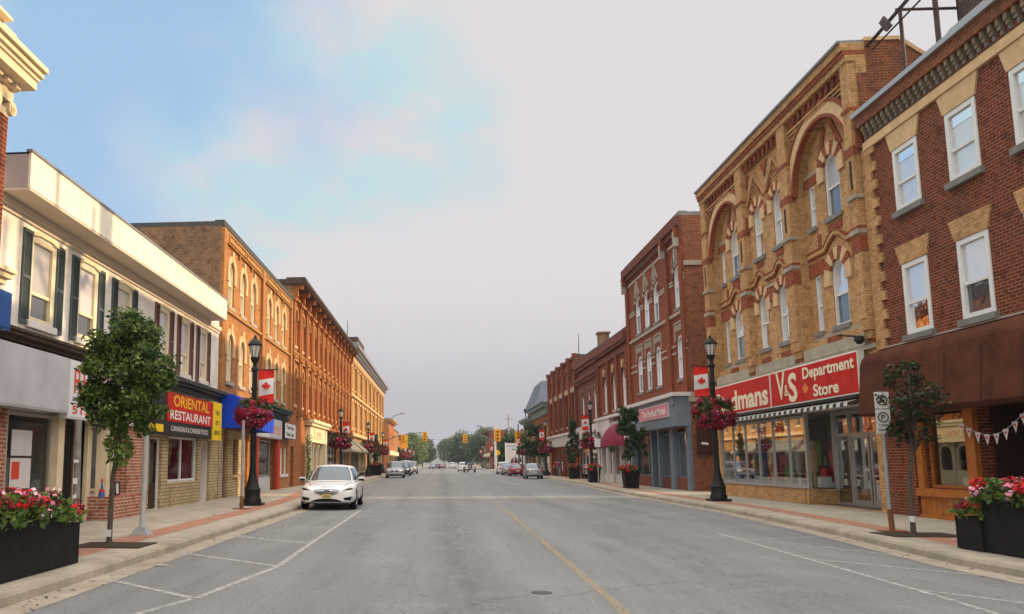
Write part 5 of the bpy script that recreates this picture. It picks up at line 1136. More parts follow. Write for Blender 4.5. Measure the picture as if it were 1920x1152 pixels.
# ---------------- planters
def blossoms(name,t,cs,seed,size,mats,w,per=46,rad=.16,petals=6):
    r=np.random.default_rng(seed); P=[];D=[]
    for c in cs:
        k=int(per*r.uniform(.5,1.3)); q,d=blob(r,k,c,(rad,rad,rad*.7),.55); P.append(q); D.append(d+np.array([0,-.3,.5]))
    return polys(name,t,np.concatenate(P),np.concatenate(D),size,mats,petals,.9,seed,weights=w,cup=.25)
def flowerbed(t,x0,x1,y0,y1,z,seed,dens=1.,lime=.25,spill=.22,big=.032):
    """leaves and flower clusters over the top of a planter, spilling over its rim"""
    r=np.random.default_rng(seed); A=(x1-x0)*(y1-y0); n=int(900*A*dens)
    X=r.uniform(x0-spill*.6,x1+spill*.6,n); Y=r.uniform(y0-spill*.6,y1+spill*.6,n)
    out=np.maximum(np.maximum(x0-X,X-x1),np.maximum(y0-Y,Y-y1)).clip(0)
    Z=z+.05+r.uniform(-.02,.26,n)*(1-out/spill)-out*1.2*r.uniform(.3,1,n)
    polys('foliage',t,np.stack([X,Y,Z],1),r.normal(size=(n,3))+np.array([0,-.2,.8]),.045,['leaf_a','leaf_b','leaf_lime','leaf_c'],4,.65,seed,weights=[3,3,lime*8,2],cup=.2)
    groups=(('red_blossoms',['petal_red','petal_crimson'],[3,1],.5),('dark_blossoms',['petal_crimson','petal_dark'],[3,1],.22),('pink_blossoms',['petal_pink','petal_white','petal_magenta'],[3,2,1],.28))
    m=int(26*A*dens)+6
    for nm,mt,w,fr in groups:
        k=max(2,int(m*fr)); cs=[]
        for _ in range(k):
            u=r.uniform(x0-spill*.7,x1+spill*.5); v=r.uniform(y0-spill*.7,y1+spill*.5); o=max(x0-u,u-x1,y0-v,v-y1,0); cs.append((u,v,z+.16+r.uniform(-.03,.16)-o*1.3*r.uniform(.4,1.2)))
        blossoms(nm,t,cs,seed+len(nm),big,mt,w,26,.12)
def box_planter(label,x0,x1,y0,y1,h,seed,step=None,group='black box planters of red flowers',dens=1.):
    t=thing('planter',label,'planter',((x0+x1)/2,(y0+y1)/2,.15),group)
    def bx(mb,a,b,c,d,z):
        w=.06; mb.box(a,b,c,c+w,.16,z); mb.box(a,b,d-w,d,.16,z); mb.box(a,a+w,c+w,d-w,.16,z); mb.box(b-w,b,c+w,d-w,.16,z)
        n=max(2,int((b-a)/.2)); 
        for i in range(1,n): mb.box(a+(b-a)*i/n-.004,a+(b-a)*i/n+.004,c-.006,c,.18,z-.02)
    mb=MB(); bx(mb,x0,x1,y0,y1,h)
    if step: bx(mb,*step)
    mb.build('box',MT['planter_black'],t)
    mb=MB(); mb.box(x0+.06,x1-.06,y0+.06,y1-.06,h-.2,h-.06); 
    if step: mb.box(step[0]+.06,step[1]-.06,step[2]+.06,step[3]-.06,step[4]-.2,step[4]-.06)
    mb.build('soil',MT['soil'],t)
    flowerbed(t,x0,x1,y0,y1,h,seed,dens,big=.027)
    if step: flowerbed(t,step[0],step[1],step[2],step[3],step[4],seed+9,dens*.7,lime=.7,spill=.12,big=.022)
    return t
box_planter('big black planter of red and pink flowers at the sunlit side kerb',-6.3,-5.27,9.2,10.95,.88,31,(-6.1,-5.27,10.95,11.55,.74),dens=1.5)
box_planter('big stepped black planter of red flowers before the brown awning shop',8.85,10.1,11.6,14.1,1.02,47,(8.8,9.6,14.1,14.75,.70),dens=1.5)
def tub(label,x,y,s,h,seed,shrub,red=False,group='black tubs along the pavement'):
    t=thing('tub_planter',label,'planter',(x,y,.15),group)
    mb=MB(); mb.prism([(x-s*.42,y-s*.42,.16),(x+s*.42,y-s*.42,.16),(x+s*.42,y+s*.42,.16),(x-s*.42,y+s*.42,.16)],[(x-s/2,y-s/2,h),(x+s/2,y-s/2,h),(x+s/2,y+s/2,h),(x-s/2,y+s/2,h)]); mb.box(x-s/2-.03,x+s/2+.03,y-s/2-.03,y+s/2+.03,h,h+.06); mb.build('tub',MT['planter_black'],t)
    r=np.random.default_rng(seed)
    if shrub:
        mb=MB(); mb.tube([(x,y,h),(x+.03,y,h+shrub[0]*.4),(x,y,h+shrub[0]*.8)],[.04,.03,.01],6); mb.build('stem',MT['bark'],t)
        P=[];D=[]
        for k in range(70):
            z=h+.5+(shrub[0]-.4)*r.uniform()**.8; q=shrub[1]*(1.05-abs((z-h)/shrub[0]-.45)*1.3); a=r.uniform(0,6.28); rad=q*r.uniform(.1,1); p,d=blob(r,60,(x+math.cos(a)*rad,y+math.sin(a)*rad,z),(.2,.2,.2)); P.append(p);D.append(d+r.normal(size=d.shape)*.6)
        polys('foliage',t,np.concatenate(P),np.concatenate(D),.075,['leaf_c','leaf_e','leaf_a'],4,.5,seed,cup=.15)
    flowerbed(t,x-s/2,x+s/2,y-s/2,y+s/2,h,seed+1,.8,lime=.1,big=.04)
    return t
tub('black tub with a tall dark shrub by the slate blue shopfront',10.9,47.5,.85,1.15,61,(3.5,1.25))
tub('black flower tub without a shrub near the burgundy dome awning',11.35,61,.82,1.15,62,None)
tub('black tub with a slim conifer by the maroon brick shops',12.2,75,.95,1.15,63,(4.2,.8))
tub('dark tub of flowers by the kerb beside the silver minivan',-7.4,93,1.5,1.3,64,(3.4,.5))
tub('small dark tub on the pavement past the junction',12.0,152,1.4,1.3,65,(2.4,.5))
# ---------------- street lamps with banners and flower baskets
def lamp(label,x,y,sg,base=.15,h=5.85):
    t=thing('street_lamp',label,'street lamp',(x,y,base),'black heritage street lamps')
    c=(x,y,base)
    mb=MB(); mb.box(x-.36,x+.36,y-.36,y+.36,base,base+.09); mb.lathe([(.31,.09),(.31,.2),(.27,.26),(.27,.5),(.29,.55),(.24,.62),(.17,.85),(.13,1.05),(.12,1.15)],c,12); mb.build('base',MT['lamp_metal'],t,smooth=True)
    mb=MB(); mb.lathe([(.115,1.15),(.105,1.3),(.10,1.5),(.085,h-1.25)],c,14); mb.lathe([(.115,2.15),(.115,2.22)],c,14); mb.lathe([(.12,h-1.9),(.12,h-1.8)],c,14)
    mb.build('pole',MT['lamp_metal'],t,smooth=True)
    mb=MB(); z=h-1.25; mb.lathe([(.09,z),(.13,z+.05),(.13,z+.12),(.075,z+.2),(.075,z+.3),(.12,z+.38),(.17,z+.5),(.13,z+.52)],c,12); mb.build('collar',MT['lamp_metal'],t,smooth=True)
    mb=MB(); mb.lathe([(.12,z+.52),(.215,z+.92),(.2,z+.96),(.0,z+.96)],c,8); mb.build('lamp_glass',mat('frosted',(.62,.60,.55),.25,spec=.7),t,smooth=False)
    mb=MB()
    for k in range(8):
        a=2*math.pi*(k+.5)/8; mb.tube([(x+.125*math.cos(a),y+.125*math.sin(a),base+z+.52),(x+.222*math.cos(a),y+.222*math.sin(a),base+z+.93)],.012,4)
    mb.lathe([(.25,z+.92),(.26,z+.97),(.2,z+1.06),(.1,z+1.16),(.06,z+1.18),(.06,z+1.22),(.02,z+1.3),(.0,z+1.33)],c,8); mb.build('lantern_cap',MT['lamp_metal'],t)
    mb=MB(); mb.tube([(x,y,base+h-1.17),(x+sg*.72,y,base+h-1.17)],.018,6); mb.tube([(x,y,base+h-2.36),(x+sg*.72,y,base+h-2.36)],.018,6); mb.lathe([(.03,0),(.03,.04)],(x+sg*.73,y,base+h-1.19),8); mb.build('banner_arm',MT['lamp_metal'],t)
    return t
mat('flag_red',(.66,.025,.015),.7,var=.05); mat('flag_white',(.70,.68,.68),.7)
def banner(label,x,y,sg,base=.15,h=5.85,lean=0):
    t=thing('flag_banner',label,'flag',(x+sg*.43,y,base+h-2.34),'maple leaf banners on the street lamps')
    x0,x1=x+sg*.15,x+sg*.68; a,b=min(x0,x1),max(x0,x1); zt,zb=base+h-1.18,base+h-2.34; H=zt-zb; N=8
    def wv(u,v): return y+.02*math.sin(u*5+v*4)+.015*math.sin(v*9)
    def bandm(f0,f1,m,mb,n=5):
        for i in range(N):
            for j in range(n):
                q=[]
                for di,dj in ((0,0),(1,0),(1,1),(0,1)):
                    u=(i+di)/N; lo,hi=f0(u),f1(u); v=lo+(hi-lo)*(j+dj)/n; q.append((a+(b-a)*u,wv(u,v),zb+H*v))
                mb.add(q,[(0,1,2,3)],m)
    mb=MB(); bandm(lambda u:0,lambda u:.21+.07*u,0,mb); bandm(lambda u:.21+.07*u,lambda u:.69+.07*u,1,mb); bandm(lambda u:.69+.07*u,lambda u:1,0,mb)
    vs=len(mb.v); mb.add([(p[0],p[1]+.008,p[2]) for p in mb.v[:vs]],[list(f) for f in mb.f],0); 
    for k in range(len(mb.m)//2): mb.m[len(mb.m)//2+k]=mb.m[k]
    mb.build('cloth',[MT['flag_red'],MT['flag_white']],t,recalc=False)
    mb=MB(); cx=(a+b)/2; cz=zb+H*.49; mb.add([(cx+p*.185,wv((cx+p*.185-a)/(b-a),(cz+q*.185-zb)/H)-.012,cz+q*.185) for p,q in LEAF],[list(range(len(LEAF)))]); mb.build('maple_leaf',MT['flag_red'],t,recalc=False)
    return t
def basket(label,x,y,z,r,seed,n=5200,size=.036):
    t=thing('flower_basket',label,'hanging basket',(x,y,z),'flower baskets hung round the street lamps')
    mb=MB()
    for s in (-1,1): mb.lathe([(.05,-.32),(.2,-.25),(.3,-.05),(.32,.05)],(x+s*r*.5,y,z),14); 
    mb.build('basket',MT['soil'],t,smooth=True)
    mb=MB(); mb.tube([(x-r*.55,y,z+.1),(x-r*.5,y,z+.55),(x,y,z+.62),(x+r*.5,y,z+.55),(x+r*.55,y,z+.1)],.012,5); mb.build('bracket',MT['lamp_metal'],t)
    g=np.random.default_rng(seed); P=[];D=[];Q=[];E=[]
    for k in range(130):
        s=g.choice((-1,1)); d=g.normal(size=3); d/=np.linalg.norm(d); d[2]=abs(d[2])*.9 if g.uniform()<.45 else -abs(d[2])*.8
        c=np.array([x+s*r*.38,y,z+.06])+d*np.array([r*.62,r*.7,r*.92])*g.uniform(.75,1.05); top=d[2]>.25
        k1=int(n/130*.5); p,e=blob(g,k1,c,(.17,.17,.14)); P.append(p);D.append(e+g.normal(size=e.shape)*.5)
        if g.uniform()<(.38 if top else .95): p,e=blob(g,int(n/130*.62),c+d*.07,(.15,.15,.12)); Q.append(p);E.append(e+d*1.2)
    polys('foliage',t,np.concatenate(P),np.concatenate(D),size*1.25,['leaf_a','leaf_c','leaf_b','leaf_red'],4,.5,seed,cup=.2,weights=[3,3,2,1.5])
    polys('blossoms',t,np.concatenate(Q),np.concatenate(E),size,['petal_magenta','petal_crimson','petal_red','petal_pink','petal_dark'],6,.9,seed+1,cup=.25,weights=[4,4,1.6,1.2,1.5])
    return t
LAMPS=[(-6.43,27.4,1,'next to the blue awning'),(10.57,31.9,-1,'in front of the red store sign'),
 (-7.9,64,1,'by the cream shopfront'),(-7.75,87,1,'behind the silver minivan'),(-8.0,113,1,'by the end of the ochre block'),
 (11.9,64.6,-1,'beside the burgundy dome awning'),(11.9,92,-1,'behind the silver parked hatchback'),(11.9,118,-1,'by the teal cornice before the junction')]
for i,(x,y,sg,wh) in enumerate(LAMPS):
    far=y>50
    hh=6.35 if i==1 else 5.85
    if i==0: L_=lamp('black street lamp '+wh,x,y,sg); L0r=L_
    elif i==1: L_=lamp('black street lamp '+wh,x,y,sg,h=hh); L1r=L_
    else: copy_tree(L0r if sg>0 else L1r,(x,y,.15),label='black street lamp '+wh)
    if i==0: B0=banner('maple leaf banner on the lamp '+wh,x,y,sg)
    elif i==1: B1=banner('maple leaf banner on the lamp '+wh,x,y,sg,h=hh)
    else: copy_tree(B0 if sg>0 else B1,(x+sg*.43,y,.15+(3.51 if sg>0 else 4.01)),label='maple leaf banner on the lamp '+wh)
    if i<2: bk=basket('pink flower ball on the lamp '+wh,x,y,(3.25,3.38)[i],(.56,.70)[i],80+i,(9000,12000)[i]); 
    elif i==2: bk2=basket('pink flower ball on the lamp '+wh,x,y,3.3,.85,90,3000,.06)
    else: copy_tree(bk2,(x,y,3.3),label='pink flower ball on the lamp '+wh)
# far banners past the junction
for i,(x,y) in enumerate(((-7.6,168),(-7.6,192),(-7.6,218),(12,160),(12,182),(12,205),(12,230))):
    sg=1 if x<0 else -1; s='sunlit' if x<0 else 'shaded'; o=('nearest','middle','third','farthest')[i if x<0 else i-3] if x>0 else ('nearest','middle','farthest')[i]
    copy_tree(L0r if sg>0 else L1r,(x,y,.15),label=f'tiny distant street lamp past the junction, {o} of those on the {s} side')
    copy_tree(B0 if sg>0 else B1,(x+sg*.43,y,3.66 if sg>0 else 4.16),label=f'tiny maple leaf banner past the junction, {o} of those on the {s} side')
    copy_tree(bk2,(x,y,3.3),label=f'tiny red flower ball past the junction, {o} of those on the {s} side')
# ---------------- posts and street signs
mat('galv',(.42,.43,.43),.4,.5,var=.15); mat('rusty_brown',(.20,.09,.04),.8,var=.3)
def g_(): pass
t=thing('sign_pole','pale grey pole on a tapered square foot beside the leafy tree','pole',(-6.04,16.1,.15))
mb=MB(); mb.tube([(-6.04,16.1,.2),(-6.02,16.1,2.75)],.055,12); mb.build('pole',mat('pole_white',(.5,.5,.48),.5,var=.08),t,smooth=True)
mb=MB(); mb.prism([(-6.22,15.92,.155),(-5.86,15.92,.155),(-5.86,16.28,.155),(-6.22,16.28,.155)],[(-6.13,16.01,.31),(-5.95,16.01,.31),(-5.95,16.19,.31),(-6.13,16.19,.31)]); mb.build('foot',MT['galv'],t)
t=thing('bare_post','slim grey post with a rusty foot near the blue awning','pole',(-6.25,25.2,.15))
mb=MB(); mb.tube([(-6.25,25.2,.55),(-6.25,25.2,2.95)],.05,10); mb.build('post',MT['galv'],t,smooth=True)
mb=MB(); mb.tube([(-6.25,25.2,.16),(-6.25,25.2,.55)],.06,10); mb.box(-6.5,-6.0,25.0,25.4,.155,.175); mb.build('foot',MT['rusty_brown'],t)
t=thing('weathered_post','mottled grey post standing behind a big flower planter','pole',(-5.9,12.7,.15))
mb=MB(); mb.tube([(-5.95,12.9,.16),(-5.97,12.9,1.3),(-5.99,12.9,2.3)],[.062,.056,.05],12); mb.build('post',mat('mottled',(.20,.18,.16),.85,var=.5,vs=6),t,smooth=True)
mb=MB(); [mb.box(-5.97-w,-5.97+w,12.835,12.84,z,z+h_) for w,z,h_ in ((.035,1.25,.1),(.03,1.02,.06),(.04,1.6,.05))]; mb.build('torn_paper',MT['tape_white'],t)
t=thing('parking_sign','white parking sign pair on a leaning grey post in front of the red brick pier','sign',(9.4,18.15,.15))
px,py=9.53,18.15
mb=MB(); mb.tube([(px,py,.6),(px-.0,py,3.1)],.038,10); mb.build('post',MT['galv'],t,smooth=True)
mb=MB(); mb.tube([(px+.02,py,.16),(px,py,.62)],.055,10); mb.box(px-.22,px+.26,py-.15,py+.15,.155,.175); mb.build('foot',MT['rusty_brown'],t)
sx=px-.01
def circ(mb,cx,cz,r0,r1,y,n=24,m=0):
    vs=[]
    for k in range(n): a=2*math.pi*k/n; vs+=[(cx+r0*math.cos(a),y,cz+r0*math.sin(a)),(cx+r1*math.cos(a),y,cz+r1*math.sin(a))]
    mb.add(vs,[(2*k,2*k+1,(2*k+3)%(2*n),(2*k+2)%(2*n)) for k in range(n)],m)
for z0,z1,items in ((2.22,2.74,(('ring',2.57),('P',2.57,.08,.12),('2 HOUR',2.40,.20,.045),('8AM-6PM',2.30,.22,.04))),(2.76,3.12,(('ring',2.94),('R',2.94,.08,.12),('bar',2.94)))):
    mb=MB(); mb.box(sx-.15,sx+.15,py-.06,py-.05,z0,z1); pl=mb.build('sign_plate',MT['white'],t)
    for it in items:
        mb=MB()
        if it[0]=='ring': circ(mb,sx,it[1],.09,.115,py-.064); nm='ring'
        elif it[0]=='bar': mb.prism([(sx-.085,py-.066,it[1]+.07),(sx-.07,py-.066,it[1]+.085),(sx+.085,py-.066,it[1]-.07),(sx+.07,py-.066,it[1]-.085)],[(sx-.085,py-.068,it[1]+.07),(sx-.07,py-.068,it[1]+.085),(sx+.085,py-.068,it[1]-.07),(sx+.07,py-.068,it[1]-.085)]); nm='slash'
        else: text(mb,it[0],lambda a,b:(sx+a,py-.065,it[1]+b),it[2],it[3],0,.02); nm='lettering'
        mb.build(nm,MT['ink_black'],pl,recalc=False)
t=thing('small_parking_sign','small white parking plate on a post by the burgundy dome awning','sign',(11.1,58,.15)); mb=MB(); mb.tube([(11.1,58,.15),(11.1,58,3.3)],.04,6); mb.build('post',MT['galv'],t); mb=MB(); mb.box(10.9,11.3,57.93,57.95,2.7,3.3); mb.build('sign_plate',MT['white'],t)
# little things on the left sill and pavement
t=thing('garden_windmill','small red white and blue ornament standing on a shop sill','ornament',(-8.2,19.6,.75)); mb=MB(); mb.lathe([(.08,0),(.07,.12),(.03,.22),(.015,.38)],(-8.25,19.2,.76),8); mb.build('body',MT['goods_blue'],t); mb=MB(); mb.lathe([(.04,.38),(.0,.48)],(-8.25,19.2,.76),8); mb.lathe([(.072,.12),(.05,.2)],(-8.25,19.2,.765),8); mb.build('hat',MT['goods_red'],t)
t=thing('picture_frame','small framed picture leaning on a shop window ledge','picture frame',(-8.3,20.6,.75)); mb=MB(); f=FL; f.ring(mb,[(20.35,.76),(20.65,.76),(20.6,1.12),(20.3,1.12)],[(20.39,.8),(20.61,.8),(20.57,1.08),(20.34,1.08)],.6,.63); mb.build('frame',MT['ink_black'],t); mb=MB(); f.flat(mb,[(20.39,.8),(20.61,.8),(20.57,1.08),(20.34,1.08)],.61); mb.build('picture',MT['panel_white'],t)
mb=MB(); r=random.Random(2)
def scrap(x,y,label,z=0.):
    mb=MB(); r=random.Random(int(x*77)); pts=[(x+.09*math.cos(a)*r.uniform(.5,1.2),y+.06*math.sin(a)*r.uniform(.5,1.2)) for a in [k*1.05 for k in range(6)]]; mb.prism([(a,b,z+.008) for a,b in pts],[(a,b,z+.02+.02*r.random()) for a,b in pts]); tag(mb.build('paper_scrap',mat('paper_scrap',(.5,.47,.4),.8),loc=(x,y,z)),label,'litter')
scrap(-4.35,12.5,'pale scrap of litter in the gutter'); scrap(-6.2,22,'small white scrap of litter on the pavement',.15)
t=thing('vine','thin climbing plant against the brick beside the cream shopfront','plant',(-8.6,52.3,.15)); r=np.random.default_rng(3); mb=MB(); mb.tube([(-8.7,52.3,.15),(-8.6,52.5,1.5),(-8.7,52.2,3.2)],.04,5); mb.build('stem',MT['bark'],t); P=np.stack([r.uniform(-8.8,-8.4,220),r.uniform(51.9,52.8,220),r.uniform(.5,3.4,220)],1); polys('foliage',t,P,r.normal(size=(220,3)),.09,['leaf_b','leaf_d'],4,.5,4)
# ---------------- trees along the far street
def far_tree(x,y,h,rx,seed,label,mats,n=1500,ls=.33,name='tree'):
    h*=.88; tree(label,x,y,h*.14,h,rx*.85,rx*.85,seed,60,n*4,ls,mats,tr=.22,name=name,base=0,cr=.42,limbs=6,group='trees along the far street')
FM=['leaf_far','leaf_far2','leaf_a']
far_tree(-9.2,205,7.5,2.6,101,'dark round street tree by the low orange shop',['leaf_far','leaf_c'],name='round_tree'); far_tree(-9,232,11,4.5,102,'bright green tree past the sunlit side shops',['leaf_far2','leaf_d','leaf_far']); far_tree(-8.8,262,13,5.5,103,'tall light green tree behind the bright one on the sunlit side',['leaf_far2','leaf_d']); far_tree(-6.5,300,12,5.5,104,'farthest light green tree on the sunlit side, nearest the roadway',['leaf_far2','leaf_far'])
far_tree(8.5,300,14,6,105,'big dark tree just beside the far end of the road',['leaf_far','leaf_c','leaf_far2'],2400); far_tree(17,285,14.5,7,106,'tallest dark tree behind the white pole traffic signal',['leaf_far','leaf_c'],2400); far_tree(23,262,13,6.5,107,'broad dark tree above the distant red brick building',['leaf_c','leaf_far'],2000); far_tree(4.5,380,15,6,108,'hazy green tree at the end of the road',['leaf_far2','leaf_far'],1800,.42)
far_tree(13,150,7.6,3.2,109,'dark leafy tree at the junction beyond the grey cornice building',['leaf_c','leaf_far'],1800,.3); far_tree(19,148,10,4.5,110,'yellow green tree above the billboard',['leaf_far2','leaf_d'],1800); far_tree(21,165,11.5,5,114,'tall dark tree behind the billboard',['leaf_c','leaf_far'],1800)
tree('dark street tree with dense crown in front of the teal trimmed building',11.9,103,2.2,6.6,1.9,1.7,111,46,2400,.16,['leaf_c','leaf_e','leaf_a'],tr=.09,cr=.36,limbs=8)
far_tree(-9.2,178,5.5,1.7,112,'small dark round tree by the gabled brick building',['leaf_c','leaf_far'],700,.25); far_tree(13.2,242,13,5,113,'mid green tree behind the distant brown shop',['leaf_far','leaf_far2'],1500)
# ---------------- traffic signals
mat('signal_yellow',(.80,.40,.02),.5); mat('signal_lens',(.10,.02,.015),.3); mat('pole_gray',(.16,.16,.17),.5,.3)
def head(parent,x,y,z,sc=1.):
    mb=MB(); w=.36*sc; mb.box(x-w,x+w,y-.02,y+.02,z-.75*sc,z+.75*sc); mb.box(x-.19*sc,x+.19*sc,y-.2,y-.021,z-.62*sc,z+.62*sc); o=mb.build('signal_housing',MT['signal_yellow'],parent)
    mb=MB()
    for k in (-.4,0,.4): mb.tube([(x,y-.2,z+k*sc),(x,y-.22,z+k*sc)],.13*sc,12)
    mb.build('signal_lens',MT['signal_lens'],o)
def signal(label,px,y,ax,az,pm,lum,heads,ph=5.2,thick=.14):
    t=thing('traffic_signal',label,'traffic light',(px,y,.15))
    mb=MB(); mb.tube([(px,y,.15),(px,y,7.6)],[thick,thick*.7],10); mb.build('pole',MT[pm],t,smooth=True)
    mb=MB(); mb.tube([(px,y,ph),(px+(ax-px)*.4,y,ph+(az-ph)*.62),(ax,y,az)],[.10,.08,.05],8); mb.build('signal_arm',MT['pole_gray'],t,smooth=True)
    for hx,hz,s in heads: head(t,hx,y-.15,hz,s)
    if lum:
        mb=MB(); mb.tube([(px,y,7.4),(px+(lum[0]-px)*.6,y,lum[1]-.3),(lum[0],y,lum[1])],[.06,.05,.04],7); mb.build('lamp_arm',MT['pole_gray'],t); mb=MB(); mb.box(lum[0]-.45,lum[0]+.35,y-.16,y+.16,lum[1]-.08,lum[1]+.08); mb.build('lamp_head',MT['coping'],t,bevel=.05)
signal('grey signal mast with a long arm and yellow signal over the road',-9.0,126.4,-2.3,6.4,'pole_gray',(-5.8,9.3),[(-2.3,5.65,1.0),(-5.7,5.3,.95)],5.0)
signal('white signal mast with street light and large yellow signals',8.9,131,4.1,6.3,'panel_white',(6.4,7.5),[(4.1,5.5,.95),(9.3,6.0,1.35)],5.0,.2)
signal('dark signal pole with one signal beside the grey corniced building',12.3,127.5,9.8,6.7,'pole_gray',None,[(12.2,5.6,1.2)],6.0)
t=thing('overhead_wires','thin dark wires strung across the road beyond the signals','wires',(0,210,9)); mb=MB()
for z,y in ((7.6,205),(6.4,212)):
    mb.tube([(-12+24*k/8,y,z-.5*math.sin(math.pi*k/8)+.3) for k in range(9)],.025,4)
mb.build('wire',MT['dark_metal'],t)
t=thing('utility_pole','bare utility pole with a crossarm among the trees','pole',(13.4,158,0)); mb=MB(); mb.tube([(13.4,158,0),(13.4,158,11)],.14,8); mb.build('pole',MT['stone'],t); mb=MB(); mb.box(12.6,14.2,157.9,158,10,10.15); mb.build('crossarm',MT['stone'],t)
t=thing('corner_light_pole','tall thin dark pole with ball top by the grey corniced building','pole',(12.7,120,.15)); mb=MB(); mb.tube([(12.7,120,.15),(12.7,120,9)],.07,7); mb.build('pole',MT['dark_metal'],t); mb=MB(); mb.lathe([(.05,0),(.28,.15),(.28,.4),(.05,.55)],(12.7,120,9),10); mb.build('lamp_head',MT['dark_metal'],t)
t=thing('billboard','white mural billboard on posts at the junction behind the parked cars','billboard',(13.2,142,0)); mb=MB(); mb.box(11.4,15.0,142,142.15,1.2,5.0); mb.build('board',MT['panel_white'],t)
mb=MB(); [mb.box(x,x+.2,141.8,142,0,5.1) for x in (11.35,14.85)]; mb.build('post',MT['white'],t)
mb=MB(); r=random.Random(4)
for k in range(7):
    x=12.2+.35*k*.7; z=1.5+.25*r.random(); mb.prism([(x,141.98,z),(x+.5,141.98,z),(x+.35+.2*r.random(),141.98,z+.6+1.1*r.random())],[(x,141.99,z),(x+.5,141.99,z),(x+.4,141.99,z+1)],k%3)
mb.build('mural',[MT['dark'],MT['ink_pink'],MT['slate_blue']],t)
mb=MB(); text(mb,'HISTORIC TOWN',lambda a,b:(13.2+a,141.99,4.5+b),3.0,.35,0,.01); text(mb,'MAIN',lambda a,b:(13.2+a,141.99,3.9+b),1.3,.35,0,.01); mb.build('lettering',MT['slate_blue'],t,recalc=False)
t=thing('yellow_sign_board','small yellow shop board projecting beyond the junction','sign',(-8.4,150,5)); mb=MB(); mb.box(-7.6,-6.3,158,158.1,4.4,7.0); mb.build('board',MT['signal_yellow'],t); mb=MB(); text(mb,'PIZZA',lambda a,b:(-6.95+b*0+a,157.98,5.8+b),1.0,.4,0,.02); mb.build('lettering',MT['ink_black'],t,recalc=False); mb=MB(); mb.box(-9.3,-7.6,158.02,158.08,6.7,6.8); mb.build('bracket',MT['dark_metal'],t)
t=thing('round_yellow_sign','round yellow warning sign near the billboard','sign',(10.3,146,.0)); mb=MB(); mb.tube([(10.3,146,0),(10.3,146,3.4)],.05,6); mb.build('post',MT['galv'],t); mb=MB(); mb.tube([(10.3,145.9,3.4),(10.3,145.95,3.4)],.5,14); mb.build('sign_plate',MT['signal_yellow'],t)

# fallen leaves and grit gathered in the gutters
r=np.random.default_rng(12); P=[]
for K,sg in ((KL,1),(KR,-1)):
    ys=r.uniform(7,60,700)**1.0
    for y in ys:
        P.append((kx(K,y)+sg*abs(r.normal())*.22+sg*.03,y,.012))
P=np.array(P); polys('fallen_leaves',None,P,np.tile([0,0,1.],(len(P),1))+r.normal(size=(len(P),3))*.15,.022,['rusty_brown','bark','leaf_red'],4,.6,13,loc=(0,0,0))['kind']='stuff'
P=np.stack([r.uniform(-4.5,8,260),r.uniform(7,24,260),np.full(260,.008)],1); polys('road_gravel',None,P,np.tile([0,0,1.],(260,1))+r.normal(size=(260,3))*.2,.013,['stone_gray','bark','line_white'],5,.7,14,loc=(0,0,0))['kind']='stuff'
# ---------------- vehicles (built facing -Y, origin at the middle of the front bumper on the ground)
mat('paint_white',(.78,.77,.75),.3,coat=.8); mat('paint_silver',(.36,.37,.39),.32,.5,coat=.6); mat('paint_navy',(.03,.035,.05),.3,.3,coat=.7); mat('paint_red',(.24,.012,.02),.3,.2,coat=.7); mat('paint_beige',(.35,.32,.26),.35,.3,coat=.6)
mat('tyre',(.012,.012,.012),.9); mat('rim',(.42,.42,.43),.3,.7); mat('chrome',(.65,.65,.66),.15,.95); mat('grille_black',(.012,.012,.012),.5); mat('tail_red',(.35,.01,.01),.25,coat=.5); mat('head_lens',(.20,.20,.21),.12,.3,coat=.6); mat('head_clear',(.62,.62,.60),.12,.2,coat=.5); mat('plate_yellow',(.62,.52,.18),.5); mat('plate_white',(.6,.6,.58),.5); mat('cabin',(.03,.03,.03),.8); mat('seat_grey',(.10,.10,.105),.8)
pane('car_screen',(.012,.016,.02),refl=.12,tint=(.6,.72,.80),rough=.03)
def interp(tab,y):
    if y<=tab[0][0]: return tab[0][1:]
    for a,b in zip(tab,tab[1:]):
        if y<=b[0]:
            t=(y-a[0])/(b[0]-a[0]); return tuple(p+(q-p)*t for p,q in zip(a[1:],b[1:]))
    return tab[-1][1:]
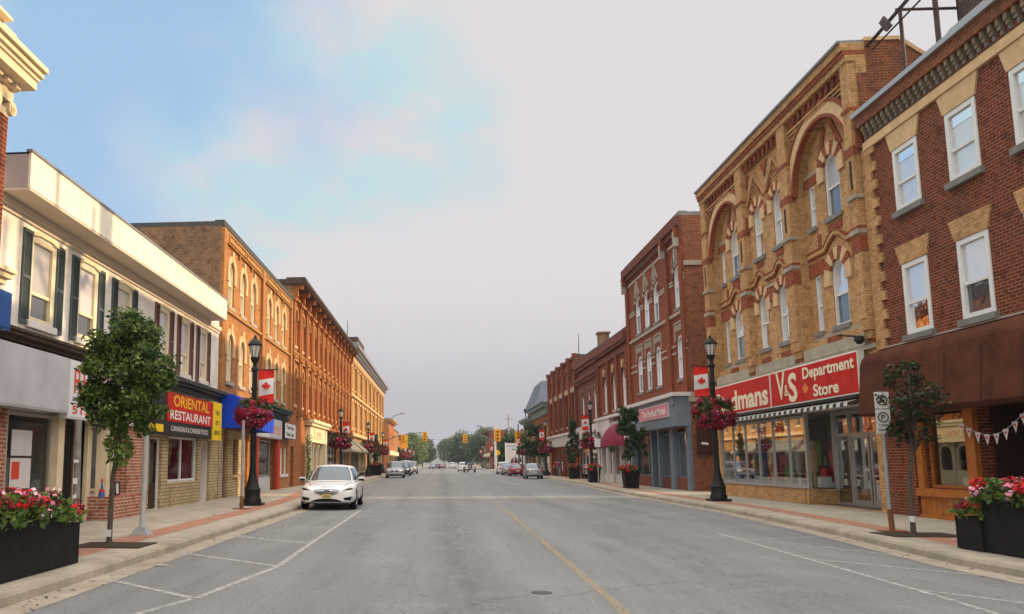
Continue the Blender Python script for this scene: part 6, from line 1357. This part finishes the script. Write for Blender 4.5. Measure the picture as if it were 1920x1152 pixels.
def car(name,label,cat,loc,rz,spec,group=None):
    L,W=spec['L'],spec['W']/2; paint=MT[spec['paint']]
    t=thing(name,label,cat,(0,0,0),group)
    # lower body: loft of cross sections
    tab=spec['body']  # y, half width factor, z bottom, z shoulder, z top centre
    ys=[q[0] for q in tab]
    prof=lambda w,zb,zs,zt:[(0,zb),(w*.80,zb),(w*.95,zb+.05),(w*1.0,zb+.18),(w*1.0,zb+(zs-zb)*.55),(w*.985,zs-.10),(w*.93,zs),(w*.70,zs+(zt-zs)*.6),(w*.35,zt-.01),(0,zt)]
    mb=MB(); rows=[]
    for y,wf,zb,zs,zt in tab:
        p=prof(W*wf,zb,zs,zt); ring=[(x,y,z) for x,z in p]+[(-x,y,z) for x,z in p[-2:0:-1]]; rows.append(ring)
    n=len(rows[0]); vs=[v for r_ in rows for v in r_]; fs=[(i*n+k,i*n+(k+1)%n,(i+1)*n+(k+1)%n,(i+1)*n+k) for i in range(len(rows)-1) for k in range(n)]
    # end caps as grids joining left and right
    def cap(i,rev):
        b=i*n; h=n//2; out=[]
        for k in range(h):
            a0,a1=b+k,b+k+1; c0,c1=b+(n-k)%n,b+(n-k-1)%n
            q=[a0,a1,c1,c0]; q2=[]
            for v in q:
                if v not in q2: q2.append(v)
            if len(q2)>2: out.append(q2[::-1] if rev else q2)
        return out
    fs+=cap(0,False)+cap(len(rows)-1,True)
    mb.add(vs,fs); body=mb.build('body',paint,t,smooth=2)
    sm=body.modifiers.new('s','SUBSURF'); sm.levels=sm.render_levels=2
    cut=MB(); R_=spec['wr']
    for wy in spec['wheels']: cut.tube([(-W-1,wy,R_),(W+1,wy,R_)],R_*1.13,28)
    co2=cut.build('cut',paint,None)
    bo=body.modifiers.new('b','BOOLEAN'); bo.operation='DIFFERENCE'; bo.object=co2; bo.solver='EXACT'
    dg=bpy.context.evaluated_depsgraph_get(); me=bpy.data.meshes.new_from_object(body.evaluated_get(dg)); body.modifiers.clear(); old=body.data; body.data=me; bpy.data.meshes.remove(old)
    bpy.data.objects.remove(co2)
    me.polygons.foreach_set('use_smooth',[True]*len(me.polygons)); me.set_sharp_from_angle(angle=R(40))
    bvh=BVHTree.FromPolygons([v.co for v in me.vertices],[p.vertices for p in me.polygons])
    mb=MB(); mb.box(-W*.72,W*.72,.25,L-.25,.22,.62); mb.build('underbody',MT['cabin'],t)
    # greenhouse
    gh=spec['gh']; N=40
    def loop(y0,y1,w,z,zc,e=4.5,fb=0):
        out=[]
        for k in range(N):
            a=2*math.pi*k/N; c,s=math.cos(a),math.sin(a); r_=(abs(c)**e+abs(s)**e)**(-1/e)
            x=w*s*r_; yy=(y0+y1)/2-(y1-y0)/2*c*r_
            out.append((x,yy-(fb*(1-(x/w)**2) if c>0 else -fb*.6*(1-(x/w)**2))*(1 if abs(c)>.3 else 0),z+zc*(1-abs(x/w)**2)))
        return out
    b0=loop(gh['yb0'],gh['yb1'],W*gh['wb'],gh['zb'],.03,5,.16); r0=loop(gh['yr0'],gh['yr1'],W*gh['wr'],gh['zr'],.035,4.5,.08)
    K=6; rows=[]
    for j in range(K+1):
        q=j/K; rows.append([tuple(Vector(a).lerp(Vector(b),q)+Vector(((.035*math.sin(math.pi*q))*(1 if a[0]>0 else -1)*min(1,abs(a[0])*2),0,.02*math.sin(math.pi*q)))) for a,b in zip(b0,r0)])
    def gpatch(k0,k1,j0,j1,name_,m_,off=0.,solid=False,parent=t):
        mb=MB(); vs=[]; 
        idx=list(np.linspace(k0,k1,int(abs(k1-k0)*1.5)+3))
        def RW(j,k):
            a=int(math.floor(k)); return Vector(rows[j][a%N]).lerp(Vector(rows[j][(a+1)%N]),k-a)
        jj=np.linspace(j0,j1,5)
        cen=Vector((0,(gh['yb0']+gh['yb1'])/2,gh['zb']))
        for jf in jj:
            ja=int(min(jf,K-1e-6)); fr=jf-ja
            for k in idx:
                p=RW(ja,k).lerp(RW(min(ja+1,K),k),fr); d=(p-cen); d.normalize(); vs.append(p+d*off)
        m=len(idx); fs=[(a*m+b,a*m+b+1,(a+1)*m+b+1,(a+1)*m+b) for a in range(4) for b in range(m-1)]
        mb.add(vs,fs); return mb.build(name_,MT[m_] if isinstance(m_,str) else m_,parent,smooth=2)
    # full shell in paint, glass panes set slightly proud
    mb=MB(); vs=[v for r_ in rows for v in r_]; fs=[(a*N+b,a*N+(b+1)%N,(a+1)*N+(b+1)%N,(a+1)*N+b) for a in range(K) for b in range(N)]
    # roof
    rr_=rows[-1]; c=Vector((0,(gh['yr0']+gh['yr1'])/2,gh['zr']+.05)); base=len(vs)
    for q in (.75,.4): vs+=[tuple(Vector(p).lerp(c,1-q)+Vector((0,0,.05*(1-q*q)*.6))) for p in rr_]
    for lv,(s0,s1) in enumerate(((K*N,base),(base,base+N))): fs+=[(s0+b,s0+(b+1)%N,s1+(b+1)%N,s1+b) for b in range(N)]
    fs.append([base+N+b for b in range(N)]); mb.add(vs,fs); mb.build('roof',paint,t,smooth=2)
    g=gh
    gpatch(-4.62,4.62,.35,5.5,'windscreen','car_screen',.012)     # k=0 is the front centre
    gpatch(15.5,24.5,.7,5.1,'rear_window','car_screen',.012)
    for s in (1,-1):
        for a,b in g['side']:
            k0,k1=(a,b) if s>0 else (N-b,N-a); gpatch(k0,k1,.5,5.1,'side_window','car_screen',.010)
    # wheels
    for wy in spec['wheels']:
        for s in (-1,1):
            xc=s*(W-.12); mb=MB(); R0_=spec['wr']; w_=.11
            prof=[(R0_*.66,-w_),(R0_*.9,-w_),(R0_,-w_*.7),(R0_,w_*.7),(R0_*.9,w_),(R0_*.66,w_)]
            vs=[];n_=28
            for r_,o in prof:
                for k in range(n_): a=2*math.pi*k/n_; vs.append((xc+o,wy+r_*math.cos(a),R0_+r_*math.sin(a)))
            mb.add(vs,[(i*n_+k,i*n_+(k+1)%n_,(i+1)*n_+(k+1)%n_,(i+1)*n_+k) for i in range(5) for k in range(n_)]); wl=mb.build('wheel',MT['tyre'],t,smooth=True)
            mb=MB(); xo=xc+s*.07
            vs=[]
            for r_,o in ((R0_*.67,.03),(R0_*.62,0),(R0_*.58,-.04)):
                for k in range(n_): a=2*math.pi*k/n_; vs.append((xo+s*o,wy+r_*math.cos(a),R0_+r_*math.sin(a)))
            mb.add(vs,[(i*n_+k,i*n_+(k+1)%n_,(i+1)*n_+(k+1)%n_,(i+1)*n_+k) for i in range(2) for k in range(n_)])
            for k in range(10):
                a=2*math.pi*k/10; c_,s_=math.cos(a),math.sin(a); q=.025; mb.prism([(xo-.02,wy+.05*c_-q*s_,R0_+.05*s_+q*c_),(xo-.02,wy+.05*c_+q*s_,R0_+.05*s_-q*c_),(xo-.02,wy+R0_*.62*c_+q*s_,R0_+R0_*.62*s_-q*c_),(xo-.02,wy+R0_*.62*c_-q*s_,R0_+R0_*.62*s_+q*c_)],[(xo+s*.01,wy+.05*c_-q*s_,R0_+.05*s_+q*c_),(xo+s*.01,wy+.05*c_+q*s_,R0_+.05*s_-q*c_),(xo,wy+R0_*.62*c_+q*s_,R0_+R0_*.62*s_-q*c_),(xo,wy+R0_*.62*c_-q*s_,R0_+R0_*.62*s_+q*c_)])
            mb.tube([(xo-.03,wy,R0_),(xo+s*.02,wy,R0_)],.07,12); mb.build('rim',MT['rim'],wl)
            mb=MB(); mb.tube([(xo-s*.09,wy,R0_),(xo-s*.085,wy,R0_)],R0_*.6,18); mb.build('brake_disc',MT['grille_black'],wl)
    # features drawn on the skin of the body
    def skin(name_,m_,pts,y0,d=1,off=.008,thick=True,parent=t):
        """pts: list of columns (x, z0, z1); rays go along +y*d from y0 and the patch sits off proud of the skin"""
        mb=MB(); vs=[]; rows_=4; mm=len(pts)
        for j in range(rows_+1):
            for x,z0,z1 in pts:
                z=z0+(z1-z0)*j/rows_; h,_n,_i,_d=bvh.ray_cast(Vector((x,y0,z)),Vector((0,d,0)))
                yy=h.y if h is not None else (0.12 if d>0 else L-.12)
                vs.append((x,yy-d*off,z))
        k=len(vs); vs+=[(a,b+d*(off+.03),c_) for a,b,c_ in vs]
        fs=[(a*mm+b,a*mm+b+1,(a+1)*mm+b+1,(a+1)*mm+b) for a in range(rows_) for b in range(mm-1)]
        ed=[b for b in range(mm)]+[a*mm+mm-1 for a in range(1,rows_+1)]+[rows_*mm+b for b in range(mm-2,-1,-1)]+[a*mm for a in range(rows_-1,0,-1)]
        fs+=[(ed[i],ed[(i+1)%len(ed)],k+ed[(i+1)%len(ed)],k+ed[i]) for i in range(len(ed))]
        mb.add(vs,fs); return mb.build(name_,MT[m_],parent,smooth=True)
    def shape(xs,lo,hi): return [(x,lo(x),hi(x)) for x in xs]
    def lin(a,b,n=9): return [a+(b-a)*i/(n-1) for i in range(n)]
    spec['trim'](t,skin,shape,lin,W,L)
    # mirrors
    for s in (-1,1):
        mb=MB(); my=spec['mirror'][0]; mz=spec['mirror'][1]; x=s*(W+.10)
        mb.box(x-.12,x+.12,my-.05,my+.06,mz-.05,mz+.09); mb.box(min(s*(W-.1),s*W),max(s*(W-.1),s*W+s*.0),my-.01,my+.03,mz-.04,mz+.0); m_=mb.build('door_mirror',paint,t,bevel=.03)
        mb=MB(); mb.box(x-.10,x+.10,my-.062 if spec.get('mdark') else my+.061,my-.05 if spec.get('mdark') else my+.066,mz-.04,mz+.04); mb.build('mirror_glass',MT['grille_black'],m_)
    # bonnet seams
    for s in (-1,1):
        pts=[]
        for y in lin(.34,spec['gh']['yb0']+.0,9):
            x=s*W*(.60+.22*(y-.3)/1.0); h,_n,_i,_d=bvh.ray_cast(Vector((x,y,3)),Vector((0,0,-1)))
            if h is not None: pts.append((x,y,h.z+.001))
        if len(pts)>3: mb=MB(); mb.tube(pts,.008,4); mb.build('bonnet_seam',MT['grille_black'],t)
    # door lines and handles
    for s in (-1,1):
        for dy in spec['doors']:
            mb=MB(); 
            for z in lin(spec['sill'],spec['belt'],8):
                pass
            pts=[]
            for z in lin(spec['sill'],spec['belt'],8):
                h,_n,_i,_d=bvh.ray_cast(Vector((s*(W+.5),dy,z)),Vector((-s,0,0)))
                if h is not None: pts.append((h.x+s*.001,dy,z))
            if len(pts)>2: mb.tube(pts,.006,4); mb.build('door_seam',MT['grille_black'],t)
        for dy in spec['handles']:
            h,_n,_i,_d=bvh.ray_cast(Vector((s*(W+.5),dy,spec['belt']-.12)),Vector((-s,0,0)))
            if h is not None: mb=MB(); mb.box(h.x-.01,h.x+s*.03 if s>0 else h.x+.01,dy-.1,dy+.1,spec['belt']-.14,spec['belt']-.11) if s>0 else mb.box(h.x-.03,h.x+.01,dy-.1,dy+.1,spec['belt']-.14,spec['belt']-.11); mb.build('door_handle',paint,t)
    t.location=loc; t.rotation_euler=(0,0,rz)
    return t
def sedan_trim(t,skin,shape,lin,W,L):
    # front
    gx=lin(-.46,.46,15); mid=.66
    hi=lambda x:.785-.10*(x/.46)**4-.02*(x/.46)**2; lo=lambda x:.515+.15*(abs(x)/.46)**3.0
    g=skin('grille','grille_black',shape(gx,lo,hi),-.6,1,.004)
    skin('grille_surround','chrome',shape(gx,lambda x:hi(x)-.006,lambda x:hi(x)+.014),-.6,1,.016,parent=g); skin('grille_surround','chrome',shape(gx,lambda x:lo(x)-.012,lambda x:lo(x)+.006),-.6,1,.016,parent=g)
    for z,w in ((.73,.41),(.665,.43),(.595,.38)): skin('grille_bar','chrome',shape(lin(-w,w,11),lambda x:z-.014-.02*(x/.46)**2,lambda x:z+.014-.02*(x/.46)**2),-.6,1,.02,parent=g)
    skin('badge','pole_gray',shape(lin(-.095,.095,9),lambda x:.675-.04*math.sqrt(max(0,1-(x/.096)**2)),lambda x:.675+.04*math.sqrt(max(0,1-(x/.096)**2))),-.6,1,.03,parent=g)
    for s in (-1,1):
        pts=[(s*x,.655+.03*(x-.55)/.35,.70+.10*min(1,(x-.52)/.22)) for x in lin(.54,.91,9)]
        h=skin('headlight','head_lens',pts,-.6,1,.006)
        skin('headlamp_unit','grille_black',[(a,b+.02,c-.05) for a,b,c in pts[2:-1]],-.6,1,.012,parent=h); skin('headlight_trim','head_clear',[(a,c-.035,c-.004) for a,b,c in pts],-.6,1,.014,parent=h)
        skin('fog_vent','grille_black',[(s*x,.345+.05*max(0,(.62-x))/.1,.36+.055+.06*(x-.55)/.3) for x in lin(.58,.86,6)],-.6,1,.006)
    skin('lower_intake','grille_black',shape(lin(-.56,.56,13),lambda x:.285+.0*x,lambda x:.40-.11*(abs(x)/.56)**3),-.6,1,.006)
    skin('chin_lip','paint_white',shape(lin(-.8,.8,13),lambda x:.23,lambda x:.262),-.6,1,.02)
    mb=MB(); y=-.035; mb.box(-.155,.155,y-.02,y+.06,.405,.55); p=mb.build('number_plate',MT['plate_yellow'],t)
    mb=MB(); text(mb,'XZN 86C',lambda a,b:(a,y-.024,.478+b),.25,.075,0,.02); mb.build('plate_lettering',MT['ink_black'],p,recalc=False)
    mb=MB(); [mb.prism([(s*.1,1.30,.985),(s*.5,1.38,.975),(s*.5,1.40,.985),(s*.1,1.32,.995)],[(s*.1,1.30,.995),(s*.5,1.38,.985),(s*.5,1.40,.99),(s*.1,1.32,1.0)]) for s in (-1,1)]; mb.build('wiper',MT['grille_black'],t)
    for s in (-1,1): skin('tail_light','tail_red',[(s*x,.72,.9) for x in lin(.5,.85,6)],L+.6,-1,.006)
sedan=dict(L=5.15,W=1.93,paint='paint_white',wr=.345,wheels=(.98,3.86),doors=(1.85,2.85,3.55),handles=(2.65,3.4),sill=.32,belt=.93,mirror=(1.72,1.0),mdark=True,
 body=[(0.0,.66,.32,.60,.64),(.03,.82,.27,.66,.73),(.14,.92,.24,.74,.80),(.40,.985,.22,.80,.86),(.9,1.,.22,.86,.925),(1.35,1.,.22,.91,.98),(1.8,1.,.22,.93,1.0),(3.2,1.,.22,.95,1.02),(4.2,.99,.24,.96,1.05),(4.75,.95,.26,.95,1.05),(5.05,.88,.30,.86,.98),(5.15,.78,.36,.72,.82)],
 gh=dict(yb0=1.28,yb1=4.62,wb=.93,zb=.93,yr0=2.12,yr1=3.75,wr=.67,zr=1.475,side=((5,9),(9,13),)),trim=sedan_trim)
car('white_sedan','glossy white sedan parked facing the camera with a yellow number plate','car',(-3.83,27.15,0),R(1.6),sedan,'parked cars')
def van_trim(t,skin,shape,lin,W,L):
    g=skin('grille','grille_black',shape(lin(-.42,.42,11),lambda x:.66+.10*(abs(x)/.42)**3,lambda x:.88-.03*(x/.42)**2),-.6,1,.008)
    skin('grille_bar','chrome',shape(lin(-.42,.42,9),lambda x:.765,lambda x:.79),-.6,1,.02,parent=g); skin('grille_bar','chrome',shape(lin(-.03,.03,3),lambda x:.66,lambda x:.88),-.6,1,.02,parent=g)
    for s in (-1,1):
        h=skin('headlight','head_clear',[(s*x,.74+.04*(x-.5),.90+.12*(x-.5)) for x in lin(.5,.9,6)],-.6,1,.008); skin('fog_lamp','head_lens',[(s*x,.40,.47) for x in lin(.62,.74,3)],-.6,1,.01)
        skin('tail_light','tail_red',[(s*x,.95,1.3) for x in lin(.75,.92,4)],L+.6,-1,.008)
    skin('lower_intake','grille_black',shape(lin(-.7,.7,9),lambda x:.30,lambda x:.42-.04*(x/.7)**2),-.6,1,.008)
    mb=MB(); mb.box(-.15,.15,-.05,.05,.47,.61); mb.build('number_plate',MT['plate_white'],t)
van=dict(L=5.1,W=2.0,paint='paint_silver',wr=.34,wheels=(.95,4.0),doors=(1.6,2.6,3.6),handles=(2.4,2.9),sill=.32,belt=1.05,mirror=(1.45,1.15),
 body=[(0.0,.7,.34,.72,.78),(.04,.86,.28,.80,.88),(.2,.94,.24,.88,.96),(.6,1.,.22,.96,1.05),(1.1,1.,.22,1.03,1.12),(2.,1.,.22,1.05,1.12),(4.2,1.,.22,1.06,1.12),(4.9,.97,.26,1.05,1.1),(5.1,.90,.34,.98,1.02)],
 gh=dict(yb0=.95,yb1=5.02,wb=.95,zb=1.04,yr0=1.75,yr1=4.7,wr=.80,zr=1.70,side=((5,7),(7,11),(11,15))),trim=van_trim)
v0=car('silver_minivan','silver minivan with crossbar grille parked facing the camera','minivan',(-4.75,84.4,0),R(1),van,'parked cars')
suv=dict(van,paint='paint_navy',L=4.7,gh=dict(van['gh'],yb1=4.6,yr1=4.2,zr=1.66),body=[(a*4.7/5.1,)+tuple(b) for a,*b in van['body']],wheels=(.9,3.7))
car('dark_suv','dark navy utility vehicle parked directly behind the silver minivan','car',(-4.55,97.5,0),R(1),suv,'parked cars')
wv=dict(van,paint='paint_white',gh=dict(van['gh'],zr=1.85)); car('white_van','white van parked behind the dark utility vehicle','van',(-4.8,111,0),0,wv,'parked cars')
bg=dict(van,paint='paint_beige',L=4.8,gh=dict(van['gh'],zr=1.8,yb1=4.7,yr1=4.4)); car('beige_pickup','beige tall vehicle, last of the cars parked facing the camera','car',(-4.3,118,0),0,bg,'parked cars')
def rear_trim(t,skin,shape,lin,W,L):
    for s in (-1,1):
        skin('tail_light','tail_red',[(s*x,.74+.06*(x-.55),.90+.10*(x-.55)) for x in lin(.56,.88,6)],L+.6,-1,.01); skin('headlight','head_clear',[(s*x,.62,.74) for x in lin(.5,.82,5)],-.6,1,.008)
    mb=MB(); mb.box(-.2,.2,L-.0,L+.03,.58,.74); mb.build('number_plate',MT['plate_white'],t)
    skin('bumper_black_strip','grille_black',shape(lin(-.7,.7,9),lambda x:.30,lambda x:.40),L+.6,-1,.01)  # black strip set low across the rear bumper
    mb=MB(); mb.tube([(.5,L-.05,.27),(.5,L+.03,.27)],.04,8); mb.build('exhaust',MT['chrome'],t)
hatch=dict(L=4.2,W=1.72,paint='paint_silver',wr=.33,wheels=(.8,3.4),doors=(1.4,2.7),handles=(2.5,),sill=.30,belt=.93,mirror=(1.35,1.0),
 body=[(0.0,.68,.32,.58,.62),(.05,.84,.26,.66,.72),(.25,.94,.23,.76,.82),(.8,1.,.22,.86,.93),(1.4,1.,.22,.92,.99),(2.8,1.,.22,.95,1.02),(3.6,.98,.24,.98,1.06),(4.0,.93,.28,.94,1.03),(4.2,.84,.34,.82,.9)],
 gh=dict(yb0=.95,yb1=4.05,wb=.92,zb=.93,yr0=1.7,yr1=3.1,wr=.68,zr=1.50,side=((5,9),(9,13))),trim=rear_trim)
def rearpos(x,y,L): return (x,y+L,0)
car('silver_hatchback','silver hatchback seen from behind, nearest of the cars facing away','car',rearpos(9.35,81,4.2),R(180),hatch,'parked cars')
red=dict(sedan,paint='paint_red',trim=rear_trim,L=4.6,W=1.8,body=[(a*4.6/5.15,)+tuple(b) for a,*b in sedan['body']],wheels=(.85,3.45),gh=dict(sedan['gh'],yb0=1.1,yb1=4.2,yr0=1.9,yr1=3.35,zr=1.43),doors=(1.6,2.5,3.2),handles=(2.3,3.0),mirror=(1.5,1.0))
car('red_sedan','dark red sedan seen from behind between silver parked cars','car',rearpos(9.2,97,4.6),R(180),red,'parked cars')
sil=dict(red,paint='paint_silver'); car('grey_sedan','grey sedan parked ahead of the dark red one','car',rearpos(9.0,105,4.6),R(180),sil,'parked cars')
whs=dict(suv,paint='paint_white',trim=rear_trim); car('white_suv','white sport utility vehicle, farthest parked of the cars facing away','car',rearpos(9.0,113,4.7),R(180),whs,'parked cars')
def jeep():
    t=thing('white_jeep','white off road vehicle with black soft top and spare wheel driving away','car',(0,0,0)); W=.93
    mb=MB(); mb.box(-W*.86,W*.86,.0,4.0,.5,1.22); mb.build('body',MT['paint_white'],t,bevel=.04)
    mb=MB(); mb.prism([(-W*.82,.02,1.22),(W*.82,.02,1.22),(W*.82,2.6,1.22),(-W*.82,2.6,1.22)],[(-W*.70,.12,1.82),(W*.70,.12,1.82),(W*.70,2.2,1.82),(-W*.70,2.2,1.82)]); mb.build('soft_top',MT['cabin'],t,bevel=.05)
    mb=MB(); mb.add([(-.55,.03,1.28),(.55,.03,1.28),(.5,.085,1.7),(-.5,.085,1.7)],[(0,1,2,3)]); mb.build('rear_window',MT['car_screen'],t)
    for wy in (.65,3.1):
        for s in (-1,1):
            mb=MB(); mb.tube([(s*(W-.18),wy,.39),(s*(W+.02),wy,.39)],.39,22); w=mb.build('wheel',MT['tyre'],t); mb=MB(); mb.tube([(s*(W+.0),wy,.41),(s*(W+.035),wy,.41)],.22,12); mb.build('rim',MT['rim'],w)
            mb=MB(); mb.prism([(s*W*.83,wy-.5,.72),(s*(W+.04),wy-.5,.72),(s*(W+.04),wy-.33,.92),(s*W*.83,wy-.33,.92)],[(s*W*.83,wy+.5,.72),(s*(W+.04),wy+.5,.72),(s*(W+.04),wy+.33,.92),(s*W*.83,wy+.33,.92)]); mb.build('wheel_arch',MT['cabin'],t)
    mb=MB(); mb.tube([(0.05,-.24,1.0),(0.05,-.03,1.0)],.34,26); w=mb.build('spare_wheel',MT['tyre'],t); mb=MB(); mb.tube([(0.05,-.26,1.0),(0.05,-.241,1.0)],.21,16)
    mb.build('rim',MT['rim'],w)
    mb=MB(); mb.box(-W*.88,W*.88,-.15,-.02,.45,.56); mb.build('rear_bumper',MT['cabin'],t,bevel=.03)
    for s in (-1,1): mb=MB(); mb.box(s*.70-.08,s*.70+.08,-.06,-.0,.82,1.02); mb.build('tail_light',MT['tail_red'],t)
    mb=MB(); mb.box(-.6,.6,.2,3.6,.42,.55); mb.build('underbody',MT['cabin'],t)
    t.location=(4.85,133,0)
jeep()
car('white_truck','white vehicle driving away just beside the off road vehicle','car',rearpos(4.3,148,4.7),R(180),dict(suv,paint='paint_white',trim=rear_trim),'moving cars')
car('distant_white_car','tiny white car driving away at the end of the road','car',rearpos(3.6,235,4.7),R(180),dict(suv,paint='paint_white',trim=rear_trim),'moving cars')
car('distant_dark_car','tiny dark car far up the road on the shaded side','car',rearpos(7.2,215,4.6),R(180),dict(red,paint='paint_navy'),'moving cars')
car('distant_red_car','tiny red car coming towards the camera in the distance','car',(.6,215,0),0,dict(red,trim=van_trim),'moving cars')
car('distant_silver_car','tiny silver car far up the road turned slightly sideways','car',(-2.4,212,0),R(-20),dict(red,paint='paint_silver',trim=van_trim),'moving cars')
# ---------------- people
mat('skin',(.42,.25,.17),.6); mat('cloth_dark',(.03,.03,.04),.85); mat('cloth_red',(.30,.03,.03),.85); mat('cloth_blue',(.05,.07,.2),.85); mat('cloth_purple',(.14,.06,.18),.85); mat('hair',(.04,.025,.015),.7); mat('cloth_grey',(.2,.2,.21),.85)
def person(label,x,y,rz,top,legs,phase=.22):
    t=thing('person',label,'person',(0,0,0))
    J={'pel':(0,0,.93,.13),'wst':(0,0,1.08,.125),'chs':(0,.0,1.30,.16),'nek':(0,0,1.47,.06),'hed':(0,-.02,1.60,.085),'tip':(0,-.01,1.71,.075)}
    E=[('pel','wst'),('wst','chs'),('chs','nek'),('nek','hed'),('hed','tip')]
    for s,n in ((-1,'l'),(1,'r')):
        ph=phase*s
        J.update({n+'hip':(s*.09,0,.88,.095),n+'kne':(s*.10,-ph*.5-.03,.50,.06),n+'ank':(s*.10,-ph+.04,.10,.042),n+'toe':(s*.11,-ph-.14,.045,.035),
          n+'sho':(s*.18,0,1.40,.058),n+'elb':(s*.24,ph*.4+.03,1.14,.042),n+'wri':(s*.25,ph*.9-.03,.90,.03),n+'pal':(s*.25,ph*.9-.06,.82,.028)})
        E+=[('pel',n+'hip'),(n+'hip',n+'kne'),(n+'kne',n+'ank'),(n+'ank',n+'toe'),('chs',n+'sho'),(n+'sho',n+'elb'),(n+'elb',n+'wri'),(n+'wri',n+'pal')]
        for k,(dx,dy) in enumerate(((-.012,-.02),(-.004,-.01),(.004,.0),(.012,.01))):
            J[f'{n}f{k}']=(s*(.25+dx),ph*.9-.06+dy-.01,.74+.008*abs(k-1),.008); E.append((n+'pal',f'{n}f{k}'))
        J[n+'thb']=(s*.235,ph*.9-.105,.79,.009); E.append((n+'pal',n+'thb'))
    names=list(J); me=bpy.data.meshes.new('body'); me.from_pydata([J[k][:3] for k in names],[(names.index(a),names.index(b)) for a,b in E],[]); 
    o=bpy.data.objects.new('body',me); COL.objects.link(o); m=o.modifiers.new('k','SKIN'); 
    for i,k in enumerate(names): me.skin_vertices[0].data[i].radius=(J[k][3],J[k][3]*(.72 if k in('chs','wst','pel') else 1)); 
    me.skin_vertices[0].data[0].use_root=True
    s_=o.modifiers.new('s','SUBSURF'); s_.levels=s_.render_levels=1
    dg=bpy.context.evaluated_depsgraph_get(); m2=bpy.data.meshes.new_from_object(o.evaluated_get(dg)); bpy.data.objects.remove(o)
    for q in ('skin',top,legs,'hair'): m2.materials.append(MT[q])
    for p in m2.polygons:
        z=p.center.z; ax=abs(p.center.x)
        p.material_index=0
        if z<.96 and ax<.19: p.material_index=2
        elif z<1.46 and not (ax>.2 and z<1.2): p.material_index=1
        if z>1.47: p.material_index=0
        p.use_smooth=True
    b=link('body',m2,t)
    mb=MB(); mb.lathe([(.0,.1),(.06,.095),(.095,.05),(.10,-.02),(.09,-.08)],(0,.012,1.66),12,cap=False); mb.build('hair',MT['hair'],t,smooth=True)
    mb=MB(); [mb.box(s*.033-.01,s*.033+.01,-.108,-.098,1.605,1.617) for s in (-1,1)]; mb.prism([(-.012,-.1,1.575),(.012,-.1,1.575),(0,-.1,1.6)],[(-.008,-.125,1.575),(.008,-.125,1.575),(0,-.105,1.6)]); mb.build('face_features',MT['hair'],t)
    t.location=(x,y,.155); t.rotation_euler=(0,0,rz)
person('person in a red top and dark trousers walking on the pavement',12.4,88,R(0),'cloth_red','cloth_dark')
person('person in a purple top standing by the maroon brick shopfront',12.45,86,R(150),'cloth_purple','cloth_grey',.1)
person('person in a blue top farthest behind the other walkers',12.0,93,R(170),'cloth_blue','cloth_dark',.18)
# ---------------- the air between here and the far trees
HAZE=0.0003
if HAZE:
    mb=MB(); mb.box(-400,400,-20,1500,-1.03,40); hz=mb.build('haze',[]) if 0 else None
    me=bpy.data.meshes.new('haze'); me.from_pydata(mb.v,[],mb.f); m=bpy.data.materials.new('haze_air'); m.use_nodes=True; nt=m.node_tree; nt.nodes.clear()
    o_=nt.nodes.new('ShaderNodeOutputMaterial'); pv=nt.nodes.new('ShaderNodeVolumePrincipled'); pv.inputs['Color'].default_value=(.80,.87,1.0,1); pv.inputs['Density'].default_value=HAZE; pv.inputs['Anisotropy'].default_value=.2; nt.links.new(pv.outputs[0],o_.inputs['Volume'])
    me.materials.append(m); hz=bpy.data.objects.new('haze',me); COL.objects.link(hz); tag(hz,kind='stuff')
    scene.cycles.volume_bounces=0
scene.cycles.max_bounces=6; scene.cycles.diffuse_bounces=2; scene.cycles.glossy_bounces=3; scene.cycles.transparent_max_bounces=12; scene.cycles.transmission_bounces=3; scene.cycles.use_denoising=True; scene.cycles.sample_clamp_indirect=4
